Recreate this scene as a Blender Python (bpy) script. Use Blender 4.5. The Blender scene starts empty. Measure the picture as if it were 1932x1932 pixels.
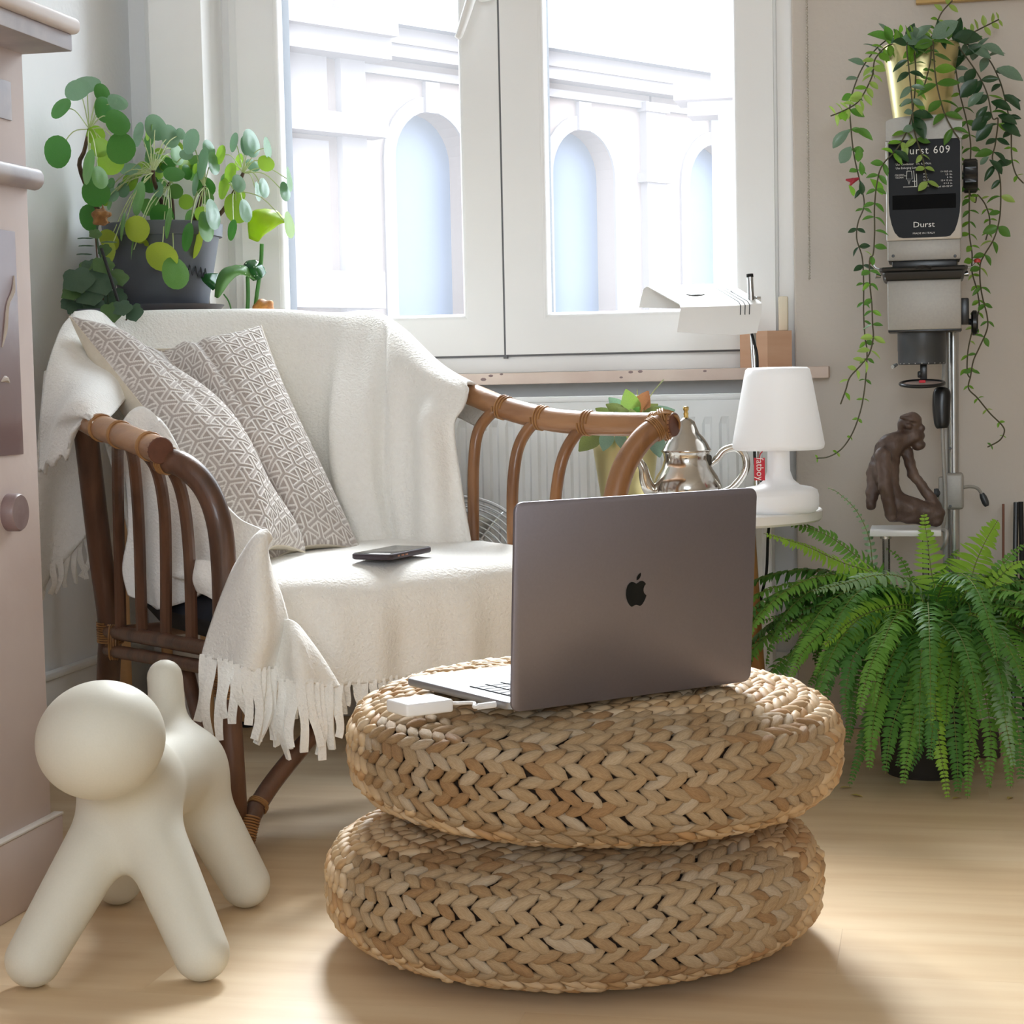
import bpy, bmesh, math, random
import numpy as np
from math import sin, cos, pi, radians, sqrt, atan2
from mathutils import Vector, Matrix

random.seed(7)
rng = np.random.default_rng(7)
scene = bpy.context.scene

# ------------------------------------------------------------------ camera
FPX = 3600.0                      # focal length in pixels of the 1932 px frame
YAW, PITCH, ROLL, EYE = radians(12.3), radians(4.0), radians(1.2), 0.72
_f = np.array([-sin(YAW) * cos(PITCH), cos(YAW) * cos(PITCH), -sin(PITCH)])
_r0 = np.array([cos(YAW), sin(YAW), 0.0])
_u0 = np.cross(_r0, _f)
CR = cos(ROLL) * _r0 - sin(ROLL) * _u0
CU = sin(ROLL) * _r0 + cos(ROLL) * _u0
CF = _f
CAM = np.array([0.0, 0.0, EYE])
cam_data = bpy.data.cameras.new('camera')
cam_data.sensor_fit = 'HORIZONTAL'
cam_data.sensor_width = 36.0
cam_data.lens = 36.0 * FPX / 1932.0
cam_data.clip_start, cam_data.clip_end = 0.05, 200
cam = bpy.data.objects.new('camera', cam_data)
scene.collection.objects.link(cam)
_m = Matrix.Identity(4)
for i in range(3):
    _m[i][0], _m[i][1], _m[i][2], _m[i][3] = CR[i], CU[i], -CF[i], CAM[i]
cam.matrix_world = _m
scene.camera = cam

# ------------------------------------------------------------------ light
world = bpy.data.worlds.new('overcast_sky')
scene.world = world
world.use_nodes = True
bg = world.node_tree.nodes['Background']
bg.inputs['Color'].default_value = (0.83, 0.915, 1.0, 1)
bg.inputs['Strength'].default_value = 7.0

def add_sun(strength, az_deg, el_deg, angle_deg, color):
    d = bpy.data.lights.new('hazy_sun', 'SUN')
    d.energy = strength; d.angle = radians(angle_deg); d.color = color
    o = bpy.data.objects.new('hazy_sun', d)
    scene.collection.objects.link(o)
    az, el = radians(az_deg), radians(el_deg)
    to_sun = Vector((sin(az) * cos(el), cos(az) * cos(el), sin(el)))
    o.rotation_euler = to_sun.to_track_quat('Z', 'Y').to_euler()
    o.location = to_sun * 20
    return o
add_sun(9.0, -17, 40, 30, (1.0, 1.0, 1.0))     # bright hazy patch of sky over the roofs

def portal(name, loc, rot, sx, sy):
    d = bpy.data.lights.new(name, 'AREA')
    d.shape = 'RECTANGLE'; d.size = sx; d.size_y = sy
    d.cycles.is_portal = True
    o = bpy.data.objects.new(name, d)
    scene.collection.objects.link(o)
    o.location = loc; o.rotation_euler = rot
    return o

vs = scene.view_settings
vs.view_transform = 'Standard'
vs.look = 'None'
vs.exposure = 0.6
vs.gamma = 1.0
vs.use_curve_mapping = False
try:
    scene.cycles.use_denoising = True
    scene.cycles.max_bounces = 10
    scene.cycles.diffuse_bounces = 6
    scene.cycles.transparent_max_bounces = 12
    scene.cycles.caustics_reflective = False
    scene.cycles.caustics_refractive = False
    scene.cycles.sample_clamp_indirect = 4.0
except Exception:
    pass

# ------------------------------------------------------------------ geometry helpers
def ray(px, py):
    return (px - 966.0) / FPX * CR - (py - 966.0) / FPX * CU + CF
def A(px, py, d):
    """world point seen at photo pixel (px, py), d metres in front of the camera"""
    return CAM + ray(px, py) * d
def on(px, py, ax, v):
    """world point seen at photo pixel (px, py) on the plane coordinate[ax] = v"""
    q = ray(px, py)
    return CAM + q * ((v - CAM[ax]) / q[ax])
def AP(pts):
    return np.array([A(*p) for p in pts])
def nrm(v):
    v = np.asarray(v, float)
    return v / (np.linalg.norm(v, axis=-1, keepdims=True) + 1e-12)

def cr(pts, n):
    """Catmull-Rom resampling, works on the first axis of any array"""
    P = np.asarray(pts, float)
    k = len(P)
    t = np.linspace(0, k - 1, n)
    i = np.clip(t.astype(int), 0, k - 2)
    f = (t - i).reshape((-1,) + (1,) * (P.ndim - 1))
    E = np.concatenate([(2 * P[:1] - P[1:2]), P, (2 * P[-1:] - P[-2:-1])])
    p0, p1, p2, p3 = E[i], E[i + 1], E[i + 2], E[i + 3]
    return 0.5 * ((2 * p1) + (-p0 + p2) * f + (2 * p0 - 5 * p1 + 4 * p2 - p3) * f ** 2 + (-p0 + 3 * p1 - 3 * p2 + p3) * f ** 3)

def net(ctrl, nu, nv):
    """smooth surface through a control net"""
    a = cr(np.asarray(ctrl, float), nu)
    return np.swapaxes(cr(np.swapaxes(a, 0, 1), nv), 0, 1)

class MB:
    """collects vertices and faces for one mesh"""
    def __init__(s):
        s.v = []; s.f = []; s.m = []; s.n = 0
    def add(s, verts, faces, mi=0):
        verts = np.asarray(verts, float).reshape(-1, 3)
        s.v.append(verts)
        for f in faces:
            s.f.append(tuple(int(i) + s.n for i in f)); s.m.append(mi)
        s.n += len(verts)
        return s
    def tube(s, pts, r, n=10, res=None, caps=True, mi=0, flat=None, twist=0.0):
        P = np.asarray(pts, float)
        if res:
            P0 = len(P)
            P = cr(P, res)
            if np.ndim(r):
                r = np.interp(np.linspace(0, 1, res), np.linspace(0, 1, len(r)), r)
        k = len(P)
        R = np.full(k, float(r)) if np.ndim(r) == 0 else np.asarray(r, float)
        T = nrm(np.gradient(P, axis=0))
        a = np.array([0, 0, 1.0]) if abs(T[0][2]) < 0.9 else np.array([1.0, 0, 0])
        N = np.zeros_like(P)
        N[0] = nrm(a - T[0] * (a @ T[0]))
        for i in range(1, k):
            q = N[i - 1] - T[i] * (N[i - 1] @ T[i])
            N[i] = nrm(q)
        B = np.cross(T, N)
        ang = np.arange(n) * 2 * pi / n + twist
        ca, sa = np.cos(ang), np.sin(ang)
        fl = 1.0 if flat is None else flat
        ring = (P[:, None, :] + R[:, None, None] * (ca[None, :, None] * N[:, None, :] + fl * sa[None, :, None] * B[:, None, :]))
        V = ring.reshape(-1, 3)
        F = []
        for i in range(k - 1):
            for j in range(n):
                F.append((i * n + j, i * n + (j + 1) % n, (i + 1) * n + (j + 1) % n, (i + 1) * n + j))
        if caps:
            F.append(tuple(range(n - 1, -1, -1)))
            F.append(tuple((k - 1) * n + j for j in range(n)))
        return s.add(V, F, mi)
    def lathe(s, prof, c, n=32, mi=0, axis=None, sx=1.0, sy=1.0):
        """prof [(r, h)...] turned round the axis (default z) through c"""
        c = np.asarray(c, float)
        w = np.array([0, 0, 1.0]) if axis is None else nrm(axis)
        a = np.array([1.0, 0, 0]) if abs(w[0]) < 0.9 else np.array([0, 1.0, 0])
        u = nrm(a - w * (a @ w)); v = np.cross(w, u)
        ang = np.arange(n) * 2 * pi / n
        V = []; F = []
        for r, h in prof:
            r = max(r, 1e-5)
            V.append(c + w * h + r * (sx * np.cos(ang)[:, None] * u + sy * np.sin(ang)[:, None] * v))
        k = len(prof)
        for i in range(k - 1):
            for j in range(n):
                F.append((i * n + j, i * n + (j + 1) % n, (i + 1) * n + (j + 1) % n, (i + 1) * n + j))
        return s.add(np.concatenate(V), F, mi)
    def box(s, c, size, rot=None, bev=0.0, seg=2, mi=0):
        bm = bmesh.new()
        bmesh.ops.create_cube(bm, size=1.0)
        for v in bm.verts:
            v.co = Vector((v.co.x * size[0], v.co.y * size[1], v.co.z * size[2]))
        if bev > 0:
            bmesh.ops.bevel(bm, geom=list(bm.edges), offset=bev, segments=seg, profile=0.5, affect='EDGES')
        bm.verts.index_update()
        V = np.array([v.co[:] for v in bm.verts])
        F = [[v.index for v in f.verts] for f in bm.faces]
        bm.free()
        if rot is not None:
            V = V @ np.asarray(rot, float).T
        return s.add(V + np.asarray(c, float), F, mi)
    def b2(s, lo, hi, bev=0.0, seg=2, mi=0):
        lo = np.asarray(lo, float); hi = np.asarray(hi, float)
        return s.box((lo + hi) / 2, hi - lo, None, bev, seg, mi)
    def grid(s, P, th=0.0, mi=0, closed_v=False):
        """surface from a (nu, nv, 3) array; th > 0 gives it thickness"""
        P = np.asarray(P, float)
        nu, nv = P.shape[:2]
        idx = np.arange(nu * nv).reshape(nu, nv)
        F = []
        jj = nv if closed_v else nv - 1
        for i in range(nu - 1):
            for j in range(jj):
                F.append((idx[i, j], idx[i, (j + 1) % nv], idx[i + 1, (j + 1) % nv], idx[i + 1, j]))
        if th <= 0:
            return s.add(P.reshape(-1, 3), F, mi)
        N = grid_normals(P)
        V = np.concatenate([(P + N * th / 2).reshape(-1, 3), (P - N * th / 2).reshape(-1, 3)])
        o = nu * nv
        G = [tuple(reversed([i + o for i in f])) for f in F]
        rim = []
        b = list(idx[0, :]) + list(idx[1:, -1]) + list(idx[-1, -2::-1]) + list(idx[-2:0:-1, 0])
        for q in range(len(b)):
            a_, c_ = b[q], b[(q + 1) % len(b)]
            rim.append((c_, a_, a_ + o, c_ + o))
        return s.add(V, F + G + rim, mi)
    def prism(s, poly, c, ux, uy, th, mi=0):
        """flat outline poly [(x, y)] in the plane (ux, uy) at c, thickness th towards ux x uy"""
        c = np.asarray(c, float); ux = np.asarray(ux, float); uy = np.asarray(uy, float)
        w = nrm(np.cross(ux, uy))
        k = len(poly)
        lo = [c + ux * x + uy * y for x, y in poly]
        hi = [p + w * th for p in lo]
        F = [tuple(range(k - 1, -1, -1)), tuple(range(k, 2 * k))]
        for i in range(k):
            j = (i + 1) % k
            F.append((i, j, k + j, k + i))
        return s.add(np.array(lo + hi), F, mi)

def grid_normals(P):
    du = np.gradient(P, axis=0); dv = np.gradient(P, axis=1)
    return nrm(np.cross(dv, du)) * -1.0

def root_of(o):
    while o.parent:
        o = o.parent
    return o

def link(o, parent=None):
    scene.collection.objects.link(o)
    if parent is not None:
        o.parent = parent
    return o

def mesh_data(name, mb, mats, smooth=True, sharp=None, base=(0, 0, 0)):
    me = bpy.data.meshes.new(name)
    V = np.concatenate(mb.v) - np.asarray(base, float)
    me.from_pydata(V.tolist(), [], mb.f)
    if not isinstance(mats, (list, tuple)):
        mats = [mats]
    for m in mats:
        me.materials.append(m)
    if len(mats) > 1:
        me.polygons.foreach_set('material_index', mb.m)
    if smooth:
        me.polygons.foreach_set('use_smooth', [True] * len(me.polygons))
        if sharp:
            me.set_sharp_from_angle(angle=radians(sharp))
    me.update()
    return me

def obj(name, mb, mats, parent=None, smooth=True, sharp=35, label=None):
    """one mesh object; vertices are given in world space"""
    base = np.array(root_of(parent).location) if parent is not None else np.zeros(3)
    me = mesh_data(name, mb, mats, smooth, sharp, base)
    o = link(bpy.data.objects.new(name, me), parent)
    if label:
        o['label'] = label
    return o

def tag(o, label, cat=None, group=None, kind=None):
    o['label'] = label
    if cat: o['category'] = cat
    if group: o['group'] = group
    if kind: o['kind'] = kind
    return o

def thing(name, label, cat, loc=(0, 0, 0), group=None, kind=None):
    o = bpy.data.objects.new(name, None)
    o.empty_display_size = 0.05
    link(o)
    o.location = Vector([float(x) for x in loc])
    return tag(o, label, cat, group, kind)

def solo(name, mb, mats, label, cat, group=None, smooth=True, sharp=35):
    o = obj(name, mb, mats, None, smooth, sharp)
    return tag(o, label, cat, group)

def struct(name, mb, mats, smooth=False, sharp=35, label=None, parent=None):
    o = obj(name, mb, mats, parent, smooth, sharp)
    if parent is None:
        o['kind'] = 'structure'
    if label: o['label'] = label
    return o

def piece(name, me, M, parent):
    """an instance of shared mesh data placed with a world matrix under parent"""
    o = link(bpy.data.objects.new(name, me), parent)
    base = Vector(root_of(parent).location)
    M = M.copy()
    M.translation = M.translation - base
    o.matrix_basis = M
    return o

def frame(x, y, z, p):
    m = Matrix.Identity(4)
    for i in range(3):
        m[i][0], m[i][1], m[i][2], m[i][3] = x[i], y[i], z[i], p[i]
    return m

def surface_nets(sdf, lo, hi, h):
    """mesh of the zero set of sdf(points) on a regular grid"""
    lo = np.asarray(lo, float); hi = np.asarray(hi, float)
    n = np.ceil((hi - lo) / h).astype(int) + 1
    ax = [lo[i] + h * np.arange(n[i]) for i in range(3)]
    G = np.stack(np.meshgrid(*ax, indexing='ij'), -1)
    D = sdf(G.reshape(-1, 3)).reshape(n)
    inside = D < 0
    cs = [(i, j, k) for i in (0, 1) for j in (0, 1) for k in (0, 1)]
    sl = lambda a, o: a[o[0]:n[0] - 1 + o[0], o[1]:n[1] - 1 + o[1], o[2]:n[2] - 1 + o[2]]
    cnt = sum(sl(inside, c).astype(int) for c in cs)
    mix = (cnt > 0) & (cnt < 8)
    acc = np.zeros(tuple(n - 1) + (3,)); w = np.zeros(tuple(n - 1))
    for a in cs:
        for ax_ in range(3):
            if a[ax_] == 1: continue
            b = list(a); b[ax_] = 1
            da, db = sl(D, a), sl(D, tuple(b))
            cross = (da < 0) != (db < 0)
            t = np.where(cross, da / np.where(cross, da - db, 1), 0)
            p = np.zeros(tuple(n - 1) + (3,)); p[...] = a
            p[..., ax_] = t
            acc += p * cross[..., None]; w += cross
    cell = np.argwhere(mix)
    vid = -np.ones(tuple(n - 1), int); vid[mix] = np.arange(len(cell))
    V = lo + h * (cell + acc[mix] / w[mix][:, None])
    F = []
    for ax_ in range(3):
        a0 = [slice(0, n[i]) for i in range(3)]; a1 = list(a0)
        a0[ax_] = slice(0, n[ax_] - 1); a1[ax_] = slice(1, n[ax_])
        s0, s1 = inside[tuple(a0)], inside[tuple(a1)]
        e = np.argwhere(s0 != s1)
        flip = s0[s0 != s1]
        u, v = [(1, 2), (2, 0), (0, 1)][ax_]
        ok = (e[:, u] > 0) & (e[:, v] > 0) & (e[:, u] < n[u] - 1) & (e[:, v] < n[v] - 1)
        e, flip = e[ok], flip[ok]
        def at_(du, dv):
            q = e.copy(); q[:, u] += du; q[:, v] += dv
            return vid[q[:, 0], q[:, 1], q[:, 2]]
        Q = np.stack([at_(-1, -1), at_(0, -1), at_(0, 0), at_(-1, 0)], 1)
        Q = np.where(flip[:, None], Q, Q[:, ::-1])
        F += Q.tolist()
    mb = MB(); mb.v = [V]; mb.f = [tuple(f) for f in F]; mb.m = [0] * len(F); mb.n = len(V)
    return mb
def sd_cap(P, a, b, ra, rb):
    a = np.asarray(a, float); b = np.asarray(b, float)
    ab = b - a
    t = np.clip((P - a) @ ab / (ab @ ab), 0, 1)
    return np.linalg.norm(P - a - t[:, None] * ab, axis=1) - (ra + (rb - ra) * t)
def sd_ell(P, c, axes, rad):
    Q = (P - np.asarray(c, float)) @ np.asarray(axes, float).T
    rad = np.asarray(rad, float)
    k0 = np.linalg.norm(Q / rad, axis=1); k1 = np.linalg.norm(Q / rad ** 2, axis=1)
    return k0 * (k0 - 1) / (k1 + 1e-9)
def smin(a, b, k):
    h = np.clip(0.5 + 0.5 * (b - a) / k, 0, 1)
    return b * (1 - h) + a * h - k * h * (1 - h)

# ------------------------------------------------------------------ materials
def lin(c):
    if isinstance(c, str):
        c = c.lstrip('#'); c = [int(c[i:i + 2], 16) / 255 for i in (0, 2, 4)]
    return tuple(x / 12.92 if x <= 0.04045 else ((x + 0.055) / 1.055) ** 2.4 for x in c)

def mat(name, col, rough=0.6, metal=0.0, col2=None, noise=8.0, amount=0.5, stretch=None, bump=0.0, bump_scale=60.0,
        spec=0.5, coat=0.0, trans=0.0, sheen=0.0, sss=0.0, detail=4.0, coords='Object', emit=None, lo=0.3, hi=0.7):
    """principled material; col2 is mixed in with a (stretched) noise; bump is fine relief in metres"""
    m = bpy.data.materials.new(name)
    m.use_nodes = True
    nt = m.node_tree; N = nt.nodes; L = nt.links
    b = N['Principled BSDF']
    c = lin(col) + (1,)
    b.inputs['Base Color'].default_value = c
    b.inputs['Roughness'].default_value = rough
    b.inputs['Metallic'].default_value = metal
    b.inputs['Specular IOR Level'].default_value = spec
    b.inputs['Coat Weight'].default_value = coat
    b.inputs['Sheen Weight'].default_value = sheen
    if sss:
        b.inputs['Subsurface Weight'].default_value = sss
        b.inputs['Subsurface Radius'].default_value = (0.02, 0.02, 0.02)
    if emit:
        b.inputs['Emission Color'].default_value = lin(emit[0]) + (1,)
        b.inputs['Emission Strength'].default_value = emit[1]
    tc = N.new('ShaderNodeTexCoord')
    mp = N.new('ShaderNodeMapping')
    L.new(tc.outputs[coords], mp.inputs['Vector'])
    if stretch: mp.inputs['Scale'].default_value = stretch
    if col2 is not None:
        nz = N.new('ShaderNodeTexNoise'); nz.inputs['Scale'].default_value = noise; nz.inputs['Detail'].default_value = detail
        L.new(mp.outputs['Vector'], nz.inputs['Vector'])
        rp = N.new('ShaderNodeMapRange'); rp.inputs['From Min'].default_value = lo; rp.inputs['From Max'].default_value = hi
        rp.inputs['To Max'].default_value = amount
        L.new(nz.outputs['Fac'], rp.inputs['Value'])
        mx = N.new('ShaderNodeMix'); mx.data_type = 'RGBA'
        mx.inputs['A'].default_value = c; mx.inputs['B'].default_value = lin(col2) + (1,)
        L.new(rp.outputs['Result'], mx.inputs['Factor'])
        L.new(mx.outputs['Result'], b.inputs['Base Color'])
    if bump:
        n2 = N.new('ShaderNodeTexNoise'); n2.inputs['Scale'].default_value = bump_scale; n2.inputs['Detail'].default_value = 3
        L.new(mp.outputs['Vector'], n2.inputs['Vector'])
        bp = N.new('ShaderNodeBump'); bp.inputs['Distance'].default_value = bump; bp.inputs['Strength'].default_value = 1.0
        L.new(n2.outputs['Fac'], bp.inputs['Height']); L.new(bp.outputs['Normal'], b.inputs['Normal'])
    if trans:
        # thin translucent leaf or shade: part of the light passes through
        tr = N.new('ShaderNodeBsdfTranslucent')
        ms = N.new('ShaderNodeMixShader'); ms.inputs['Fac'].default_value = trans
        out = N['Material Output']
        src = b.inputs['Base Color']
        if src.is_linked: L.new(src.links[0].from_socket, tr.inputs['Color'])
        else: tr.inputs['Color'].default_value = tuple(min(1, x * 1.25) for x in c[:3]) + (1,)
        L.new(b.outputs['BSDF'], ms.inputs[1]); L.new(tr.outputs['BSDF'], ms.inputs[2])
        L.new(ms.outputs['Shader'], out.inputs['Surface'])
    return m

def glass_mat(name, tint=(0.97, 0.985, 0.99), refl=0.08, haze=0.0):
    m = bpy.data.materials.new(name); m.use_nodes = True
    nt = m.node_tree; N = nt.nodes; L = nt.links
    N.remove(N['Principled BSDF'])
    t = N.new('ShaderNodeBsdfTransparent'); t.inputs['Color'].default_value = tint + (1,)
    g = N.new('ShaderNodeBsdfGlossy'); g.inputs['Roughness'].default_value = 0.02
    lw = N.new('ShaderNodeLayerWeight'); lw.inputs['Blend'].default_value = refl
    ms = N.new('ShaderNodeMixShader')
    L.new(lw.outputs['Fresnel'], ms.inputs['Fac']); L.new(t.outputs['BSDF'], ms.inputs[1]); L.new(g.outputs['BSDF'], ms.inputs[2])
    last = ms
    if haze:
        # milky veil on the pane imitating overexposed haze; also scatters daylight into the room
        tr = N.new('ShaderNodeBsdfTranslucent'); tr.inputs['Color'].default_value = (0.95, 0.97, 1.0, 1)
        m2 = N.new('ShaderNodeMixShader'); m2.inputs['Fac'].default_value = haze
        L.new(ms.outputs['Shader'], m2.inputs[1]); L.new(tr.outputs['BSDF'], m2.inputs[2]); last = m2
    L.new(last.outputs['Shader'], N['Material Output'].inputs['Surface'])
    return m

def text_mesh(body, size, c, ux, uy, mb, depth=0.0003, align='CENTER', sx=1.0, mi=0, spacing=1.0):
    """adds lettering to mb in the plane (ux, uy) at c"""
    cu = bpy.data.curves.new('lettering', 'FONT')
    cu.body = body; cu.size = size; cu.align_x = align; cu.align_y = 'CENTER'; cu.extrude = depth; cu.resolution_u = 2
    cu.space_character = spacing
    o = bpy.data.objects.new('lettering', cu)
    scene.collection.objects.link(o)
    dg = bpy.context.evaluated_depsgraph_get(); dg.update()
    me = bpy.data.meshes.new_from_object(o.evaluated_get(dg))
    ux = np.asarray(ux, float); uy = np.asarray(uy, float); w = nrm(np.cross(ux, uy))
    V = np.array([v.co[:] for v in me.vertices]).reshape(-1, 3)
    F = [tuple(p.vertices) for p in me.polygons]
    W = np.asarray(c, float) + V[:, :1] * sx * ux + V[:, 1:2] * uy + V[:, 2:3] * w
    mb.add(W, F, mi)
    scene.collection.objects.unlink(o)
    bpy.data.objects.remove(o); bpy.data.meshes.remove(me); bpy.data.curves.remove(cu)
    return mb
# ================================================================== the setting
M_wall_l = mat('plaster_white', '#eeeeee', 0.9, col2='#e3e4e5', noise=3, amount=0.5, bump=0.0006, bump_scale=90)
M_wall_r = mat('plaster_warm_grey', '#cfc7be', 0.9, col2='#c7beb4', noise=2.5, amount=0.6, bump=0.0006, bump_scale=90)
M_trim = mat('trim_paint', '#ededeb', 0.55, col2='#e2e1de', noise=5, amount=0.4)
M_pvc = mat('window_white', '#f1f1f0', 0.35, col2='#e8e9ea', noise=4, amount=0.4)
M_pvc_dark = mat('window_outside_blue_grey', '#151d29', 0.6, col2='#101722', noise=14, amount=0.5)
M_gap = mat('seal_grey', '#6d6f72', 0.7)
M_sill = mat('sill_stone_pink', '#dccabd', 0.55, col2='#c8b0a4', noise=9, amount=0.7, detail=8, bump=0.0004)
M_chip = mat('sill_chip', '#8e7a78', 0.9)
M_glass = glass_mat('window_glass', refl=0.05, haze=0.04)
M_white = mat('white_lacquer', '#eeeeec', 0.4)
M_ceil = mat('ceiling_white', '#f0efec', 0.9)
M_planks = [mat('floor_wood_%s' % n, a, 0.42, col2=b, noise=2.2, amount=0.75, stretch=(1.0, 9.0, 9.0), detail=9, coords='Object', spec=0.4, lo=0.35, hi=0.68)
            for n, a, b in (('pale', '#e6ceaa', '#d3b48b'), ('honey', '#e4cba6', '#d1b187'), ('light', '#e7d0ad', '#d4b68e'), ('warm', '#e3c9a3', '#cfae83'))]

XL, YW, YR, ZC, XR, YB = -1.68, 3.92, 3.87, 2.75, 2.3, -2.6

# floor: long planks laid along the window wall
fl = struct('floor', MB().b2((XL - 0.2, YB - 0.2, -0.06), (XR + 0.2, YW + 0.3, -0.012)), M_planks[1])
pw, plen = 0.19, 1.28
pl_me = [mesh_data('plank', MB().box((0, 0, -0.006), (plen - 0.0002, pw - 0.0002, 0.012)), m, smooth=False) for m in M_planks]
row = 0; y = -0.2
while y < YW:
    x = XL - (row * 0.47 % plen)
    while x < XR:
        if x + plen > XL:
            x0, x1 = max(x, XL - 0.02), min(x + plen, XR + 0.02)
            o = piece('plank', random.choice(pl_me), Matrix.Translation((x0 + (x1 - x0) / 2, y + pw / 2, 0)) @ Matrix.Diagonal(((x1 - x0) / plen, 1, 1, 1)), fl)
        x += plen
    y += pw; row += 1

struct('ceiling', MB().b2((XL - 0.2, YB - 0.2, ZC), (XR + 0.2, YW + 0.3, ZC + 0.1)), M_ceil)
struct('wall_left', MB().b2((XL - 0.15, YB, 0), (XL, YW + 0.2, ZC)), M_wall_l)
struct('wall_right', MB().b2((XR, YB, 0), (XR + 0.15, YW + 0.2, ZC)), M_wall_r)
# back wall with a wide window opening (behind the camera)
BO = (-0.5, 1.3, 1.0, 2.3)     # x0, x1, z0, z1 of the opening
w = MB()
w.b2((XL, YB - 0.15, 0), (BO[0], YB, ZC)); w.b2((BO[1], YB - 0.15, 0), (XR, YB, ZC))
w.b2((BO[0], YB - 0.15, 0), (BO[1], YB, BO[2])); w.b2((BO[0], YB - 0.15, BO[3]), (BO[1], YB, ZC))
struct('wall_back', w, M_wall_l)
portal('rear_daylight_portal', ((BO[0] + BO[1]) / 2, YB - 0.05, (BO[2] + BO[3]) / 2), (radians(90), 0, 0), BO[1] - BO[0], BO[3] - BO[2]).rotation_euler = (radians(-90), 0, pi)

def X_at(px, py, Y): return float(on(px, py, 1, Y)[0])
def Z_at(px, py, Y): return float(on(px, py, 1, Y)[2])

# window wall: left strip, right part, below and above the window
WX0, WX1 = X_at(436, 300, 3.9), X_at(1467, 300, 3.9)     # frame outer sides
WXR = X_at(1496, 300, YR)
WZ0, WZ1 = 0.7315, 2.35
w = MB()
w.b2((XL, YW, 0), (WX0, YW + 0.2, ZC)); w.b2((WX0, YW, 0), (WXR, YW + 0.2, WZ0)); w.b2((WX0, YW, WZ1), (WXR, YW + 0.2, ZC))
struct('wall_window', w, M_wall_l)
struct('wall_window_side', MB().b2((WXR, YR, 0), (XR, YR + 0.25, ZC), bev=0.003), M_wall_r)
# boxed-in pipe beside the window
bx0, bx1 = X_at(287, 300, 3.80), X_at(388, 300, 3.80)
struct('trim_1', MB().b2((bx0, 3.80, 0), (bx1, YW, ZC), bev=0.004), M_trim, smooth=True, label='white boxed-in pipe casing beside the window')
struct('trim_2', MB().b2((bx0 - 0.05, 3.895, 0), (bx0 + 0.01, YW, ZC), bev=0.008), M_trim, smooth=True, label='narrow white corner batten')
# skirting board on the left wall
b = struct('baseboard_left', MB().b2((XL, 2.55, 0), (XL + 0.016, YW, 0.155), bev=0.004), M_trim, smooth=True)
obj('baseboard_cap', MB().b2((XL, 2.55, 0.155), (XL + 0.022, YW, 0.17), bev=0.005), M_trim, b)
struct('baseboard_window', MB().b2((XL, YW - 0.016, 0), (WXR, YW, 0.15), bev=0.004), M_trim, smooth=True)

# ---- the window: fixed frame, two sashes, glass
win = bpy.data.objects.new('window_1', None); link(win); tag(win, 'white two-sash window with tall panes and dark outer rebate', kind='structure')
def bar(lo, hi, bev=0.004): return MB().b2(lo, hi, bev=bev)
FY0, FY1 = 3.905, 3.975          # fixed frame depth
SY0, SY1 = 3.892, 3.955          # sash depth
fw = 0.045
f = MB()
f.b2((WX0, FY0, WZ0), (WX0 + fw, FY1, WZ1), bev=0.003); f.b2((WX1 - 0.035, FY0, WZ0), (WX1, FY1, WZ1), bev=0.003)
f.b2((WX0, FY0, WZ0), (WX1, FY1, WZ0 + 0.05), bev=0.003); f.b2((WX0, FY0, WZ1 - 0.05), (WX1, FY1, WZ1), bev=0.003)
f.b2((WX0, FY1 - 0.01, WZ0 - 0.03), (WX1, YW + 0.2, WZ0 + 0.03))
obj('window_frame', f, M_pvc, win)
obj('reveal_strip', MB().b2((WX1, 3.90, WZ0), (WXR + 0.004, YR + 0.12, WZ1), bev=0.002), M_pvc, win)
def sash(x0, x1, gx0, gx1, gz0):
    z0, z1 = WZ0 + 0.038, WZ1 - 0.04
    gz1 = z1 - 0.085
    part = None
    s = MB()
    # mitred profile: four rails
    def rail(poly, y0, y1):
        s.prism([(p[0], p[1]) for p in poly], (0, y1, 0), (1, 0, 0), (0, 0, 1), y1 - y0)
    rail([(x0, z0), (gx0, gz0), (gx0, gz1), (x0, z1)], SY0, SY1)
    rail([(x1, z0), (x1, z1), (gx1, gz1), (gx1, gz0)], SY0, SY1)
    rail([(x0, z0), (x1, z0), (gx1, gz0), (gx0, gz0)], SY0, SY1)
    rail([(x0, z1), (gx0, gz1), (gx1, gz1), (x1, z1)], SY0, SY1)
    part = obj('sash', s, M_pvc, win, smooth=False)
    # rounded glazing bead
    q = MB()
    c = 0.007
    for (a, b_) in (((gx0, gz0), (gx0, gz1)), ((gx0, gz0), (gx1, gz0)), ((gx1, gz0), (gx1, gz1)), ((gx0, gz1), (gx1, gz1))):
        pa, pb = np.array([a[0], SY0 + 0.012, a[1]]), np.array([b_[0], SY0 + 0.012, b_[1]])
        q.tube([pa, pb], 0.011, n=12)
        q.tube([pa + (0, 0.012, 0), pb + (0, 0.012, 0)], 0.013, n=8)
    obj('glazing_bead', q, M_pvc, part)
    g = MB().b2((gx0, 3.930, gz0), (gx1, 3.936, gz1))
    obj('pane', g, M_glass, part, smooth=False)
    d = MB()
    t = 0.018
    d.b2((gx0 - 0.03, 3.937, gz0 - t), (gx0 + 0.002, 3.995, gz1 + t)); d.b2((gx1 - 0.002, 3.937, gz0 - t), (gx1 + 0.03, 3.995, gz1 + t))
    d.b2((gx0, 3.937, gz0 - 0.03), (gx1, 3.995, gz0 + 0.002)); d.b2((gx0, 3.937, gz1 - 0.002), (gx1, 3.995, gz1 + 0.03))
    obj('outer_rebate', d, M_pvc_dark, part, smooth=False)
    return part
gz = Z_at(880, 604, 3.9)
Xm = X_at(947, 400, 3.89)
sash(X_at(452, 300, 3.89), Xm - 0.002, X_at(524, 300, 3.9), X_at(878, 300, 3.9), gz)
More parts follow.
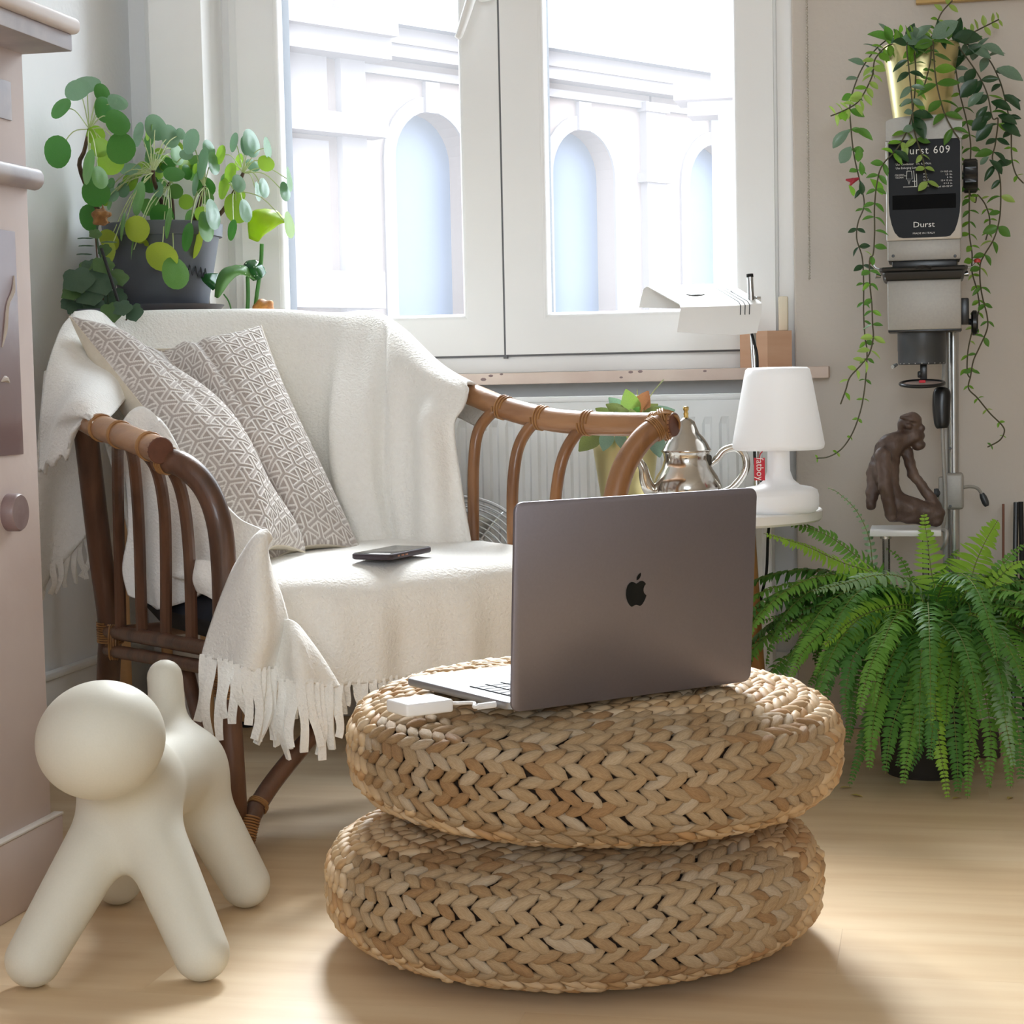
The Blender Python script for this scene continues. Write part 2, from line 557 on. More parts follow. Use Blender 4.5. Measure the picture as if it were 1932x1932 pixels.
sash(Xm + 0.002, X_at(1466, 300, 3.89) - 0.006, X_at(1021, 300, 3.9), X_at(1395, 300, 3.9), gz - 0.002)
obj('meeting_seal', MB().b2((Xm - 0.004, 3.8935, WZ0 + 0.03), (Xm + 0.004, 3.93, WZ1 - 0.04)), M_gap, win, smooth=False)
obj('frame_seal', MB().b2((WX0 + 0.02, 3.8985, WZ0 + 0.034), (WX1 - 0.02, 3.93, WZ0 + 0.041)), M_gap, win, smooth=False)
# handle on the left sash
h = MB()
hp = A(893, 12, 3.86)
h.tube(AP([(908, -30, 3.87), (893, -12, 3.84), (880, 25, 3.835), (868, 62, 3.835), (862, 72, 3.835)]), [0.011, 0.012, 0.0115, 0.0095, 0.007], n=14, res=20, flat=0.7)
h.box(A(914, -40, 3.885), (0.03, 0.02, 0.09), bev=0.006)
obj('window_handle', h, M_white, win)

# stone sill
sx1 = X_at(1564, 705, 3.83)
sl = struct('trim_3', MB().b2((-1.45, 3.82, 0.708), (sx1, YW + 0.02, 0.7315), bev=0.002), M_sill, smooth=True, label='pinkish stone window sill with chipped edge')
ch = []
for cx, cy, s in ((912, 716, 5), (926, 709, 4), (1190, 702, 4), (1172, 712, 3), (1208, 701, 4), (946, 706, 3), (1330, 700, 3)):
    p = on(cx, cy, 1, 3.8195)
    m_ = MB().lathe([(0, -0.0006), (0.001 * s, 0), (0, 0.0006)], p, n=7, axis=(0, -1, 0), sx=1.3, sy=0.7)
    obj('chip', m_, M_chip, sl)
portal('window_daylight_portal', ((WX0 + WX1) / 2, 4.02, (WZ0 + WZ1) / 2), (radians(90), 0, 0), WX1 - WX0, WZ1 - WZ0).rotation_euler = (radians(90), 0, pi)

# ---- radiator under the sill
M_rad = mat('radiator_enamel', '#eceeef', 0.35)
rx0, rx1, ry0, ry1 = -1.42, X_at(1452, 850, 3.79), 3.775, 3.86
rz0, rz1 = 0.13, 0.682
rad = thing('radiator', 'white panel radiator with vertical ribs under the stone sill', 'radiator', ((rx0 + rx1) / 2, ry1, 0))
px_ = []
x = rx0 + 0.02
prof = [(rx0, 0.0)]
pitch = 0.0333
while x < rx1 - 0.03:
    prof += [(x, 0.0), (x + 0.005, 0.007), (x + 0.015, 0.007), (x + 0.020, 0.0)]
    x += pitch
prof.append((rx1, 0.0))
P = np.zeros((6, len(prof), 3))
for k, (z, a) in enumerate(((rz0, 0), (rz0 + 0.035, 0), (rz0 + 0.05, 1), (rz1 - 0.06, 1), (rz1 - 0.045, 0), (rz1 - 0.002, 0))):
    for j, (xx, dd) in enumerate(prof):
        P[k, j] = (xx, ry0 + dd * a, z)
obj('front_panel', MB().grid(P), M_rad, rad, smooth=False)
r_ = MB(); r_.b2((rx0, ry0 + 0.06, rz0), (rx1, ry1 - 0.003, rz1 - 0.004)); r_.b2((rx0 - 0.003, ry0, rz0), (rx0, ry1, rz1)); r_.b2((rx1, ry0, rz0), (rx1 + 0.003, ry1, rz1), bev=0.001)
obj('back_panel', r_, M_rad, rad, smooth=False)
obj('top_grille', MB().b2((rx0 - 0.004, ry0 - 0.004, rz1 - 0.012), (rx1 + 0.004, ry1, rz1), bev=0.003), M_rad, rad)
for xx in (rx0 + 0.15, rx1 - 0.15):
    obj('bracket', MB().b2((xx - 0.02, ry1 - 0.01, rz0 + 0.1), (xx + 0.02, YW, rz1 - 0.1)), M_rad, rad)
obj('supply_pipe', MB().tube([(rx1 - 0.05, ry1 - 0.03, rz0 + 0.02), (rx1 - 0.05, ry1 - 0.03, -0.001)], 0.008), M_rad, rad)

# ---- fireplace on the left wall
M_fp = mat('fireplace_paint_mauve', '#d6c6bf', 0.7, col2='#c9b6b0', noise=6, amount=0.7, detail=8, bump=0.0006, bump_scale=30)
M_marb = mat('marble_red_grey', '#836a6c', 0.35, col2='#b5a6a3', noise=7, amount=0.9, detail=12, lo=0.5, hi=0.75)
M_marb2 = mat('marble_grey', '#9c9092', 0.4, col2='#c7bcb6', noise=9, amount=0.9, detail=12, lo=0.45, hi=0.7)
M_shelf = mat('mantel_cream_stone', '#e6dbd6', 0.45, col2='#d6c9c4', noise=5, amount=0.6)
M_vein = mat('marble_vein', '#cfc4ba', 0.5)
M_cap = mat('edge_filler', '#e4ddd5', 0.8)
FX = -1.232
FYE = float(on(97, 1540, 0, FX)[1])
fp = thing('fireplace', 'mauve painted fireplace surround with dark marble insets and stone shelf', 'fireplace', (XL, FYE - 0.5, 0))
def fpx(px, py, x=FX): return on(px, py, 0, x)
obj('pilaster', MB().b2((XL + 0.001, FYE - 1.0, 0.0), (FX, FYE, 1.20), bev=0.002), M_fp, fp)
zt = float(fpx(50, 1563)[2])
pl = obj('plinth', MB().b2((XL + 0.001, FYE - 1.0, 0.0), (FX + 0.012, FYE + 0.012, zt), bev=0.002), M_fp, fp)
obj('plinth_edge', MB().b2((FX - 0.002, FYE - 1.0, zt), (FX + 0.013, FYE + 0.013, zt + 0.004), bev=0.001), M_cap, pl)
a, b_ = fpx(25, 437), fpx(38, 857)
pn = obj('marble_inset', MB().b2((FX - 0.004, FYE - 0.75, b_[2]), (FX + 0.003, a[1], a[2]), bev=0.001), M_marb, fp)
v = MB()
v.tube([fpx(x_, y_, FX + 0.003) for x_, y_ in ((26, 520), (24, 550), (14, 575), (10, 620), (4, 655))], [0.001, 0.004, 0.003, 0.004, 0.001], n=6, res=16, flat=1.0)
obj('marble_vein', v, M_vein, pn)
v = MB().tube([fpx(x_, y_, FX + 0.003) for x_, y_ in ((2, 720), (10, 715), (18, 722))], [0.001, 0.005, 0.001], n=6, res=8)
obj('marble_vein', v, M_vein, pn)
a, b_ = fpx(17, 155), fpx(18, 228)
obj('marble_inset', MB().b2((FX - 0.004, FYE - 0.75, b_[2]), (FX + 0.003, a[1], a[2]), bev=0.001), M_marb2, fp)
kc = fpx(17, 967)
obj('marble_knob', MB().lathe([(0, 0.0), (0.026, 0.0), (0.026, 0.018), (0.024, 0.021), (0, 0.0215)], kc + (-0.003, 0, 0), n=28, axis=(1, 0, 0)), M_marb, fp)
zc = float(fpx(50, 338)[2])
t_ = MB()
for s0 in (-1,):
    t_.tube([(FX + 0.008, FYE - 0.9, zc), (FX + 0.008, FYE + 0.006, zc)], 0.0155, n=16)
obj('torus_moulding', t_, M_marb2, fp)
zb, zm, zt2 = float(fpx(140, 98, FX + 0.075)[2]), float(fpx(140, 66, FX + 0.075)[2]), float(fpx(148, 36, FX + 0.08)[2])
sh = obj('marble_apron', MB().b2((XL + 0.001, FYE - 1.0, zb), (FX + 0.074, FYE + 0.004, zm), bev=0.002), M_marb2, fp)
obj('mantel_shelf', MB().b2((XL + 0.001, FYE - 1.0, zm), (FX + 0.085, FYE + 0.014, zt2), bev=0.009, seg=4), M_shelf, fp)
# dark board standing between the fireplace and the wall
M_darkw = mat('dark_board', '#4b3a30', 0.6, col2='#382a22', noise=6, amount=0.8, stretch=(6, 6, 1))
p0 = A(91, 1130, 2.86); p1 = A(106, 1580, 2.86)
bd = MB(); hh = p0[2]
xa, xb = float(A(60, 1300, 2.86)[0]), float(A(103, 1300, 2.86)[0])
bd.prism([(xa, 0.0005), (xb, 0.0005), (xb - 0.004, hh - 0.02), (xb - 0.012, hh), (xa, hh + 0.012)], (0, FYE + 0.075, 0), (1, 0, 0), (0, 0, 1), 0.02)
solo('wooden_board', bd, M_darkw, 'dark brown upright board wedged beside the fireplace end', 'board', smooth=False)

# ---- the church and the house across the street
M_stone = mat('church_stone', '#7a6d67', 0.9, col2='#72645f', noise=0.6, amount=0.7, detail=6)
M_stone_w = mat('church_trim_stone', '#777070', 0.9, col2='#706968', noise=0.8, amount=0.6)
M_pane_b = mat('church_window_blue', '#4b566a', 0.5, col2='#455065', noise=1.0, amount=0.8)
M_roof = mat('church_roof_slate', '#6c6e74', 0.8, col2='#66686f', noise=0.8, amount=0.7)
M_house = mat('house_render_white', '#8e8e8f', 0.9)
KDIR = radians(32.5)
e_s = np.array([sin(KDIR), cos(KDIR), 0]); e_n = np.array([cos(KDIR), -sin(KDIR), 0])   # along the front, out of the front
d1 = 28.0
O1 = A(815, 715, d1)                     # front plane at the middle of the first arch, eye height
kpx = FPX / d1
def ch_s(px, py=400):
    """distance along the church front seen at pixel column px"""
    q = ray(px, py); rel = O1 - CAM
    M2 = np.array([[q[0], -e_s[0]], [q[1], -e_s[1]]])
    return float(np.linalg.solve(M2, rel[:2])[1])
def ch_z(px, py):
    q = ray(px, py); rel = O1 - CAM
    M2 = np.array([[q[0], -e_s[0]], [q[1], -e_s[1]]])
    t = np.linalg.solve(M2, rel[:2])[0]
    return float(EYE + q[2] * t)
def cw(s, n, z): return np.array([O1[0], O1[1], 0]) + e_s * s + e_n * n + np.array([0, 0, z])
def cbox(mb, s0, s1, n0, n1, z0, z1):
    R_ = np.stack([e_s, e_n, [0, 0, 1]], 1)
    return mb.box(cw((s0 + s1) / 2, (n0 + n1) / 2, (z0 + z1) / 2), (s1 - s0, n1 - n0, z1 - z0), R_)
arch_s = [ch_s(815), ch_s(1101), ch_s(1350)]
gap = arch_s[1] - arch_s[0]
arch_s = [arch_s[0] - gap] + arch_s + [arch_s[-1] + gap, arch_s[-1] + 2 * gap]
aw = (ch_s(1160) - ch_s(1043)) / 2
atop = ch_z(1101, 245)
zband = ch_z(1101, 180)
zeave = ch_z(1101, 128)
z0c = -6.0
ch_ = thing('church', 'pale stone church front with tall arched windows across the street', 'church', cw(0, 0, z0c))
# wall panels between and above the arches
s_lo, s_hi = arch_s[0] + gap * 0.5, arch_s[-1] + gap * 0.5
wv = MB()
n_a = 16
for c in arch_s[1:]:
    poly = [(c - gap / 2, z0c), (c - aw, z0c)]
    zs = atop - aw
    poly += [(c + aw * cos(t), zs + aw * sin(t)) for t in np.linspace(pi, 0, n_a)]
    poly += [(c + aw, z0c), (c + gap / 2, z0c), (c + gap / 2, zeave), (c - gap / 2, zeave)]
    wv = MB().prism(poly, cw(0, -0.5, 0), e_s, (0, 0, 1), 0.5)
    wo = obj('bay_wall', wv, M_stone, ch_, smooth=False)
    ring = MB()
    ri, ro = aw, aw + 0.22
    P = np.zeros((2, n_a + 2, 3)); 
    ts = list(np.linspace(pi, 0, n_a))
    inner = [(c - ri, z0c)] + [(c + ri * cos(t), zs + ri * sin(t)) for t in ts] + [(c + ri, z0c)]
    outer = [(c - ro, z0c)] + [(c + ro * cos(t), zs + ro * sin(t)) for t in ts] + [(c + ro, z0c)]
    ring.prism(outer + inner[::-1], cw(0, 0.0, 0), e_s, (0, 0, 1), 0.04)
    obj('arch_moulding', ring, M_stone_w, wo, smooth=False)
    pn = MB().prism(inner, cw(0, -0.42, 0), e_s, (0, 0, 1), 0.05)
    pw_ = obj('arched_window', pn, M_pane_b, ch_, smooth=False)
    key = MB(); cbox(key, c - 0.14, c + 0.14, 0.0, 0.08, atop - 0.02, atop + 0.42)
    obj('keystone', key, M_stone_w, wo, smooth=False)
    # pilaster with capital to the right of this bay
    pc = c + gap / 2
    pm = MB(); cbox(pm, pc - 0.24, pc + 0.24, 0.0, 0.14, z0c, zband)
    pp = obj('pilaster', pm, M_stone_w, ch_, smooth=False)
    cm = MB(); cbox(cm, pc - 0.32, pc + 0.32, 0.0, 0.2, atop - 0.75, atop - 0.6)
    obj('capital', cm, M_stone_w, pp, smooth=False)
    cm = MB(); cbox(cm, pc - 0.3, pc + 0.3, 0.0, 0.19, zband - 0.15, zband)
    obj('capital', cm, M_stone_w, pp, smooth=False)
bm_ = MB(); cbox(bm_, s_lo, s_hi, 0.0, 0.10, zband - 0.1, zband + 0.02); obj('band_course', bm_, M_stone_w, ch_, smooth=False)
bm_ = MB(); cbox(bm_, s_lo, s_hi, 0.0, 0.35, zeave - 0.12, zeave + 0.1); cbox(bm_, s_lo, s_hi, 0.0, 0.3, zeave - 0.3, zeave - 0.12)
obj('cornice', bm_, M_stone_w, ch_, smooth=False)
rf = MB()
rf.prism([(-0.55, zeave + 0.1), (5.0, zeave + 3.2), (5.0, zeave + 0.1)], cw(s_lo - 3, 0, 0), -e_n, (0, 0, 1), s_hi - s_lo + 6)
obj('roof', rf, M_roof, ch_, smooth=False)
up = MB(); cbox(up, s_lo - 3, s_hi + 3, -5.6, -5.0, zeave + 2.0, zeave + 7.5); obj('upper_nave_wall', up, M_stone_w, ch_, smooth=False)
for px0, px1 in ((1268, 1330),):
    um = MB(); cbox(um, ch_s(px0) + 2.2, ch_s(px1) + 1.2, -5.0, -4.95, zeave + 4.6, zeave + 6.5); obj('upper_window', um, M_pane_b, ch_, smooth=False)
# the projecting corner tower at the left
t_hi = s_lo + 0.0
tw = MB(); cbox(tw, t_hi - 6.5, t_hi, -2.0, 0.45, z0c, zeave + 3.0)
to = obj('corner_tower', tw, M_stone, ch_, smooth=False)
ts_ = ch_s(600) + 0.15
for zc_, hh_, nn in ((ch_z(590, 245), 0.28, 0.35), (ch_z(590, 92), 0.4, 0.45), (ch_z(590, 550), 0.5, 0.2), (ch_z(590, 62), 0.25, 0.6)):
    bm_ = MB(); cbox(bm_, t_hi - 6.7, t_hi + 0.12, 0.45, 0.45 + nn, zc_ - hh_ / 2, zc_ + hh_ / 2)
    obj('tower_cornice', bm_, M_stone_w, to, smooth=False)
for (za, zb_) in ((ch_z(590, 225), ch_z(590, 118)), (ch_z(590, 525), ch_z(590, 275))):
    for k in range(3):
        c0 = t_hi - 1.35 - k * 2.1
        bm_ = MB(); cbox(bm_, c0 - 0.62, c0 + 0.62, 0.45, 0.53, za, zb_)
        fr_ = obj('tower_panel', bm_, M_stone_w, to, smooth=False)
    
for k in range(4):
    c0 = t_hi - 0.3 - k * 2.1
    bm_ = MB(); cbox(bm_, c0 - 0.22, c0 + 0.22, 0.45, 0.57, z0c, zeave + 2.0); obj('tower_pilaster', bm_, M_stone_w, to, smooth=False)
# the white house at the right, nearer, with a bracketed eave
d2 = 17.0
H0 = A(1343, 600, d2)
hs = thing('white_house', 'white rendered house corner with bracketed eave at right of the window', 'house', (H0[0], H0[1], -6))
hb = MB().b2((H0[0] + 0.02, H0[1], -6), (H0[0] + 6, H0[1] + 8, 8))
obj('house_wall', hb, M_house, hs, smooth=False)
ze = float(A(1343, 205, d2)[2])
ev = MB().b2((H0[0] - 0.25, H0[1] - 0.5, ze), (H0[0] + 6, H0[1], ze + 0.14)); ev.b2((H0[0] - 0.15, H0[1] - 0.35, ze - 0.12), (H0[0] + 6, H0[1], ze))
obj('eave', ev, M_stone_w, hs, smooth=False)
for k in range(4):
    bx_ = H0[0] + 0.12 + k * 0.9
    bm_ = MB().prism([(0, 0), (-0.4, 0), (-0.36, -0.12), (-0.2, -0.25), (-0.12, -0.5), (0, -0.6)], (bx_, H0[1], ze - 0.12), (0, 1, 0), (0, 0, 1), 0.2)
    obj('bracket', bm_, M_stone_w, hs, smooth=False)
for k in range(2):
    fr = MB().b2((H0[0] + 0.5 + k * 1.5, H0[1] - 0.04, ze + 0.9), (H0[0] + 1.4 + k * 1.5, H0[1], ze + 2.6)); obj('house_window', fr, M_pane_b, hs, smooth=False)
gr = MB().b2((-80, 4.6, -6.3), (80, 80, -6.0))
struct('ground', gr, M_stone)
# ================================================================== woven poufs
weave_cols = [('#d0b48e', '#b3926a'), ('#d8c1a0', '#bd9e78'), ('#dcc9ae', '#c4a884'), ('#c7a67c', '#a8825a'), ('#d3b892', '#b8966e'), ('#c29b6e', '#a07850'), ('#d5bd9b', '#bb9c76'), ('#d2b793', '#b5946d'), ('#ccae86', '#b08c62')]
M_weave = [mat('banana_leaf_%d' % i, a, 0.62, col2=b, noise=3.0, amount=0.9, stretch=(0.6, 7, 7), detail=5, coords='Object', bump=0.0012, bump_scale=9) for i, (a, b) in enumerate(weave_cols)]
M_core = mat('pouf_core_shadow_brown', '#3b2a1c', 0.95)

def leaf_strand():
    """one pointed plaited strand, 1 m long along x, lying in xy"""
    st = [(-0.5, 0.0), (-0.3, 0.72), (-0.02, 1.0), (0.26, 0.82), (0.5, 0.0)]
    n = 6
    m = MB(); V = [(-0.5, 0, 0)]; F = []
    for x, w in st[1:-1]:
        for j in range(n):
            t = 2 * pi * j / n + 0.3
            V.append((x, 0.5 * w * cos(t), 0.5 * w * sin(t)))
    V.append((0.5, 0, 0))
    k = len(st) - 2
    for j in range(n):
        F.append((0, 1 + (j + 1) % n, 1 + j))
        for i in range(k - 1):
            a = 1 + i * n
            F.append((a + j, a + (j + 1) % n, a + n + (j + 1) % n, a + n + j))
        F.append((1 + (k - 1) * n + j, 1 + (k - 1) * n + (j + 1) % n, len(V) - 1))
    return np.array(V), F
LV, LF = leaf_strand()
strand_me = []
for m_ in M_weave:
    q = MB().add(LV, LF)
    strand_me.append(mesh_data('strand', q, m_, smooth=True, sharp=None))

def pouf(c, z0, a, h, tilt, label, seed, phase):
    rg = np.random.default_rng(seed)
    root = thing('woven_pouf', label, 'pouf', (c[0], c[1], z0), group='stacked woven poufs')
    ph = np.linspace(pi / 2, -pi / 2, 600)
    ex = 2 / 3.3
    r = a * np.abs(np.cos(ph)) ** ex
    z = h * np.sign(np.sin(ph)) * np.abs(np.sin(ph)) ** ex
    s = np.concatenate([[0], np.cumsum(np.hypot(np.diff(r), np.diff(z)))])
    Rt = Matrix.Rotation(tilt[0], 3, 'X') @ Matrix.Rotation(tilt[1], 3, 'Y')
    Rt = np.array(Rt)
    cen = np.array([c[0], c[1], z0 + h + 0.004])
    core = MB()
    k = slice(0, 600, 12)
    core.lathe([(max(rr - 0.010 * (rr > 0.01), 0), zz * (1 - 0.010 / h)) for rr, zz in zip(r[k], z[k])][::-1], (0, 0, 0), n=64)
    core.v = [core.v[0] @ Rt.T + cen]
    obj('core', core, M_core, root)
    wh = 0.0142
    rows = int(s[-1] / wh)
    items = []
    for k in range(2, rows - 1):
        sk = (k + 0.5) * s[-1] / rows
        rk, zk = np.interp(sk, s, r), np.interp(sk, s, z)
        dr, dz = np.interp(sk + 0.002, s, r) - np.interp(sk - 0.002, s, r), np.interp(sk + 0.002, s, z) - np.interp(sk - 0.002, s, z)
        ln = math.hypot(dr, dz); dr, dz = dr / ln, dz / ln
        if sk > s[-1] * 0.80: continue            # underside rows are never seen
        cnt = max(6, int(round(2 * pi * rk / 0.0242)))
        off = 0.5 * (k % 2) + (k // 2) * 0.37 + phase
        up = 1 if k % 2 == 0 else -1
        for j in range(cnt):
            t = 2 * pi * (j + off + rg.normal(0, 0.05)) / cnt
            er = np.array([cos(t), sin(t), 0]); et = np.array([-sin(t), cos(t), 0])
            p = er * rk + np.array([0, 0, zk])
            tz = er * dr + np.array([0, 0, dz])         # down the profile
            nn = -er * dz * -1 if False else np.cross(et, tz) * -1
            if nn @ (er * 0.3 + np.array([0, 0, zk])) < 0 and rk > 0.02: nn = -nn
            al = radians(27 + rg.normal(0, 4)) * up
            ax_ = et * cos(al) + tz * sin(al)
            ax_ = nrm(ax_ + nn * rg.normal(0.16, 0.03))
            side = nrm(np.cross(nn, ax_)); no = np.cross(ax_, side)
            L_ = 0.0430 * rg.uniform(0.88, 1.12); W_ = 0.0168 * rg.uniform(0.85, 1.12); T_ = 0.0128 * rg.uniform(0.9, 1.15)
            p = p + nn * rg.normal(-0.0005, 0.0008)
            items.append((p @ Rt.T + cen, (ax_ * L_) @ Rt.T, (side * W_) @ Rt.T, (no * T_) @ Rt.T, nn @ Rt.T, int(rg.integers(len(M_weave)))))
    score = []
    for it in items:
        v = CAM - it[0]; dist = np.linalg.norm(v)
        f = (it[4] @ v) / dist
        q = it[0] - CAM
        sc = f / dist ** 2 if f > 0.1 else -1
        score.append(sc)
    order = np.argsort(score)[::-1]
    for i in order[:300]:
        p, x_, y_, z_, _, mi = items[i]
        piece('strand', strand_me[mi], frame(x_, y_, z_, p), root)
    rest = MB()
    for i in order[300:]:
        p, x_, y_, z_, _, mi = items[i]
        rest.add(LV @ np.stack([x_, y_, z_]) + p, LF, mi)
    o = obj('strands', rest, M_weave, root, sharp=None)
    o['kind'] = 'stuff'
    return root

pc1 = A(1082, 1660, 2.45); pc2 = A(1121, 1405, 2.45)
PZ = 0.167
pouf(pc1[:2], 0.0, 0.3125, 0.0820, (0, 0), 'lower of the two round braided banana-leaf poufs, resting on the floor', 3, 0.0)
pouf(pc2[:2], PZ, 0.3115, 0.0825, (radians(0.6), radians(0.8)), 'upper round braided banana-leaf pouf carrying the open laptop', 5, 0.3)
PTOP = PZ + 0.0825 * 2 + 0.004 + 0.005

# ================================================================== laptop
M_alu = mat('space_grey_aluminium', '#918d96', 0.45, metal=0.8, col2='#8b8790', noise=300, amount=0.5)
M_alu_in = mat('aluminium_deck', '#a3a4a8', 0.4, metal=0.75)
M_key = mat('key_black', '#2a2c31', 0.4)
M_blk = mat('gloss_black', '#15171a', 0.12, spec=0.6)
M_rub = mat('rubber_black', '#141414', 0.7)
LZ = PTOP + 0.002
HL, HR_ = on(966, 1345, 2, LZ), on(1417, 1285, 2, LZ)
lx = nrm(HR_ - HL); LW = float(np.linalg.norm(HR_ - HL))
lb = nrm(np.cross((0, 0, 1), lx))          # towards the chair
if lb @ CF < 0: lb = -lb
LD = LW * 0.685
lean = radians(4)
lup = cos(lean) * np.array([0, 0, 1.0]) - sin(lean) * lb
ln_ = np.cross(lx, lup)                    # normal of the lid
if ln_ @ CF > 0: ln_ = -ln_                # facing the camera
def rrect(w, h, r, n=6):
    P = []
    for cx, cy, a0 in ((w - r, r, -pi / 2), (w - r, h - r, 0), (r, h - r, pi / 2), (r, r, pi)):
        for t in np.linspace(a0, a0 + pi / 2, n): P.append((cx + r * cos(t), cy + r * sin(t)))
    return P
def slab(poly, c, ux, uy, w, th, inset=0.0009):
    """rounded plate with softened edges; thickness th along w"""
    P = np.array(poly); cen = P.mean(0)
    def shrink(k):
        d = P - cen
        return cen + d * (1 - k / np.abs(d).max(0))
    lay = [(shrink(inset), 0.0), (P, inset), (P, th - inset), (shrink(inset), th)]
    m = MB(); k = len(poly); V = []; F = []
    for q, h in lay:
        V += [np.asarray(c) + ux * x + uy * y + w * h for x, y in q]
    F.append(tuple(range(k - 1, -1, -1))); F.append(tuple(3 * k + i for i in range(k)))
    for i in range(3):
        for j in range(k):
            F.append((i * k + j, i * k + (j + 1) % k, (i + 1) * k + (j + 1) % k, (i + 1) * k + j))
    return m.add(np.array(V), F)
lap = thing('laptop', 'open grey aluminium laptop with its lid back towards the camera on the upper pouf', 'laptop', HL)
lid = obj('lid', slab(rrect(LW, LD, 0.011), HL - ln_ * 0.0055, lx, lup, ln_, 0.0055), M_alu, lap, sharp=50)
obj('screen', slab(rrect(LW - 0.008, LD - 0.012, 0.008), HL - ln_ * 0.0061 + lx * 0.004 + lup * 0.008, lx, lup, ln_, 0.0007, 0.0002), M_blk, lid, sharp=50)
bz = HL[2] + 0.0015
B0 = HL + lb * 0.006; B0[2] = bz
base = obj('base', slab(rrect(LW, LD, 0.011), B0, lx, lb, np.array([0, 0, 1.0]), 0.0092), M_alu_in, lap, sharp=50)
obj('hinge', MB().tube([HL + lx * 0.035 + lb * 0.011 + (0, 0, 0.008), HL + lx * (LW - 0.035) + lb * 0.011 + (0, 0, 0.008)], 0.0048, n=12), M_rub, lap)
kz = bz + 0.0092
well = MB(); 
def deck(u, v, z=0.0): return np.array([B0[0], B0[1], 0]) + lx * u + lb * v + np.array([0, 0, kz + z])
kw0, kw1, kv0, kv1 = 0.022, LW - 0.022, 0.022, 0.126
well.prism([(kw0, kv0), (kw1, kv0), (kw1, kv1), (kw0, kv1)], deck(0, 0, 0.0001), lx, lb, 0.0002)
kb = obj('keyboard', well, M_key, base, smooth=False)
rows_, cols_ = 6, 14
ku, kv = (kw1 - kw0) / cols_, (kv1 - kv0) / rows_
key_me = mesh_data('key', MB().box((0, 0, 0.0006), (ku * 0.86, kv * 0.86, 0.0012), bev=0.0005, seg=1), mat('key_cap', '#3a3d44', 0.45), smooth=False)
Rk = frame(lx, lb, (0, 0, 1), (0, 0, 0))
for i in range(rows_):
    for j in range(cols_):
        if i == 5 and 4 <= j <= 8:
            if j != 6: continue
        p = deck(kw0 + (j + 0.5) * ku, kv0 + (i + 0.5) * kv, 0.0003)
        M_ = Matrix.Translation(p) @ Rk.to_3x3().to_4x4()
        if i == 5 and j == 6: M_ = M_ @ Matrix.Diagonal((5.1, 1, 1, 1))
        piece('key', key_me, M_, kb)
tp = MB().prism(rrect(0.125, 0.075, 0.004), deck(LW / 2 - 0.0625, 0.138, 0.0001), lx, lb, 0.0002)
obj('trackpad', tp, M_alu_in, base, smooth=False)
# the mark on the lid: bitten apple with a leaf
body = [(0.0, 0.62), (0.10, 0.66), (0.22, 0.73), (0.36, 0.74), (0.50, 0.68), (0.60, 0.56),
        (0.52, 0.48), (0.47, 0.37), (0.46, 0.24), (0.50, 0.11), (0.58, 0.02), (0.66, -0.03),
        (0.60, -0.18), (0.52, -0.33), (0.42, -0.46), (0.32, -0.54), (0.22, -0.55), (0.12, -0.50), (0.02, -0.47), (-0.08, -0.49),
        (-0.18, -0.54), (-0.28, -0.55), (-0.38, -0.48), (-0.50, -0.32), (-0.59, -0.12), (-0.64, 0.10), (-0.63, 0.34), (-0.56, 0.55), (-0.44, 0.68), (-0.30, 0.74), (-0.17, 0.71)]
leafp = [(0.01, 0.80), (0.03, 0.95), (0.12, 1.09), (0.26, 1.17), (0.27, 1.04), (0.21, 0.90), (0.11, 0.82)]
M_logo = mat('mirror_dark_mark', '#2c3136', 0.12, metal=0.9)
lc = HL + lx * LW * 0.487 + lup * LD * 0.505 + ln_ * 0.00005
sc = LW * 0.0655
lxs = lx
for poly in (body, leafp):
    P2 = [(x * sc, y * sc) for x, y in poly]
    m_ = MB().prism(P2, lc, lxs, lup, 0.00035)
    obj('logo', m_, M_logo, lid, smooth=False)

# white video adapter with its cables
M_wpl = mat('white_plastic', '#f2f2f3', 0.35)
M_cab = mat('cable_white', '#e9e6e4', 0.5)
az = PTOP + 0.001
ac = on(792, 1331, 2, az + 0.008)
e1 = nrm(on(840, 1318, 2, az) - on(742, 1330, 2, az)); e1[2] = 0; e1 = nrm(e1)
e2 = np.cross((0, 0, 1), e1)
ad = thing('video_adapter', 'small white adapter box lying on the pouf beside the laptop', 'adapter', ac)
Ra = np.stack([e1, e2, [0, 0, 1]], 1)
obj('body', MB().box(ac, (0.061, 0.050, 0.015), Ra, bev=0.003, seg=3), M_wpl, ad)
obj('port', MB().box(ac - e1 * 0.0285 + e2 * 0.008, (0.0015, 0.02, 0.006), Ra), M_rub, ad)
lj = HL + lb * 0.03 - lx * 0.001; lj[2] = bz + 0.0045
c0 = ac + e1 * 0.028 - e2 * 0.005
obj('cable', MB().tube([c0, c0 + e1 * 0.02 + (0, 0, -0.002), (c0 + lj) / 2 + (0, 0, 0.002) - lb * 0.008, lj - lx * 0.03, lj - lx * 0.012], 0.0022, n=10, res=24), M_cab, ad)
obj('plug', MB().tube([lj - lx * 0.026, lj - lx * 0.002], 0.0038, n=10, flat=0.7), M_wpl, ad)
q0 = ac + e2 * 0.024 - e1 * 0.006
uc = thing('usb_cable', 'pale grey cable with dark blue plug behind the white adapter', 'cable', q0)
e3 = lj + lb * 0.14 + (0, 0, -0.008)
obj('cord', MB().tube([q0 + e2 * 0.012 + e1 * 0.012, q0 + e2 * 0.03 + e1 * 0.035, e3 - lx * 0.03, e3 - lx * 0.002], 0.0022, n=10, res=20), M_cab, uc)
obj('plug', MB().box(q0 + e2 * 0.008, (0.014, 0.018, 0.006), Ra, bev=0.0015), mat('plug_blue', '#2b3f86', 0.4), uc)

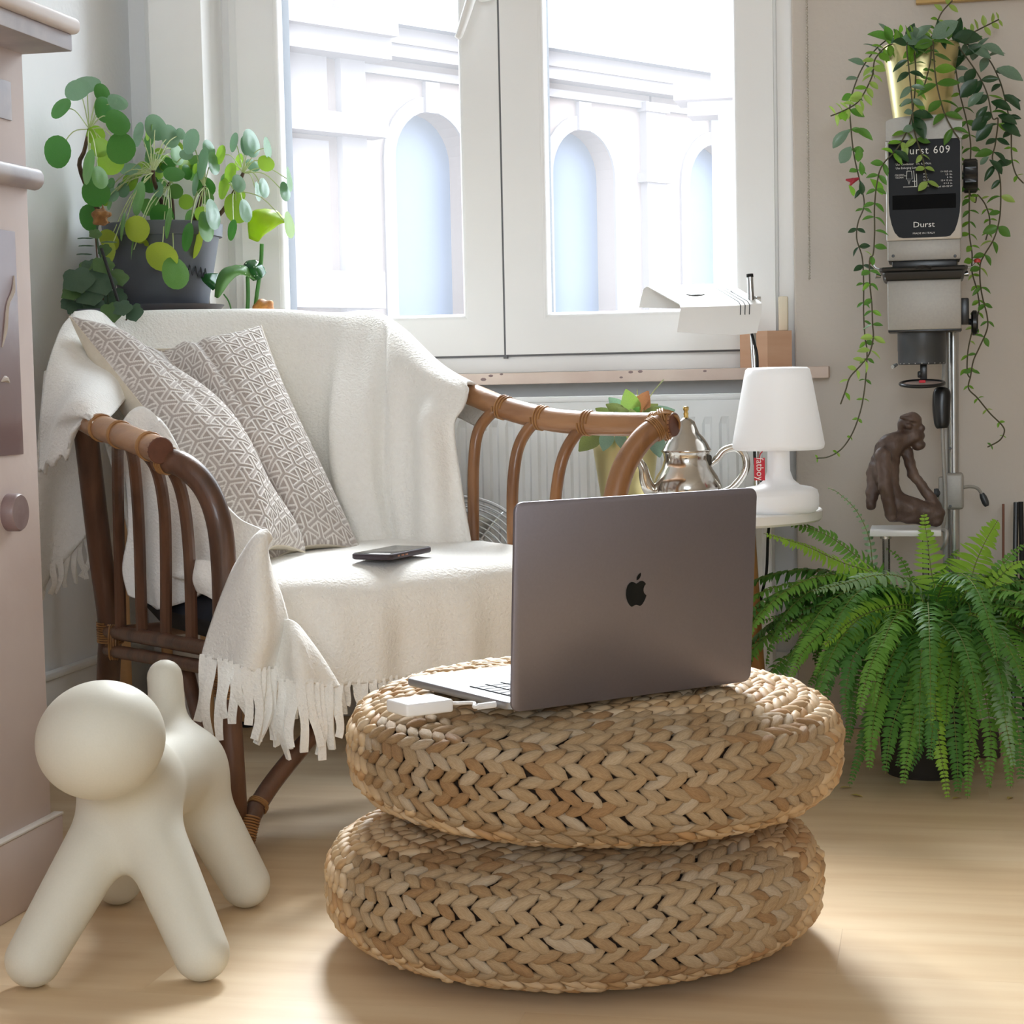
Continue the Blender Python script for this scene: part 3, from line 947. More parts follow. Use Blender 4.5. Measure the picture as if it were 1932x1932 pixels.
# ================================================================== the white dog stool
M_dog = mat('dog_matt_polyethylene', '#dedcd0', 0.55, col2='#d8d6c9', noise=400, amount=0.5, bump=0.0001, bump_scale=900)
FLf, FRf = A(62, 1786, 2.30), A(380, 1790, 2.31)
BRf, BLf = A(463, 1655, 2.63), A(222, 1668, 2.66)
for q in (FLf, FRf, BRf, BLf): q[2] = 0.034
chest, rump = A(247, 1492, 2.42), A(345, 1452, 2.60)
head = A(190, 1396, 2.27); tail0, tail1 = A(322, 1425, 2.60), A(311, 1278, 2.64)
hz = nrm(rump - chest)
def dog_sdf(P):
    b = sd_cap(P, chest, rump, 0.058, 0.056)
    k = 0.035
    lt = chest + (rump - chest) * 0.0
    b = smin(b, sd_cap(P, chest + (0, 0, 0.005), FLf, 0.044, 0.034), k)
    b = smin(b, sd_cap(P, chest + (0, 0, 0.005), FRf, 0.044, 0.034), k)
    b = smin(b, sd_cap(P, rump, BRf, 0.042, 0.034), k)
    b = smin(b, sd_cap(P, rump, BLf, 0.042, 0.034), k)
    b = smin(b, sd_cap(P, tail0, tail1, 0.026, 0.0245), 0.03)
    b = smin(b, sd_cap(P, chest + (0, 0, 0.02), head + (head - chest) * -0.1, 0.05, 0.05), 0.03)
    e1_ = nrm(CR * 0.97 + CU * 0.22); e2_ = nrm(CU - e1_ * (CU @ e1_)); e3_ = np.cross(e1_, e2_)
    hd = sd_ell(P, head, np.stack([e1_, e2_, e3_]), (0.0765, 0.0705, 0.080))
    return smin(b, hd, 0.006)
allp = np.stack([FLf, FRf, BRf, BLf, chest, rump, head, tail0, tail1])
mb_ = surface_nets(dog_sdf, allp.min(0) - 0.10, allp.max(0) + 0.10, 0.0042)
mb_.v[0][:, 2] -= mb_.v[0][:, 2].min() - 0.0003
solo('dog_stool', mb_, M_dog, 'off-white abstract dog shaped stool with round head and upright tail', 'stool', sharp=None)

# ================================================================== rattan armchair
M_rat = mat('rattan_dark', '#6a4733', 0.42, col2='#432b1d', noise=6, amount=0.9, stretch=(5, 5, 0.8), detail=9, coat=0.25, lo=0.38, hi=0.66, bump=0.0004, bump_scale=40)
M_rat_l = mat('rattan_honey', '#ac7f58', 0.38, col2='#8a5d3c', noise=5, amount=0.85, stretch=(1.2, 3, 6), detail=9, coat=0.3, lo=0.4, hi=0.68, bump=0.0004, bump_scale=40)
M_rat_m = mat('rattan_mid', '#94673f', 0.38, col2='#5f3a20', noise=5, amount=0.9, stretch=(5, 5, 0.8), detail=9, coat=0.3, bump=0.0005, bump_scale=40, lo=0.4, hi=0.66)
M_rat_end = mat('rattan_cut_end', '#6e4330', 0.6, col2='#573222', noise=60, amount=0.8)
M_bind = mat('binding_cane', '#b0824f', 0.45, col2='#7d5430', noise=40, amount=0.8)
M_cush = mat('cushion_dark', '#1b1d24', 0.9, col2='#2c303c', noise=30, amount=0.6)
CH0 = on(700, 1500, 2, 0.0)
chair = thing('rattan_armchair', 'brown rattan armchair with bent poles and cane bindings beside the window', 'armchair', CH0)

rail = AP([(303, 850, 2.855), (232, 822, 3.0), (170, 797, 3.12), (130, 764, 3.33), (132, 690, 3.54), (175, 624, 3.63), (300, 618, 3.70), (480, 620, 3.755), (640, 620, 3.765),
           (738, 662, 3.69), (825, 716, 3.57), (905, 750, 3.46), (960, 772, 3.41), (1040, 792, 3.35), (1120, 799, 3.30), (1200, 801, 3.26), (1272, 801, 3.22)])
rail_s = cr(rail, 120)
cut = 62
obj('arm_rail', MB().tube(rail_s[:cut], 0.0205, n=18), M_rat_l, chair, label='left arm rail of honey brown bent rattan')
obj('arm_rail', MB().tube(rail_s[cut - 1:], 0.0205, n=18), M_rat_l, chair, label='right arm rail of honey brown bent rattan')
for p, q in ((rail_s[0], rail_s[1]), (rail_s[-1], rail_s[-2])):
    t = nrm(p - q)
    obj('rail_end', MB().lathe([(0.0204, -0.003), (0.0204, 0.0008), (0.019, 0.0022), (0, 0.0026)], p, n=18, axis=t), M_rat_end, chair)

def pole(name, pts, r, m=M_rat, res=28, n=14):
    P = cr(AP(pts), res)
    return obj(name, MB().tube(P, r, n=n), m, chair), P
def to_floor(pts):
    """last point is dropped onto the floor"""
    return pts
def binding(P, i, r, turns=4, pitch=0.0034, name='binding', parent=None, rw=0.0017):
    """cane wound round a pole at sample i"""
    P = np.asarray(P); i = max(1, min(len(P) - 2, i))
    t = nrm(P[i + 1] - P[i - 1]); c = P[i]
    a = np.array([0, 0, 1.0]) if abs(t[2]) < 0.8 else np.array([1.0, 0, 0])
    u = nrm(np.cross(t, a)); v = np.cross(t, u)
    th = np.linspace(0, 2 * pi * turns, turns * 16 + 1)
    off = (th / (2 * pi) - turns / 2) * pitch
    pts = c + off[:, None] * t + (r + rw * 0.35) * (np.cos(th)[:, None] * u + np.sin(th)[:, None] * v)
    return obj(name, MB().tube(pts, rw, n=6), M_bind, chair)
def cross_binding(c, axis_a, axis_b, r, turns=3, rw=0.0018):
    """X lashing where two poles meet: loops tilted half-way between the poles"""
    for k, t in enumerate((nrm(axis_a + axis_b), nrm(axis_a - axis_b))):
        a = np.array([0.3, 0.2, 1.0])
        u = nrm(np.cross(t, a)); v = np.cross(t, u)
        th = np.linspace(0, 2 * pi * turns, turns * 18 + 1)
        off = (th / (2 * pi) - turns / 2) * 0.004
        pts = c + off[:, None] * t + r * (np.cos(th)[:, None] * u + np.sin(th)[:, None] * v)
        obj('binding', MB().tube(pts, rw, n=6), M_bind, chair)

# front posts / legs
fl_foot = on(446, 1600, 2, 0.0)
dfl = float((fl_foot - CAM) @ CF)
def dz0(px, z, d): return None
o, PFL = pole('front_leg', [(300, 866, 2.89), (345, 878, 2.865), (387, 918, 2.855), (413, 985, 2.85), (423, 1080, 2.86), (426, 1200, 2.87), (432, 1350, 2.88), (441, 1500, 2.885), (446, 1600, dfl)], 0.0195, res=50, n=16)
fr_foot = on(1100, 1530, 2, 0.0); dfr = float((fr_foot - CAM) @ CF)
o, PFR = pole('front_leg', [(1248, 801, 3.22), (1212, 828, 3.21), (1178, 880, 3.20), (1158, 950, 3.19), (1140, 1060, 3.19), (1124, 1200, 3.18), (1110, 1350, 3.17), (1100, 1530, dfr)], 0.0200, m=M_rat_m, res=44, n=16)
# rear posts
bl_foot = on(196, 1475, 2, 0.0); dbl = float((bl_foot - CAM) @ CF)
o, PBL = pole('rear_leg', [(160, 800, 3.22), (172, 900, 3.26), (190, 1050, 3.31), (207, 1180, 3.34), (205, 1260, 3.36), (196, 1475, dbl)], [0.0195, 0.02, 0.021, 0.021, 0.02, 0.019] if False else 0.0205, res=36, n=16)
br_foot = on(880, 1440, 2, 0.0); dbr = float((br_foot - CAM) @ CF)
o, PBR = pole('rear_leg', [(800, 700, 3.62), (835, 850, 3.6), (868, 1050, 3.58), (880, 1200, 3.57), (880, 1440, dbr)], 0.0205, res=30, n=14)
# side spindles, left
SPL = [[(222, 832, 3.05), (222, 880, 3.13), (224, 1000, 3.22), (228, 1188, 3.27)],
       [(246, 838, 3.01), (254, 880, 3.06), (262, 990, 3.13), (268, 1196, 3.18)],
       [(268, 846, 2.96), (296, 886, 2.97), (310, 960, 3.02), (313, 1060, 3.06), (313, 1205, 3.09)],
       [(290, 856, 2.90), (326, 888, 2.91), (347, 950, 2.94), (358, 1060, 2.97), (362, 1214, 3.00)]]
for s_ in SPL: pole('spindle', s_, 0.0100, m=M_rat, res=20, n=10)
# side spindles, right: curved tops lashed under the rail
SPR = [[(948, 768, 3.42), (924, 783, 3.42), (902, 815, 3.41), (894, 870, 3.41), (893, 950, 3.42), (895, 1190, 3.45)],
       [(1024, 792, 3.365), (1000, 806, 3.365), (978, 845, 3.36), (968, 910, 3.36), (967, 1000, 3.37), (970, 1190, 3.40)],
       [(1112, 800, 3.31), (1088, 818, 3.31), (1065, 856, 3.30), (1052, 910, 3.30), (1046, 990, 3.31), (1044, 1180, 3.34)]]
for s_ in SPR:
    o, P = pole('spindle', s_, 0.0105, m=M_rat_m, res=28, n=12)
    binding(P, 2, 0.0110, turns=4, pitch=0.0035)
    j = int(np.argmin(np.linalg.norm(rail_s - P[0], axis=1)))
    binding(rail_s, j, 0.0208, turns=3, pitch=0.006)
# lashings on the rail ends
cross_binding(rail_s[-3], nrm(rail_s[-2] - rail_s[-4]), nrm(PFR[3] - PFR[0]), 0.0265, 3)
binding(PFR, 2, 0.0206, turns=4); binding(rail_s, 115, 0.0208, turns=3, pitch=0.004); binding(rail_s, 118, 0.0208, turns=2, pitch=0.004)
binding(rail_s, 2, 0.0210, turns=3, pitch=0.0035); binding(PFL, 2, 0.0200, turns=4, pitch=0.0035)
binding(rail_s, 8, 0.0210, turns=3, pitch=0.003); binding(rail_s, 12, 0.0210, turns=3, pitch=0.003); 
# seat rails (double) on the left, and the other three sides
for dy, r in ((0, 0.0125), (36, 0.0115)):
    o, P = pole('side_rail', [(205, 1191 + dy, 3.33), (300, 1207 + dy, 3.10), (420, 1229 + dy, 2.88)], r, m=M_rat, res=16, n=12)
o, P = pole('side_rail', [(1120, 1160, 3.18), (880, 1130, 3.57)], 0.0125, res=10)
o, P = pole('front_rail', [(440, 1236, 2.93), (700, 1200, 3.06), (1120, 1155, 3.24)], 0.0125, res=14)
o, P = pole('back_rail', [(206, 1195, 3.34), (500, 1170, 3.44), (880, 1130, 3.57)], 0.0125, res=14)
binding(PBL, 22, 0.0215, turns=9, pitch=0.0042)
bdl = A(214, 1212, 3.30)
th = np.linspace(0, 2 * pi * 4, 80)
obj('binding', MB().tube(bdl + np.outer(np.cos(th) * 0.030, (0, 0, 1.0)) + np.outer(np.sin(th) * 0.016, CF) + np.outer((th / (2 * pi) - 2) * 0.004, CR), 0.0018, n=6), M_bind, chair)
binding(PFL, 34, 0.0202, turns=14, pitch=0.0038)
# braces
o, PB1 = pole('brace', [(352, 1262, 3.06), (374, 1350, 3.01), (404, 1440, 2.95), (432, 1520, 2.90)], 0.0120, res=18, n=12)
o, PB2 = pole('brace', [(462, 1590, 2.90), (470, 1552, 2.91), (505, 1490, 2.95), (560, 1420, 3.0), (640, 1330, 3.06)], 0.0145, res=24, n=12)
binding(PB2, 4, 0.0152, turns=10, pitch=0.0042); binding(PB2, 9, 0.0152, turns=3, pitch=0.003)
o, P = pole('brace', [(1100, 1490, 3.17), (1060, 1380, 3.14), (1010, 1220, 3.14)], 0.0140, res=18, n=12)
# back uprights (under the blanket)
for px in (300, 430, 560, 690):
    pole('back_spindle', [(px, 612, 3.72), (px + 60, 850, 3.56), (px + 120, 1050, 3.47), (px + 130, 1168, 3.45 + (px - 300) * 0.0002)], 0.010, res=14, n=8)

# dark seat cushion
FLs, FRs, RRs, RLs = on(456, 1096, 2, 0.42), on(1095, 1052, 2, 0.42), A(892, 1016, 3.52), A(262, 1050, 3.29)
def seat_pt(u, v, z):
    """u 0 left..1 right, v 0 front..1 back"""
    p = (FLs * (1 - u) + FRs * u) * (1 - v) + (RLs * (1 - u) + RRs * u) * v
    return np.array([p[0], p[1], z])
n_ = 21
top = np.zeros((n_, n_, 3)); bot = np.zeros((n_, n_, 3))
for i, u in enumerate(np.linspace(0, 1, n_)):
    for j, v in enumerate(np.linspace(0, 1, n_)):
        e = min(u, 1 - u, v, 1 - v)
        k = min(1, e / 0.08); k = sqrt(max(0, 1 - (1 - k) ** 2))
        top[i, j] = seat_pt(u, v, 0.345 + 0.06 * k); bot[i, j] = seat_pt(u, v, 0.345 - 0.04 * k)
cm = MB().grid(top).grid(bot)
obj('seat_cushion', cm, M_cush, chair, sharp=None)

# ================================================================== cream fleece blanket
M_fl = mat('fleece_cream', '#f5f3ee', 0.95, col2='#ece9e2', noise=120, amount=0.45, sheen=0.3, bump=0.0026, bump_scale=210, detail=6)
blanket = thing('throw_blanket', 'cream fleece throw with cut fringe draped over the rattan armchair', 'blanket', CH0 + (0, 0, 0.3))

# --- part over the chair back (inside face, top roll, right flank)
rowsB = [
 [(100, 680, 3.60), (240, 670, 3.80), (450, 670, 3.86), (590, 670, 3.87), (690, 668, 3.86), (760, 715, 3.78), (830, 770, 3.68), (912, 815, 3.56)],
 [(118, 622, 3.52), (240, 606, 3.72), (450, 608, 3.78), (590, 606, 3.79), (690, 604, 3.78), (762, 648, 3.70), (832, 700, 3.60), (905, 745, 3.50)],
 [(135, 592, 3.46), (240, 589, 3.64), (450, 592, 3.71), (590, 591, 3.72), (692, 588, 3.70), (752, 622, 3.62), (820, 672, 3.53), (884, 722, 3.44)],
 [(140, 620, 3.40), (240, 600, 3.60), (450, 604, 3.67), (590, 602, 3.68), (686, 604, 3.655), (742, 652, 3.57), (806, 700, 3.48), (880, 735, 3.415)],
 [(150, 690, 3.37), (250, 680, 3.56), (450, 690, 3.63), (590, 690, 3.635), (668, 690, 3.60), (735, 720, 3.52), (806, 750, 3.47), (868, 762, 3.405)],
 [(190, 800, 3.34), (290, 790, 3.50), (455, 800, 3.58), (590, 800, 3.585), (655, 800, 3.53), (738, 805, 3.49), (800, 812, 3.43), (852, 800, 3.40)],
 [(230, 920, 3.32), (320, 920, 3.45), (460, 920, 3.53), (590, 920, 3.535), (660, 920, 3.47), (742, 915, 3.46), (805, 912, 3.40), (866, 895, 3.395)],
 [(260, 1060, 3.30), (360, 1060, 3.41), (480, 1060, 3.46), (590, 1060, 3.47), (690, 1055, 3.44), (760, 1050, 3.42), (820, 1045, 3.385), (887, 1035, 3.375)]]
P = net([[A(*c) for c in r] for r in rowsB], 90, 110)
U_, V_ = np.meshgrid(np.linspace(0, 1, 90), np.linspace(0, 1, 110), indexing='ij')
N_ = grid_normals(P)
hang = np.clip((U_ - 0.36) / 0.4, 0, 1)
fold = 0.016 * hang * np.sin(V_ * 27 + 3 * U_ + 0.8) * np.clip((V_ - 0.45) * 2.2, 0.15, 1) + 0.006 * np.sin(V_ * 15 - U_ * 9)
fold += 0.024 * np.exp(-((V_ - 0.53 - 0.09 * (U_ - 0.5)) / 0.035) ** 2) * hang
fold -= 0.026 * np.exp(-((V_ - 0.66 - 0.02 * U_) / 0.022) ** 2) * np.clip((U_ - 0.25) * 3, 0, 1)
P = P + N_ * fold[..., None]
obj('back_drape', MB().grid(P, 0.006), M_fl, blanket, sharp=None)

# --- the flank that falls over the left arm, outside
rowsL = [
 [(140, 590, 3.46), (200, 600, 3.52), (250, 640, 3.50), (270, 700, 3.44)],
 [(118, 625, 3.40), (150, 650, 3.36), (200, 700, 3.32), (230, 760, 3.24)],
 [(100, 690, 3.30), (125, 715, 3.23), (165, 750, 3.14), (205, 785, 3.10)],
 [(86, 775, 3.24), (108, 775, 3.17), (140, 778, 3.10), (176, 788, 3.05)],
 [(77, 835, 3.25), (98, 825, 3.19), (124, 806, 3.13), (152, 794, 3.09)],
 [(68, 888, 3.23), (92, 882, 3.18), (112, 862, 3.13), (134, 820, 3.10)]]
P = net([[A(*c) for c in r] for r in rowsL], 44, 36)
U_, V_ = np.meshgrid(np.linspace(0, 1, 44), np.linspace(0, 1, 36), indexing='ij')
P[-3:] += np.outer(np.ones(3), np.zeros(36))[..., None] * 0
P = P + grid_normals(P) * (0.008 * np.sin(V_ * 9 + U_ * 4))[..., None]
P[-1] += CU * (0.004 * np.sin(np.arange(36) * 0.9) + 0.003 * rng.normal(size=36))[:, None]
obj('arm_drape', MB().grid(P, 0.006), M_fl, blanket, sharp=None)
# --- the longer layer hanging behind the left arm
rowsK = [
 [(84, 700, 3.42), (120, 700, 3.44), (160, 720, 3.46), (200, 760, 3.48)],
 [(74, 800, 3.40), (110, 800, 3.42), (150, 810, 3.44), (195, 830, 3.46)],
 [(66, 900, 3.39), (100, 900, 3.40), (140, 900, 3.42), (190, 905, 3.44)],
 [(62, 1000, 3.38), (92, 985, 3.39), (130, 970, 3.41), (185, 955, 3.43)],
 [(60, 1140, 3.37), (88, 1100, 3.38), (122, 1058, 3.40), (172, 1002, 3.42)]]
P = net([[A(*c) for c in r] for r in rowsK], 30, 30)
U_, V_ = np.meshgrid(np.linspace(0, 1, 30), np.linspace(0, 1, 30), indexing='ij')
P = P + grid_normals(P) * (0.010 * U_ * np.sin(V_ * 8 + 1))[..., None]
obj('rear_drape', MB().grid(P, 0.006), M_fl, blanket, sharp=None)

def strand(pts, w, parent, th=0.0045, twist=0.0, name='fringe_strand'):
    """cut strip of fleece along pts, width w, with a lazy wave"""
    P = cr(np.asarray(pts, float), 14)
    k = np.linspace(0, 1, 14)
    L_ = np.linalg.norm(P[-1] - P[0])
    ph_, am_ = random.uniform(0, 6.28), random.uniform(0.03, 0.11) * L_
    P = P + np.outer(am_ * k * np.sin(k * 5.0 + ph_), CR) - np.outer(am_ * 0.9 * k * np.sin(k * 4.2 + ph_ * 1.7 + 1), CF)
    T = nrm(np.gradient(P, axis=0))
    side = nrm(np.cross(T, -CF))
    nn = np.cross(side, T)
    a = twist * k ** 1.5
    sd = side * np.cos(a)[:, None] + nn * np.sin(a)[:, None]
    ww = w * (1.05 - 0.22 * k + 0.06 * np.sin(k * 9 + ph_))
    G = np.stack([P - sd * ww[:, None] / 2, P + sd * ww[:, None] / 2], 1)
    G = np.stack([G[:, 0], G.mean(1) - CF * 0.0008, G[:, 1]], 1)
    return obj(name, MB().grid(G, th), M_fl, parent, sharp=60)

for k, (x, y, l) in enumerate([(84, 1090, 40), (100, 1076, 44), (114, 1062, 56), (128, 1048, 60), (142, 1034, 66), (152, 1022, 70), (163, 1010, 78)]):
    d = 3.385 + k * 0.006
    strand([A(x, y - 12, d), A(x + random.uniform(-3, 3), y + l * 0.4, d), A(x + random.uniform(-6, 4), y + l, d + 0.01)], 0.010, blanket, twist=random.uniform(-0.9, 0.9))

# --- seat part: over the cushion and down the front
prof = [(1.10, 0.44), (1.0, 0.432), (0.8, 0.430), (0.55, 0.428), (0.3, 0.426), (0.12, 0.423), (0.03, 0.415), (-0.03, 0.398), (-0.062, 0.365), (-0.070, 0.33), (-0.066, 0.285), (-0.060, 0.25)]
us = np.linspace(-0.02, 1.03, 90)
S = np.zeros((len(prof), len(us), 3))
for i, (v, z) in enumerate(prof):
    for j, u in enumerate(us):
        e = min(1.0, max(0, (1.03 - u)) / 0.10); e2 = min(1.0, max(0, u + 0.02) / 0.05)
        zz = z
        if i < 7: zz = z - 0.045 * (1 - sqrt(max(0, 1 - (1 - e) ** 2))) - 0.02 * (1 - e2)
        S[i, j] = seat_pt(u, v, zz)
P = cr(S, 70)
U_, V_ = np.meshgrid(np.linspace(0, 1, 70), np.linspace(0, 1, 90), indexing='ij')
front = np.clip((U_ - 0.62) / 0.25, 0, 1)
fold = front * (0.008 * np.sin(V_ * 22 + 1.0) + 0.004 * np.sin(V_ * 51 + 2)) + (1 - front) * 0.003 * np.sin(V_ * 11) * np.sin(U_ * 13)
P = P + grid_normals(P) * fold[..., None]
if (grid_normals(P)[10, 40] @ np.array([0, 0, 1.0])) < 0: pass
sd_ = obj('seat_drape', MB().grid(P, 0.006), M_fl, blanket, sharp=None)
edge = P[-1]
for j in range(4, 80, 2):
    p = edge[j]
    L_ = random.uniform(0.032, 0.048)
    q = nrm(edge[j + 1] - edge[j - 1])
    strand([p + (0, 0, 0.006), p + (0, 0, -L_ * 0.4) + q * random.uniform(-0.004, 0.004), p + (0, 0, -L_) + q * random.uniform(-0.008, 0.008)], 0.0125, blanket, twist=random.uniform(-0.6, 0.6))

# --- corner pulled round the front left post, with its fringe
rowsC = [
 [(486, 1012, 2.80), (492, 1003, 2.785), (503, 1002, 2.785), (513, 1014, 2.80)],
 [(470, 1030, 2.80), (480, 1018, 2.77), (496, 1018, 2.77), (504, 1034, 2.80)],
 [(446, 1070, 2.82), (466, 1058, 2.765), (496, 1060, 2.765), (515, 1078, 2.82)],
 [(424, 1125, 2.825), (456, 1118, 2.76), (500, 1122, 2.755), (536, 1132, 2.82)],
 [(402, 1190, 2.83), (444, 1190, 2.765), (498, 1198, 2.75), (547, 1190, 2.82)],
 [(388, 1240, 2.83), (432, 1250, 2.775), (482, 1264, 2.76), (528, 1262, 2.81)]]
P = net([[A(*c) for c in r] for r in rowsC], 50, 40)
U_, V_ = np.meshgrid(np.linspace(0, 1, 50), np.linspace(0, 1, 40), indexing='ij')
P = P + grid_normals(P) * (0.006 * U_ * np.sin(V_ * 10 + U_ * 2))[..., None]
obj('corner_drape', MB().grid(P, 0.006), M_fl, blanket, sharp=None)
E_ = P[-1]
for k in range(11):
    j = int(1 + k * 38 / 10.5); p = E_[j]
    L_ = random.uniform(0.075, 0.120)
    dx = random.uniform(-0.010, 0.012)
    strand([p + CU * 0.004 - CF * 0.0008, p - CU * L_ * 0.45 + CR * dx * 0.2 - CF * random.uniform(0, 0.012), p - CU * L_ + CR * dx], 0.0135, blanket, twist=random.uniform(-1.0, 1.0))
rowsD = [
 [(530, 1168, 2.815), (545, 1170, 2.805), (558, 1178, 2.805), (572, 1194, 2.825)],
 [(526, 1210, 2.815), (552, 1208, 2.78), (580, 1218, 2.79), (600, 1236, 2.825)],
 [(520, 1252, 2.815), (552, 1250, 2.77), (592, 1258, 2.78), (622, 1274, 2.825)],
 [(518, 1285, 2.815), (556, 1288, 2.77), (602, 1292, 2.78), (638, 1304, 2.825)]]
P = net([[A(*c) for c in r] for r in rowsD], 34, 34)
U_, V_ = np.meshgrid(np.linspace(0, 1, 34), np.linspace(0, 1, 34), indexing='ij')
P = P + grid_normals(P) * (0.007 * U_ * np.sin(V_ * 13 + 2))[..., None]
obj('corner_drape', MB().grid(P, 0.006), M_fl, blanket, sharp=None)
E_ = P[-1]
for k in range(10):
    j = int(1 + k * 32 / 9.5); p = E_[j]
    L_ = random.uniform(0.080, 0.115) - 0.02 * (k > 7)
    dx = random.uniform(-0.006, 0.016)
    strand([p + CU * 0.004 - CF * 0.0008, p - CU * L_ * 0.45 + CR * dx * 0.2 - CF * random.uniform(0, 0.014), p - CU * L_ + CR * dx], 0.0135, blanket, twist=random.uniform(-1.1, 1.1))

# --- loose flap between the left arm and the cushions
rowsF = [
 [(226, 812, 3.160), (240, 782, 3.170), (266, 768, 3.180), (292, 782, 3.170), (312, 806, 3.145)],
 [(232, 850, 3.180), (256, 850, 3.160), (290, 845, 3.150), (322, 850, 3.125), (352, 868, 3.115)],
 [(244, 920, 3.190), (268, 925, 3.160), (306, 920, 3.125), (352, 920, 3.105), (398, 925, 3.060)],
 [(250, 1000, 3.200), (274, 1005, 3.170), (318, 1000, 3.125), (380, 985, 3.060), (450, 978, 3.040)],
 [(240, 1070, 3.210), (276, 1085, 3.180), (326, 1070, 3.135), (395, 1050, 3.060), (504, 1010, 3.030)],
 [(252, 1120, 3.210), (290, 1148, 3.180), (336, 1140, 3.135), (400, 1110, 3.060), (490, 1062, 3.030)]]
P = net([[A(*c) for c in r] for r in rowsF], 50, 60)
U_, V_ = np.meshgrid(np.linspace(0, 1, 50), np.linspace(0, 1, 60), indexing='ij')
P = P + grid_normals(P) * (0.010 * U_ * np.sin(V_ * 16 + 1.5) * (1 - 0.6 * V_))[..., None]
obj('inner_flap', MB().grid(P, 0.006), M_fl, blanket, sharp=None)
rowsG = [
 [(360, 1072, 2.99), (372, 1058, 2.97), (400, 1060, 2.96), (440, 1070, 2.95)],
 [(362, 1095, 2.98), (380, 1092, 2.955), (410, 1100, 2.95), (440, 1110, 2.94)],
 [(376, 1116, 2.98), (392, 1122, 2.96), (412, 1136, 2.955), (440, 1150, 2.95)]]
P = net([[A(*c) for c in r] for r in rowsG], 20, 24)
obj('inner_flap', MB().grid(P, 0.008), M_fl, blanket, sharp=None)

# ================================================================== patterned cushions
def weave_pattern(x, y, a):
    """interlocking three-armed figures, each arm a dark core between two pale bands; returns 0..1"""
    out = np.zeros(x.shape)
    e2y = a * sqrt(3) / 2
    # lattice vectors point along the arms (90, 210, 330 degrees)
    i0 = np.round(x / e2y)
    for di in (-1, 0, 1):
        i = i0 + di
        cx = i * e2y
        sh_ = np.mod(i, 2) * a / 2
        j0 = np.round((y - sh_) / a)
        for dj in (-1, 0, 1):
            cy = (j0 + dj) * a + sh_
            u, v = x - cx, y - cy
            d = np.full(x.shape, 9.0); end = np.zeros(x.shape, bool)
            for t in (pi / 2, pi / 2 + 2 * pi / 3, pi / 2 + 4 * pi / 3):
                p = u * cos(t) + v * sin(t); q = np.abs(-u * sin(t) + v * cos(t))
                dd = np.where(p > 0, q, np.hypot(p, q))
                end |= (dd < d) & (p > 0.73 * a); end &= ~((dd < d) & (p <= 0.73 * a))
                d = np.minimum(d, dd)
            k = (~end) & (d > 0.075 * a) & (d < 0.165 * a) & (np.hypot(u, v) < 0.76 * a)
            out = np.where(k, 1.0, out)
            k2 = (~end) & (d <= 0.075 * a) & (np.hypot(u, v) < 0.72 * a)
            out = np.where(k2, np.maximum(out, 0.12), out)
    return out

def pattern_mat():
    m = bpy.data.materials.new('jacquard_taupe'); m.use_nodes = True
    nt = m.node_tree; N = nt.nodes; L = nt.links; b = N['Principled BSDF']
    at_ = N.new('ShaderNodeAttribute'); at_.attribute_name = 'weave'
    mx = N.new('ShaderNodeMix'); mx.data_type = 'RGBA'
    mx.inputs['A'].default_value = lin('#aca098') + (1,); mx.inputs['B'].default_value = lin('#e2dcd6') + (1,)
    L.new(at_.outputs['Fac'], mx.inputs['Factor']); L.new(mx.outputs['Result'], b.inputs['Base Color'])
    b.inputs['Roughness'].default_value = 0.85
    b.inputs['Sheen Weight'].default_value = 0.25
    tc = N.new('ShaderNodeTexCoord'); nz = N.new('ShaderNodeTexNoise'); nz.inputs['Scale'].default_value = 700
    L.new(tc.outputs['Object'], nz.inputs['Vector'])
    bp = N.new('ShaderNodeBump'); bp.inputs['Distance'].default_value = 0.0006
    L.new(nz.outputs['Fac'], bp.inputs['Height']); L.new(bp.outputs['Normal'], b.inputs['Normal'])
    return m
M_jac = pattern_mat()
M_lin = mat('linen_beige', '#ded4c2', 0.9, col2='#d2c7b3', noise=90, amount=0.5, bump=0.0005, bump_scale=400)

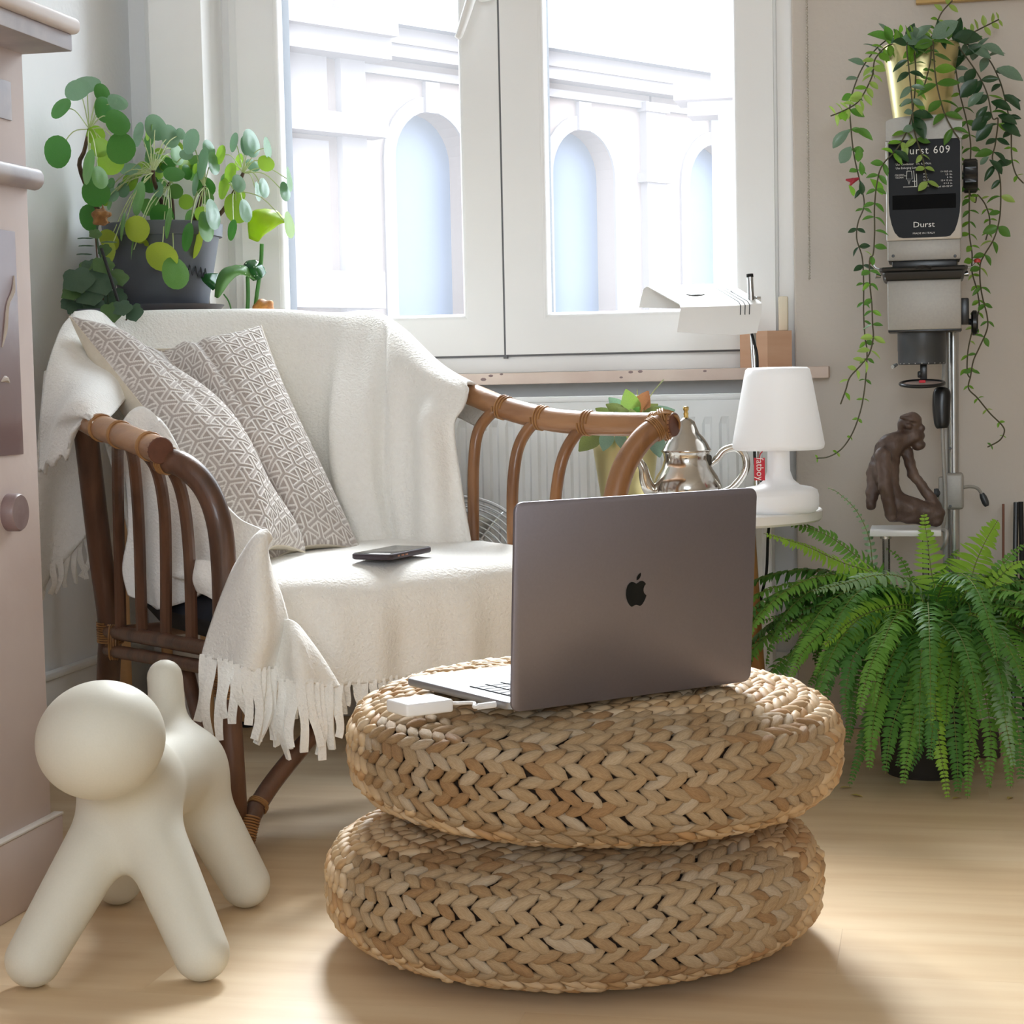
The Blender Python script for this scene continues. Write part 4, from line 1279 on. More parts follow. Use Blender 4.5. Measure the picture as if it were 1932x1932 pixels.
def cushion(label, cs, thick, wr, seed, cell=0.036, n=380, face=None):
    """cs: corners (u0v0, u1v0, u1v1, u0v1) in world space"""
    c00, c10, c11, c01 = [np.asarray(c, float) for c in cs]
    size_u = 0.5 * (np.linalg.norm(c10 - c00) + np.linalg.norm(c11 - c01)); size_v = 0.5 * (np.linalg.norm(c01 - c00) + np.linalg.norm(c11 - c10))
    root = thing('patterned_cushion', label, 'cushion', c00 * 0.25 + c10 * 0.25 + c11 * 0.25 + c01 * 0.25, group='patterned cushions on the armchair')
    u, v = np.meshgrid(np.linspace(0, 1, n), np.linspace(0, 1, n), indexing='ij')
    bu, bv = 4 * u * (1 - u), 4 * v * (1 - v)
    uu = 0.5 + (u - 0.5) * (1 - 0.10 * bv * np.abs(2 * u - 1) ** 2); vv = 0.5 + (v - 0.5) * (1 - 0.10 * bu * np.abs(2 * v - 1) ** 2)
    base_ = (c00 * ((1 - uu) * (1 - vv))[..., None] + c10 * (uu * (1 - vv))[..., None] + c11 * (uu * vv)[..., None] + c01 * ((1 - uu) * vv)[..., None])
    nn = nrm(np.cross(c10 - c00, c01 - c00))
    if nn @ (CAM - c00) < 0: nn = -nn
    puff = (bu * bv) ** 0.45
    w = wr(u, v)
    Q_ = base_ + nn * (thick * puff + w * (bu * bv) ** 0.3)[..., None]
    su = np.concatenate([np.zeros((1, n)), np.cumsum(np.linalg.norm(np.diff(Q_, axis=0), axis=2), 0)], 0); su = su - su[n // 2][None, :]
    sv = np.concatenate([np.zeros((n, 1)), np.cumsum(np.linalg.norm(np.diff(Q_, axis=1), axis=2), 1)], 1); sv = sv - sv[:, n // 2][:, None]
    pat = weave_pattern(su, -sv, cell)
    F_ = base_ + nn * (thick * puff + w * (bu * bv) ** 0.3)[..., None] + nn * (0.0014 * pat)[..., None]
    ft = obj('front_cover', MB().grid(F_), M_jac, root, sharp=None)
    at_ = ft.data.attributes.new('weave', 'FLOAT', 'POINT')
    at_.data.foreach_set('value', pat.reshape(-1).astype(np.float32))
    k = slice(0, n, 6)
    sub = list(range(0, n, 6)) + ([n - 1] if (n - 1) % 6 else [])
    Bk = (base_ - nn * (thick * 0.8 * puff)[..., None])[np.ix_(sub, sub)]
    obj('back_cover', MB().grid(Bk), M_lin, root, sharp=None)
    rim = [base_[i, 0] for i in range(0, n, 5)] + [base_[-1, j] for j in range(0, n, 5)] + [base_[i, -1] for i in range(n - 1, -1, -5)] + [base_[0, j] for j in range(n - 1, -1, -5)]
    obj('seam', MB().tube(np.array(rim + rim[:1]), 0.0015, n=6), M_lin, root)
    return root

cushion('large taupe patterned cushion standing nearest the left arm of the chair',
        [A(131, 597, 3.36), A(252, 664, 3.50), A(575, 1042, 3.22), A(499, 1064, 3.04)], 0.075,
        lambda u, v: 0.010 * np.sin(u * 5 + v * 9) * (v < 1) - 0.012 * np.exp(-((u - 0.35 - 0.1 * np.sin(v * 6)) / 0.08) ** 2) * np.exp(-((v - 0.3) / 0.25) ** 2), 1)
cushion('taupe patterned cushion with a deep crease leaning against the chair back',
        [A(235, 655, 3.52), A(493, 614, 3.60), A(682, 1040, 3.36), A(505, 1066, 3.16)], 0.070,
        lambda u, v: -0.055 * np.exp(-((u - 0.24 - 0.12 * v) / 0.085) ** 2) - 0.022 * np.exp(-((u - 0.46 - 0.05 * v) / 0.045) ** 2) * np.clip(1 - 1.6 * v, 0, 1) + 0.006 * np.sin(7 * v + 3 * u), 2)

# ================================================================== phone on the seat
sz = 0.4355
q = [on(643, 1057, 2, sz), on(795, 1030, 2, sz), on(823, 1040, 2, sz), on(690, 1069, 2, sz)]
pc = sum(q) / 4
ex_ = nrm((q[1] - q[0]) + (q[2] - q[3])); ey_ = np.cross((0, 0, 1), ex_)
Lp = 0.150; Wp = 0.074
ph = thing('smartphone', 'black cased phone lying face up on the blanket seat', 'phone', pc)
c0 = pc - ex_ * Lp / 2 - ey_ * Wp / 2
obj('case', slab(rrect(Lp, Wp, 0.011), c0, ex_, ey_, np.array([0, 0, 1.0]), 0.0095, 0.0018), mat('case_plum_black', '#3a2e35', 0.55), ph, sharp=60)
obj('screen', slab(rrect(Lp - 0.005, Wp - 0.005, 0.009), c0 + ex_ * 0.0025 + ey_ * 0.0025 + (0, 0, 0.0095), ex_, ey_, np.array([0, 0, 1.0]), 0.0005, 0.0002), M_blk, ph, sharp=60)
fs = ey_ if ey_ @ (CAM - pc) > 0 else -ey_
for t in (0.028, 0.042, 0.055):
    obj('side_button', MB().box(pc - ex_ * (Lp / 2 - t) + fs * (Wp / 2) + (0, 0, 0.005), (0.009 if t > 0.03 else 0.006, 0.0012, 0.0024), np.stack([ex_, ey_, [0, 0, 1]], 1), bev=0.0005), mat('button_copper', '#a56a4b', 0.35, metal=0.6), ph)
# ================================================================== plants at the left of the window
def leaf_mat(name, a, b, rough=0.35, trans=0.25, spec=0.5):
    return mat(name, a, rough, col2=b, noise=30, amount=0.6, trans=trans, spec=spec)
M_leafD = leaf_mat('leaf_deep_green', '#4c8a3a', '#3b722e')
M_leafL = leaf_mat('leaf_lime', '#9cc244', '#88b03a', trans=0.4)
M_leafB = leaf_mat('leaf_silvery_green', '#7fa383', '#6a9370', rough=0.25)
M_leafM = leaf_mat('leaf_mid_green', '#6a9c4c', '#578a3e')
M_leafK = leaf_mat('leaf_dusky_green', '#476249', '#374f3c', rough=0.6, trans=0.15)
M_leafY = leaf_mat('leaf_yellow_green', '#a9b83e', '#98a83a', trans=0.35)
M_pet = mat('petiole_pale', '#b9c58d', 0.5)
M_wood = mat('stem_brown', '#5b4230', 0.8, col2='#3e2c20', noise=60, amount=0.8)
M_potg = mat('pot_slate_grey', '#5a5d66', 0.55, col2='#4f525b', noise=20, amount=0.6)
M_soil = mat('soil', '#3a2a20', 0.95, col2='#221811', noise=80, amount=0.9, bump=0.002)
M_birch = mat('birch_wood', '#cfa678', 0.5, col2='#b98d5f', noise=6, amount=0.7, stretch=(6, 6, 1))

def disc_leaf(m, n=18, cup=0.10, name='leaf'):
    """round peltate leaf, unit radius, in xy, normal +z"""
    mb = MB()
    V = [(0, 0, -cup * 0.4)]; F = []
    rr = [0.35, 0.7, 1.0]
    for k, r in enumerate(rr):
        for j in range(n):
            t = 2 * pi * j / n
            V.append((r * cos(t) * (1 + 0.03 * cos(3 * t)), r * sin(t), cup * (0.25 - r * r) * 0.6 + 0.03 * r * cos(2 * t + 1)))
    for j in range(n):
        F.append((0, 1 + j, 1 + (j + 1) % n))
        for k in range(2):
            a = 1 + k * n
            F.append((a + j, a + n + j, a + n + (j + 1) % n, a + (j + 1) % n))
    mb.add(V, F)
    return mesh_data(name, mb, m, smooth=True, sharp=None)
disc = {k: disc_leaf(m) for k, m in dict(D=M_leafD, L=M_leafL, B=M_leafB, M=M_leafM, K=M_leafK, Y=M_leafY).items()}

PD = 3.82
pil = thing('potted_pilea', 'bushy round-leaved pilea in a slate grey pot behind the armchair', 'plant', A(312, 592, PD + 0.05))
potc = A(312, 588, PD + 0.05); kp = (PD + 0.05) / FPX
hpot = (588 - 425) * kp
pot = MB().lathe([(0.0, 0.006), (0.083 * 1.0, 0.006), (0.087, 0.012), (0.112, hpot - 0.03), (0.113, hpot - 0.028), (0.119, hpot - 0.027), (0.121, hpot - 0.002), (0.117, hpot), (0.110, hpot - 0.003), (0.105, hpot - 0.03), (0.0, hpot - 0.03)], potc, n=48)
po = obj('pot', pot, M_potg, pil, sharp=40)
obj('saucer', MB().lathe([(0, 0), (0.108, 0), (0.118, 0.012), (0.119, 0.014), (0.114, 0.014), (0.104, 0.004), (0, 0.004)], potc - (0, 0, 0.002), n=48), M_potg, pil, sharp=40)
obj('soil', MB().lathe([(0.106, 0), (0.06, 0.006), (0, 0.008)], potc + (0, 0, hpot - 0.032), n=24), M_soil, pil)
# squiggle print on the pot
M_ink = mat('print_black', '#25272c', 0.7)
for k in range(4):
    a0 = radians(-62 + k * 9); 
    sq = []
    for t in np.linspace(0, 1, 9):
        aa = a0 + radians(6.0 * t); rr = 0.1035
        zz = 0.078 + 0.010 * sin(t * 2 * pi) - 0.002 * k
        dirv = nrm(CR * cos(aa) * 1.0 - np.array([CF[0], CF[1], 0]) * 1.0 * -sin(aa) * 1.0)
        dirv = CR * sin(pi / 2 + a0 * 0) * 0
        az = atan2(-CF[1], -CF[0]) + radians(38 + 7.5 * k + 6.0 * t)
        sq.append(potc + np.array([cos(az) * rr, sin(az) * rr, zz]))
    obj('print_mark', MB().tube(np.array(sq), 0.0012, n=5), M_ink, po)

zs = 0.3313
pile = [(440,510,130,140,'B',1),(492,480,120,150,'B',0),(345,615,105,130,'D',0),(325,865,150,170,'D',0),(580,525,70,95,'D',0),(600,625,92,140,'D',0),(670,580,85,112,'B',0),
(670,695,145,112,'D',1),(690,845,165,125,'D',1),(545,770,82,100,'L',0),(570,840,102,100,'L',0),(500,950,96,186,'M',1),(570,1010,66,120,'M',1),(630,920,132,140,'L',0),(545,1100,150,130,'D',-1),
(640,1110,72,70,'B',0),(785,765,76,132,'B',0),(845,740,52,112,'L',0),(888,725,100,140,'B',0),(970,775,84,124,'B',0),(1085,805,102,136,'B',1),(1030,762,42,62,'B',0),(1150,930,82,172,'B',1),
(1255,880,62,102,'L',0),(1310,980,72,100,'L',0),(1360,1045,62,96,'B',1),(1330,810,56,104,'B',0),(1400,830,42,102,'B',0),(1432,815,72,150,'B',0),(1515,930,82,92,'L',0),(1525,840,28,112,'D',0),
(1440,940,62,82,'B',0),(1270,1075,66,112,'L',0),(1350,1185,120,160,'L',0),(1400,1200,52,122,'B',1),(1470,1090,18,104,'B',0),(1505,1070,42,104,'B',0),(1625,1090,44,104,'B',0),(1650,1020,14,130,'M',0),
(1650,1280,38,142,'L',0),(740,960,112,82,'B',0),(800,960,72,82,'L',0),(990,990,112,92,'D',1),(735,1040,82,92,'L',0),(785,1130,96,180,'M',1),(900,1080,62,82,'B',0),(1110,1050,52,122,'B',0),
(695,1290,52,152,'M',1),(780,1305,130,140,'Y',1),(920,1235,116,132,'D',0),(955,1270,62,166,'M',1),(1065,1350,82,152,'D',1),(1105,1375,110,180,'Y',0),(920,1465,172,132,'Y',1),(1000,1555,122,172,'M',1),
(610,1445,102,142,'Y',1),(620,1370,122,92,'Y',0),(815,1390,62,52,'Y',0),(1320,1310,62,112,'D',1),(1175,1290,56,160,'M',1),(1215,1220,52,162,'B',1),(750,1420,30,112,'M',1),(1150,1220,72,82,'L',0),
(630,1050,52,72,'D',0),(700,1080,72,82,'B',0),(1190,850,52,102,'B',0),(1220,930,42,122,'B',0),(1060,880,72,62,'B',0),(1010,880,52,112,'M',0),(1065,980,42,82,'D',0),(910,860,52,42,'L',0),
(1110,960,34,54,'L',0),(510,1240,140,120,'D',-1),(860,900,60,70,'M',-1),(1000,1090,80,70,'M',-1),(840,1180,90,80,'M',-1),(1060,1150,70,80,'L',-1),(1180,1130,60,70,'M',-1)]
for k in range(26):
    pile.append((random.gauss(950, 210), random.gauss(1010, 100), random.uniform(50, 95), random.uniform(70, 110), random.choice('LMMDBL'), -1))
hubs = {1: (508, 735), 2: (872, 985), 3: (1162, 1065), 4: (1335, 1085), 5: (1385, 985), 6: (965, 1060)}
def Zp(zx, zy, d): return A(zx * zs, zy * zs, d)
hubd = {1: PD - 0.20, 2: PD - 0.05, 3: PD - 0.02, 4: PD + 0.0, 5: PD + 0.01, 6: PD + 0.04}
stems = {1: [(508, 735, hubd[1]), (480, 860, hubd[1]), (455, 960, hubd[1] + 0.06), (560, 1200, PD - 0.04), (650, 1330, PD + 0.05)],
         2: [(872, 970, hubd[2]), (880, 1040, hubd[2] + 0.02), (930, 1180, PD + 0.04), (940, 1330, PD + 0.06)],
         3: [(1165, 1060, hubd[3]), (1130, 1180, PD), (1090, 1330, PD + 0.04)],
         4: [(1340, 1080, hubd[4]), (1265, 1205, PD + 0.02), (1130, 1330, PD + 0.06)],
         5: [(1385, 985, hubd[5]), (1345, 1080, PD + 0.01)],
         6: [(955, 1040, hubd[6]), (980, 1150, PD + 0.05), (985, 1330, PD + 0.07)]}
for k, s_ in stems.items():
    obj('stem', MB().tube(cr(np.array([Zp(*q) for q in s_]), 16), np.linspace(0.0035, 0.0055, 16), n=8), M_wood, pil)
petm = {}
for (zx, zy, w_, h_, c, lay) in pile:
    hk = min(hubs, key=lambda k: math.hypot(hubs[k][0] - zx, (hubs[k][1] - zy) * 0.9))
    d = (hubd[hk] if hk == 1 else PD) - 0.05 * lay + random.uniform(-0.02, 0.02) - ((0.09 if zy > 1190 else 0.03) if lay == 1 else 0) - (0.05 if (lay == 0 and zy > 1190) else 0)
    lim = on(zx * zs - 30, zy * zs, 0, XL + 0.012)
    d = min(d, float((lim - CAM) @ CF))
    p = Zp(zx, zy, d)
    R_ = 1.1 * max(w_, h_) / 2 * zs * d / FPX
    ratio = min(w_, h_) / max(w_, h_)
    tilt = math.acos(max(0.12, min(0.97, ratio)))
    hub = Zp(*hubs[hk], hubd[hk])
    out = p - hub
    # leaf normal: mostly towards the viewer, tipped along the narrow direction
    vx, vy = (zx - hubs[hk][0]), -(zy - hubs[hk][1])
    if w_ < h_: nv = CR * (1 if vx >= 0 else -1)
    else: nv = CU * (1 if vy >= 0 else -1) if c != 'B' else CU
    if 0.75 < ratio: nv = nrm(CR * vx + CU * vy + 1e-6)
    nz_ = nrm(-CF * cos(tilt) + nv * sin(tilt) + CU * 0.10)
    xx = nrm(np.cross(CU if abs(nz_ @ CU) < 0.9 else CR, nz_)); yy = np.cross(nz_, xx)
    lf = piece('leaf', disc[c], frame(xx * R_, yy * R_, nz_ * R_, p), pil)
    # petiole joins the underside near the middle
    mid = (hub + p) / 2 + np.array([0, 0, 0.012 + 0.05 * np.linalg.norm(out)]) - CF * 0.0
    P_ = cr(np.array([hub, mid, p - nz_ * 0.004]), 9)
    obj('petiole', MB().tube(P_, 0.0011, n=5, caps=False), M_pet, pil)

# --- dusky trailing plant at the far left with a withered flower
dk = thing('dusky_leaf_plant', 'dusky dark-green plant with scalloped leaves left of the grey pot', 'plant', A(185, 600, 3.62))
dkp = A(185, 640, 3.62)
obj('pot', MB().lathe([(0, 0), (0.035, 0), (0.045, 0.06), (0.047, 0.061), (0.047, 0.068), (0.042, 0.068), (0.04, 0.058), (0, 0.056)], dkp - (0, 0, 0.012), n=28), M_potg, dk, sharp=40)
def blob_leaf(m, n=20, name='leaf'):
    mb = MB(); V = [(0, 0, 0)]; F = []
    for k, r in enumerate((0.5, 1.0)):
        for j in range(n):
            t = 2 * pi * j / n
            s_ = r * (1 + 0.10 * cos(5 * t) * k + 0.05 * sin(9 * t) * k)
            V.append((s_ * cos(t), 0.85 * s_ * sin(t), -0.25 * r * r + 0.06 * sin(3 * t) * r))
    for j in range(n):
        F.append((0, 1 + j, 1 + (j + 1) % n)); F.append((1 + j, 1 + n + j, 1 + n + (j + 1) % n, 1 + (j + 1) % n))
    return mesh_data(name, mb.add(V, F), m, smooth=True, sharp=None)
blobK = blob_leaf(M_leafK); blobD = blob_leaf(leaf_mat('leaf_dark_matt', '#54743f', '#415d34', rough=0.6))
spots = [(145,525,36),(168,555,30),(135,548,26),(190,530,34),(213,560,30),(150,578,28),(182,582,30),(208,588,26),(222,520,26),(176,505,26),(228,578,24),(250,588,24),(160,500,20),(195,498,24),(128,572,18),(196,470,16),(180,440,14),(165,362,0)]
for (x, y, r) in spots:
    if r == 0: continue
    d = 3.58 + random.uniform(-0.03, 0.05); p = A(x, y, d)
    nz_ = nrm(-CF + CU * random.uniform(0.1, 0.7) + CR * random.uniform(-0.5, 0.5)); xx = nrm(np.cross(CU, nz_)); yy = np.cross(nz_, xx)
    R_ = r * 0.86 * d / FPX
    piece('leaf', blobK if random.random() < 0.75 else blobD, frame(xx * R_, yy * R_, nz_ * R_, p), dk)
    obj('stem', MB().tube(cr(np.array([dkp + (0, 0, 0.04), (dkp + p) / 2 + CF * 0.02, p - nz_ * 0.002]), 8), 0.0014, n=5), M_leafK.copy() if False else M_wood, dk)
tall = AP([(205, 600, 3.62), (200, 520, 3.62), (186, 470, 3.61), (183, 440, 3.61), (186, 405, 3.6)])
obj('stem', MB().tube(cr(tall, 14), 0.0022, n=6), M_leafK, dk)
for (x, y, a_) in ((162, 462, 0.3), (158, 478, 0.5), (205, 455, -0.5), (160, 448, 0.1)):
    p = A(x, y, 3.6); nz_ = nrm(-CF * 0.4 + CU); xx = nrm(np.cross(CU, nz_)); yy = np.cross(nz_, xx)
    piece('leaf', blobK, frame(xx * 0.015, yy * 0.006, nz_ * 0.008, p), dk)
M_dry = mat('dried_brown', '#9a7142', 0.9, col2='#6b4526', noise=50, amount=0.9, bump=0.002, bump_scale=120)
fl_c = A(190, 408, 3.58)
def dry_sdf(P):
    q = P - fl_c
    return np.linalg.norm(q, axis=1) - 0.016 - 0.004 * np.sin(q[:, 0] * 320) * np.sin(q[:, 1] * 290 + 1) - 0.003 * np.sin(q[:, 2] * 350)
obj('withered_flower', surface_nets(dry_sdf, fl_c - 0.026, fl_c + 0.026, 0.003), M_dry, dk, sharp=None)
obj('plant_stake', MB().tube(AP([(191, 468, 3.555), (228, 585, 3.575)]), 0.0032, n=8), M_rub, dk)
# --- young arum with lime unfurling leaf on the sill
ar = thing('arum_plant', 'young arum with unfurling lime leaf and spotted leaves on the sill', 'plant', A(480, 700, 3.86))
arp = A(482, 648, 3.86); arp[2] = 0.7316
obj('pot', MB().lathe([(0, 0), (0.036, 0), (0.045, 0.09), (0.05, 0.115), (0.045, 0.115), (0.04, 0.1), (0, 0.098)], arp, n=28), mat('pot_cream', '#e6ded0', 0.5), ar, sharp=40)
for s_ in ([(479, 600, 3.86), (484, 560, 3.85), (492, 500, 3.84), (494, 460, 3.83)], [(466, 600, 3.86), (468, 560, 3.85), (467, 520, 3.84)], [(440, 600, 3.86), (432, 570, 3.85), (422, 555, 3.84)]):
    obj('stem', MB().tube(cr(AP(s_), 12), 0.0042 if s_[0][0] > 450 else 0.0016, n=8), leaf_mat('stem_green_%d' % s_[0][0], '#4d8a3a', '#3f7631'), ar)
def leaf_from_net(name, ctrl, m, parent, nu=14, nv=12, th=0.0012):
    P = net([[A(*c) for c in r] for r in ctrl], nu, nv)
    return obj(name, MB().grid(P, th), m, parent, sharp=None)
leaf_from_net('leaf', [[(470, 450, 3.84), (468, 418, 3.83), (478, 398, 3.82), (500, 394, 3.83)],
                       [(486, 456, 3.82), (488, 425, 3.80), (498, 405, 3.80), (522, 398, 3.82)],
                       [(492, 450, 3.81), (505, 430, 3.79), (518, 412, 3.80), (532, 408, 3.82)],
                       [(496, 444, 3.82), (515, 432, 3.80), (530, 422, 3.81), (548, 420, 3.82)]], leaf_mat('leaf_lime_new', '#b9d23a', '#a6c531', trans=0.45), ar)
M_spot = leaf_mat('leaf_deep_glossy', '#2f6b33', '#265a2b', rough=0.2)
leaf_from_net('leaf', [[(405, 560, 3.80), (408, 530, 3.80), (420, 508, 3.81), (445, 500, 3.83)],
                       [(412, 562, 3.79), (422, 530, 3.78), (440, 512, 3.79), (466, 504, 3.82)],
                       [(420, 552, 3.79), (436, 530, 3.79), (455, 518, 3.80), (482, 528, 3.81)]], leaf_mat('leaf_mid_soft', '#6fa05a', '#5d8f4d'), ar)
leaf_from_net('leaf', [[(455, 512, 3.84), (464, 494, 3.84), (482, 490, 3.84)], [(466, 520, 3.82), (480, 505, 3.81), (496, 502, 3.83)], [(478, 530, 3.82), (492, 526, 3.81), (502, 515, 3.83)]], M_spot, ar)
leaf_from_net('leaf', [[(378, 520, 3.82), (392, 516, 3.82), (412, 516, 3.83)], [(384, 532, 3.81), (396, 530, 3.80), (410, 528, 3.82)], [(402, 548, 3.82), (408, 542, 3.81), (412, 536, 3.82)]], M_spot, ar)
M_dot = mat('leaf_spot_pale', '#d8ead0', 0.5)
for k in range(14):
    p = A(random.uniform(452, 496), random.uniform(497, 522), 3.800)
    obj('leaf_spot', MB().lathe([(0, -0.0004), (0.0011, 0), (0, 0.0006)], p, n=6, axis=-CF), M_dot, ar)
am_c = A(498, 582, 3.83)
def amb(P):
    q = P - am_c
    return np.linalg.norm(q * np.array([0.85, 1, 1.0]), axis=1) - 0.019 - 0.0025 * np.sin(q[:, 0] * 260) * np.sin(q[:, 2] * 240 + 1)
obj('corm', surface_nets(amb, am_c - 0.03, am_c + 0.03, 0.003), mat('corm_orange', '#c98a3f', 0.6, col2='#7c4a22', noise=60, amount=0.8), ar, sharp=None)
# the bench that carries the grey pot and the dusky plant
bt = float(potc[2]) - 0.0025
bn = thing('plant_bench', 'birch plant bench with black-tipped legs behind the armchair', 'bench', (potc[0], potc[1], 0))
b0, b1 = A(150, 600, 3.66), A(425, 600, 3.86)
xs0, xs1 = float(min(b0[0], dkp[0]) - 0.02), float(potc[0] + 0.13)
ys0, ys1 = float(potc[1] - 0.125), float(min(potc[1] + 0.14, 3.795))
obj('top', MB().b2((xs0, ys0, bt - 0.025), (xs1, ys1, bt), bev=0.004), M_birch, bn)
for xx in (xs0 + 0.03, xs1 - 0.025):
    for yy in (ys0 + 0.025, ys1 - 0.025):
        lg = obj('leg', MB().tube([(xx, yy, bt - 0.024), (xx, yy, 0.012)], [0.014, 0.0115], n=12), M_birch, bn)
        obj('foot', MB().tube([(xx, yy, 0.0125), (xx, yy, 0.0003)], 0.0125, n=12), M_rub, lg)
# white mains cable on the floor under the chair
M_cabw = mat('mains_cable_white', '#e8e4dc', 0.5)
cb = MB().tube(cr(np.array([on(x, y, 2, 0.0045) for x, y in ((240, 1400), (300, 1360), (345, 1330), (400, 1352), (375, 1372), (420, 1340), (520, 1330), (640, 1345))]), 60), 0.004, n=8)
solo('floor_cable', cb, M_cabw, 'white mains cable curled on the floor under the armchair', 'cable')
# ================================================================== side table and what stands on it
M_tw = mat('table_white', '#f3f2f0', 0.35)
M_oak = mat('table_leg_oak', '#c58f53', 0.5, col2='#a97440', noise=6, amount=0.7, stretch=(5, 5, 1))
TZ = 0.476
tc = A(1318, 975, 3.46); tcx, tcy = float(tc[0]), float(tc[1])
TR = 0.222
lampc = A(1470, 965, 3.35)
# centre the top so that its right rim is seen at px 1535
tb = thing('side_table', 'round white side table with wooden legs between chair and fern', 'side table', (tcx, tcy, 0))
obj('table_top', MB().lathe([(0, TZ - 0.02), (TR - 0.004, TZ - 0.02), (TR, TZ - 0.016), (TR, TZ - 0.002), (TR - 0.002, TZ), (0, TZ)], (tcx, tcy, 0), n=64), M_tw, tb, sharp=40)
for k in range(3):
    a = radians(-62 + 120 * k)
    p = np.array([tcx + 0.14 * cos(a), tcy + 0.14 * sin(a), TZ - 0.02]); q = np.array([tcx + 0.19 * cos(a), tcy + 0.19 * sin(a), 0.0003])
    obj('leg', MB().tube([p, q], [0.016, 0.011], n=12), M_oak, tb)

# --- white cordless table lamp
M_lamp = mat('lamp_white_polyethylene', '#fbfbfc', 0.4, trans=0.3)
M_red = mat('tag_red', '#c8283a', 0.6)
kl = 3.35 / FPX
lr = lambda px: px * kl
lz = lambda py: (968 - py) * kl
lp_ = np.array([lampc[0], lampc[1], TZ + 0.0004])
lamp = thing('table_lamp', 'small white cordless lamp with tapered shade on the side table', 'lamp', lp_)
obj('base', MB().lathe([(0, 0), (lr(66), 0), (lr(73), lz(962)), (lr(75), lz(954)), (lr(75), lz(936)), (lr(72), lz(926)), (lr(62), lz(921)), (lr(40), lz(917)), (lr(27), lz(906)), (lr(21.5), lz(890)), (lr(21), lz(862)), (lr(21), lz(845))], lp_, n=56), M_lamp, lamp, sharp=None)
obj('lamp_shade', MB().lathe([(lr(18), lz(852)), (lr(80), lz(850)), (lr(85), lz(847)), (lr(86.5), lz(840)), (lr(83), lz(820)), (lr(63), lz(712)), (lr(60), lz(700)), (lr(55), lz(696)), (lr(30), lz(695)), (0, lz(695))], lp_, n=64), M_lamp, lamp, sharp=None)
tg0 = A(1433, 885, 3.30)
tgb = MB().box(tg0, (lr(20), 0.0012, lr(42)), np.stack([CR, -np.cross(CR, [0, 0, 1]), [0, 0, 1]], 1))
tg = obj('fabric_tag', tgb, M_red, lamp, smooth=False)
tm = MB(); text_mesh('fatboy', lr(19), tg0 - CF * 0.0013, np.array([0, 0, -1.0]), CR, tm, sx=0.9)
obj('lettering', tm, mat('tag_print_white', '#f3e9e8', 0.7), tg, smooth=False)
obj('tag_loop', MB().tube(AP([(1433, 864, 3.30), (1434, 857, 3.302), (1440, 850, 3.305)]), 0.001, n=5), M_red, lamp)

# --- silver teapot
M_silver = mat('silver_tarnished', '#cfcac2', 0.16, metal=1.0, col2='#9c958c', noise=14, amount=0.6, detail=8)
M_silver_d = mat('silver_dark_hinge', '#4b4843', 0.3, metal=0.9)
M_brass_k = mat('finial_brass', '#b79a5c', 0.3, metal=1.0)
kt = 3.40 / FPX
tpx = A(1297, 975, 3.40); tp0 = np.array([tpx[0], tpx[1], TZ + 0.0004])
TB = 972
def th_(py): return (TB - py) * kt
tea = thing('silver_teapot', 'dented silver moroccan style teapot with domed lid and curved handle', 'teapot', tp0)
obj('body', MB().lathe([(0, 0), (40 * kt, 0), (44 * kt, th_(966)), (56 * kt, th_(952)), (64 * kt, th_(935)), (65 * kt, th_(922)), (58 * kt, th_(905)), (47 * kt, th_(888)), (42 * kt, th_(872)), (44 * kt, th_(860)), (48 * kt, th_(856)), (44 * kt, th_(853))], tp0, n=56), M_silver, tea, sharp=None)
ld = obj('lid', MB().lathe([(47 * kt, th_(855)), (44 * kt, th_(851)), (40 * kt, th_(843)), (33 * kt, th_(832)), (25 * kt, th_(824)), (20 * kt, th_(812)), (16 * kt, th_(802)), (8 * kt, th_(796)), (5 * kt, th_(794)), (0, th_(793))], tp0, n=48), M_silver, tea, sharp=None)
obj('finial', MB().lathe([(6 * kt, th_(796)), (4 * kt, th_(791)), (5 * kt, th_(787)), (3.5 * kt, th_(783)), (5.5 * kt, th_(779)), (5.5 * kt, th_(774)), (0, th_(773))], tp0, n=16), M_brass_k, ld, sharp=None)
obj('spout', MB().tube(cr(AP([(1245, 928, 3.40), (1228, 925, 3.39), (1218, 905, 3.385), (1214, 885, 3.38), (1206, 868, 3.378)]), 22), np.linspace(0.0155, 0.0065, 22), n=14), M_silver, tea)
obj('handle', MB().tube(cr(AP([(1340, 876, 3.40), (1352, 866, 3.40), (1366, 850, 3.40), (1388, 845, 3.40), (1404, 858, 3.40), (1408, 880, 3.40), (1398, 902, 3.40), (1378, 922, 3.40), (1352, 932, 3.40)]), 36), [0.0058] * 4 + [0.0068] * 26 + [0.0055] * 6, n=12), M_silver, tea)
obj('hinge_block', MB().box(A(1331, 868, 3.385), (0.022, 0.02, 0.02), np.stack([CR, -np.cross(CR, [0, 0, 1]), [0, 0, 1]], 1), bev=0.004), M_silver_d, tea)

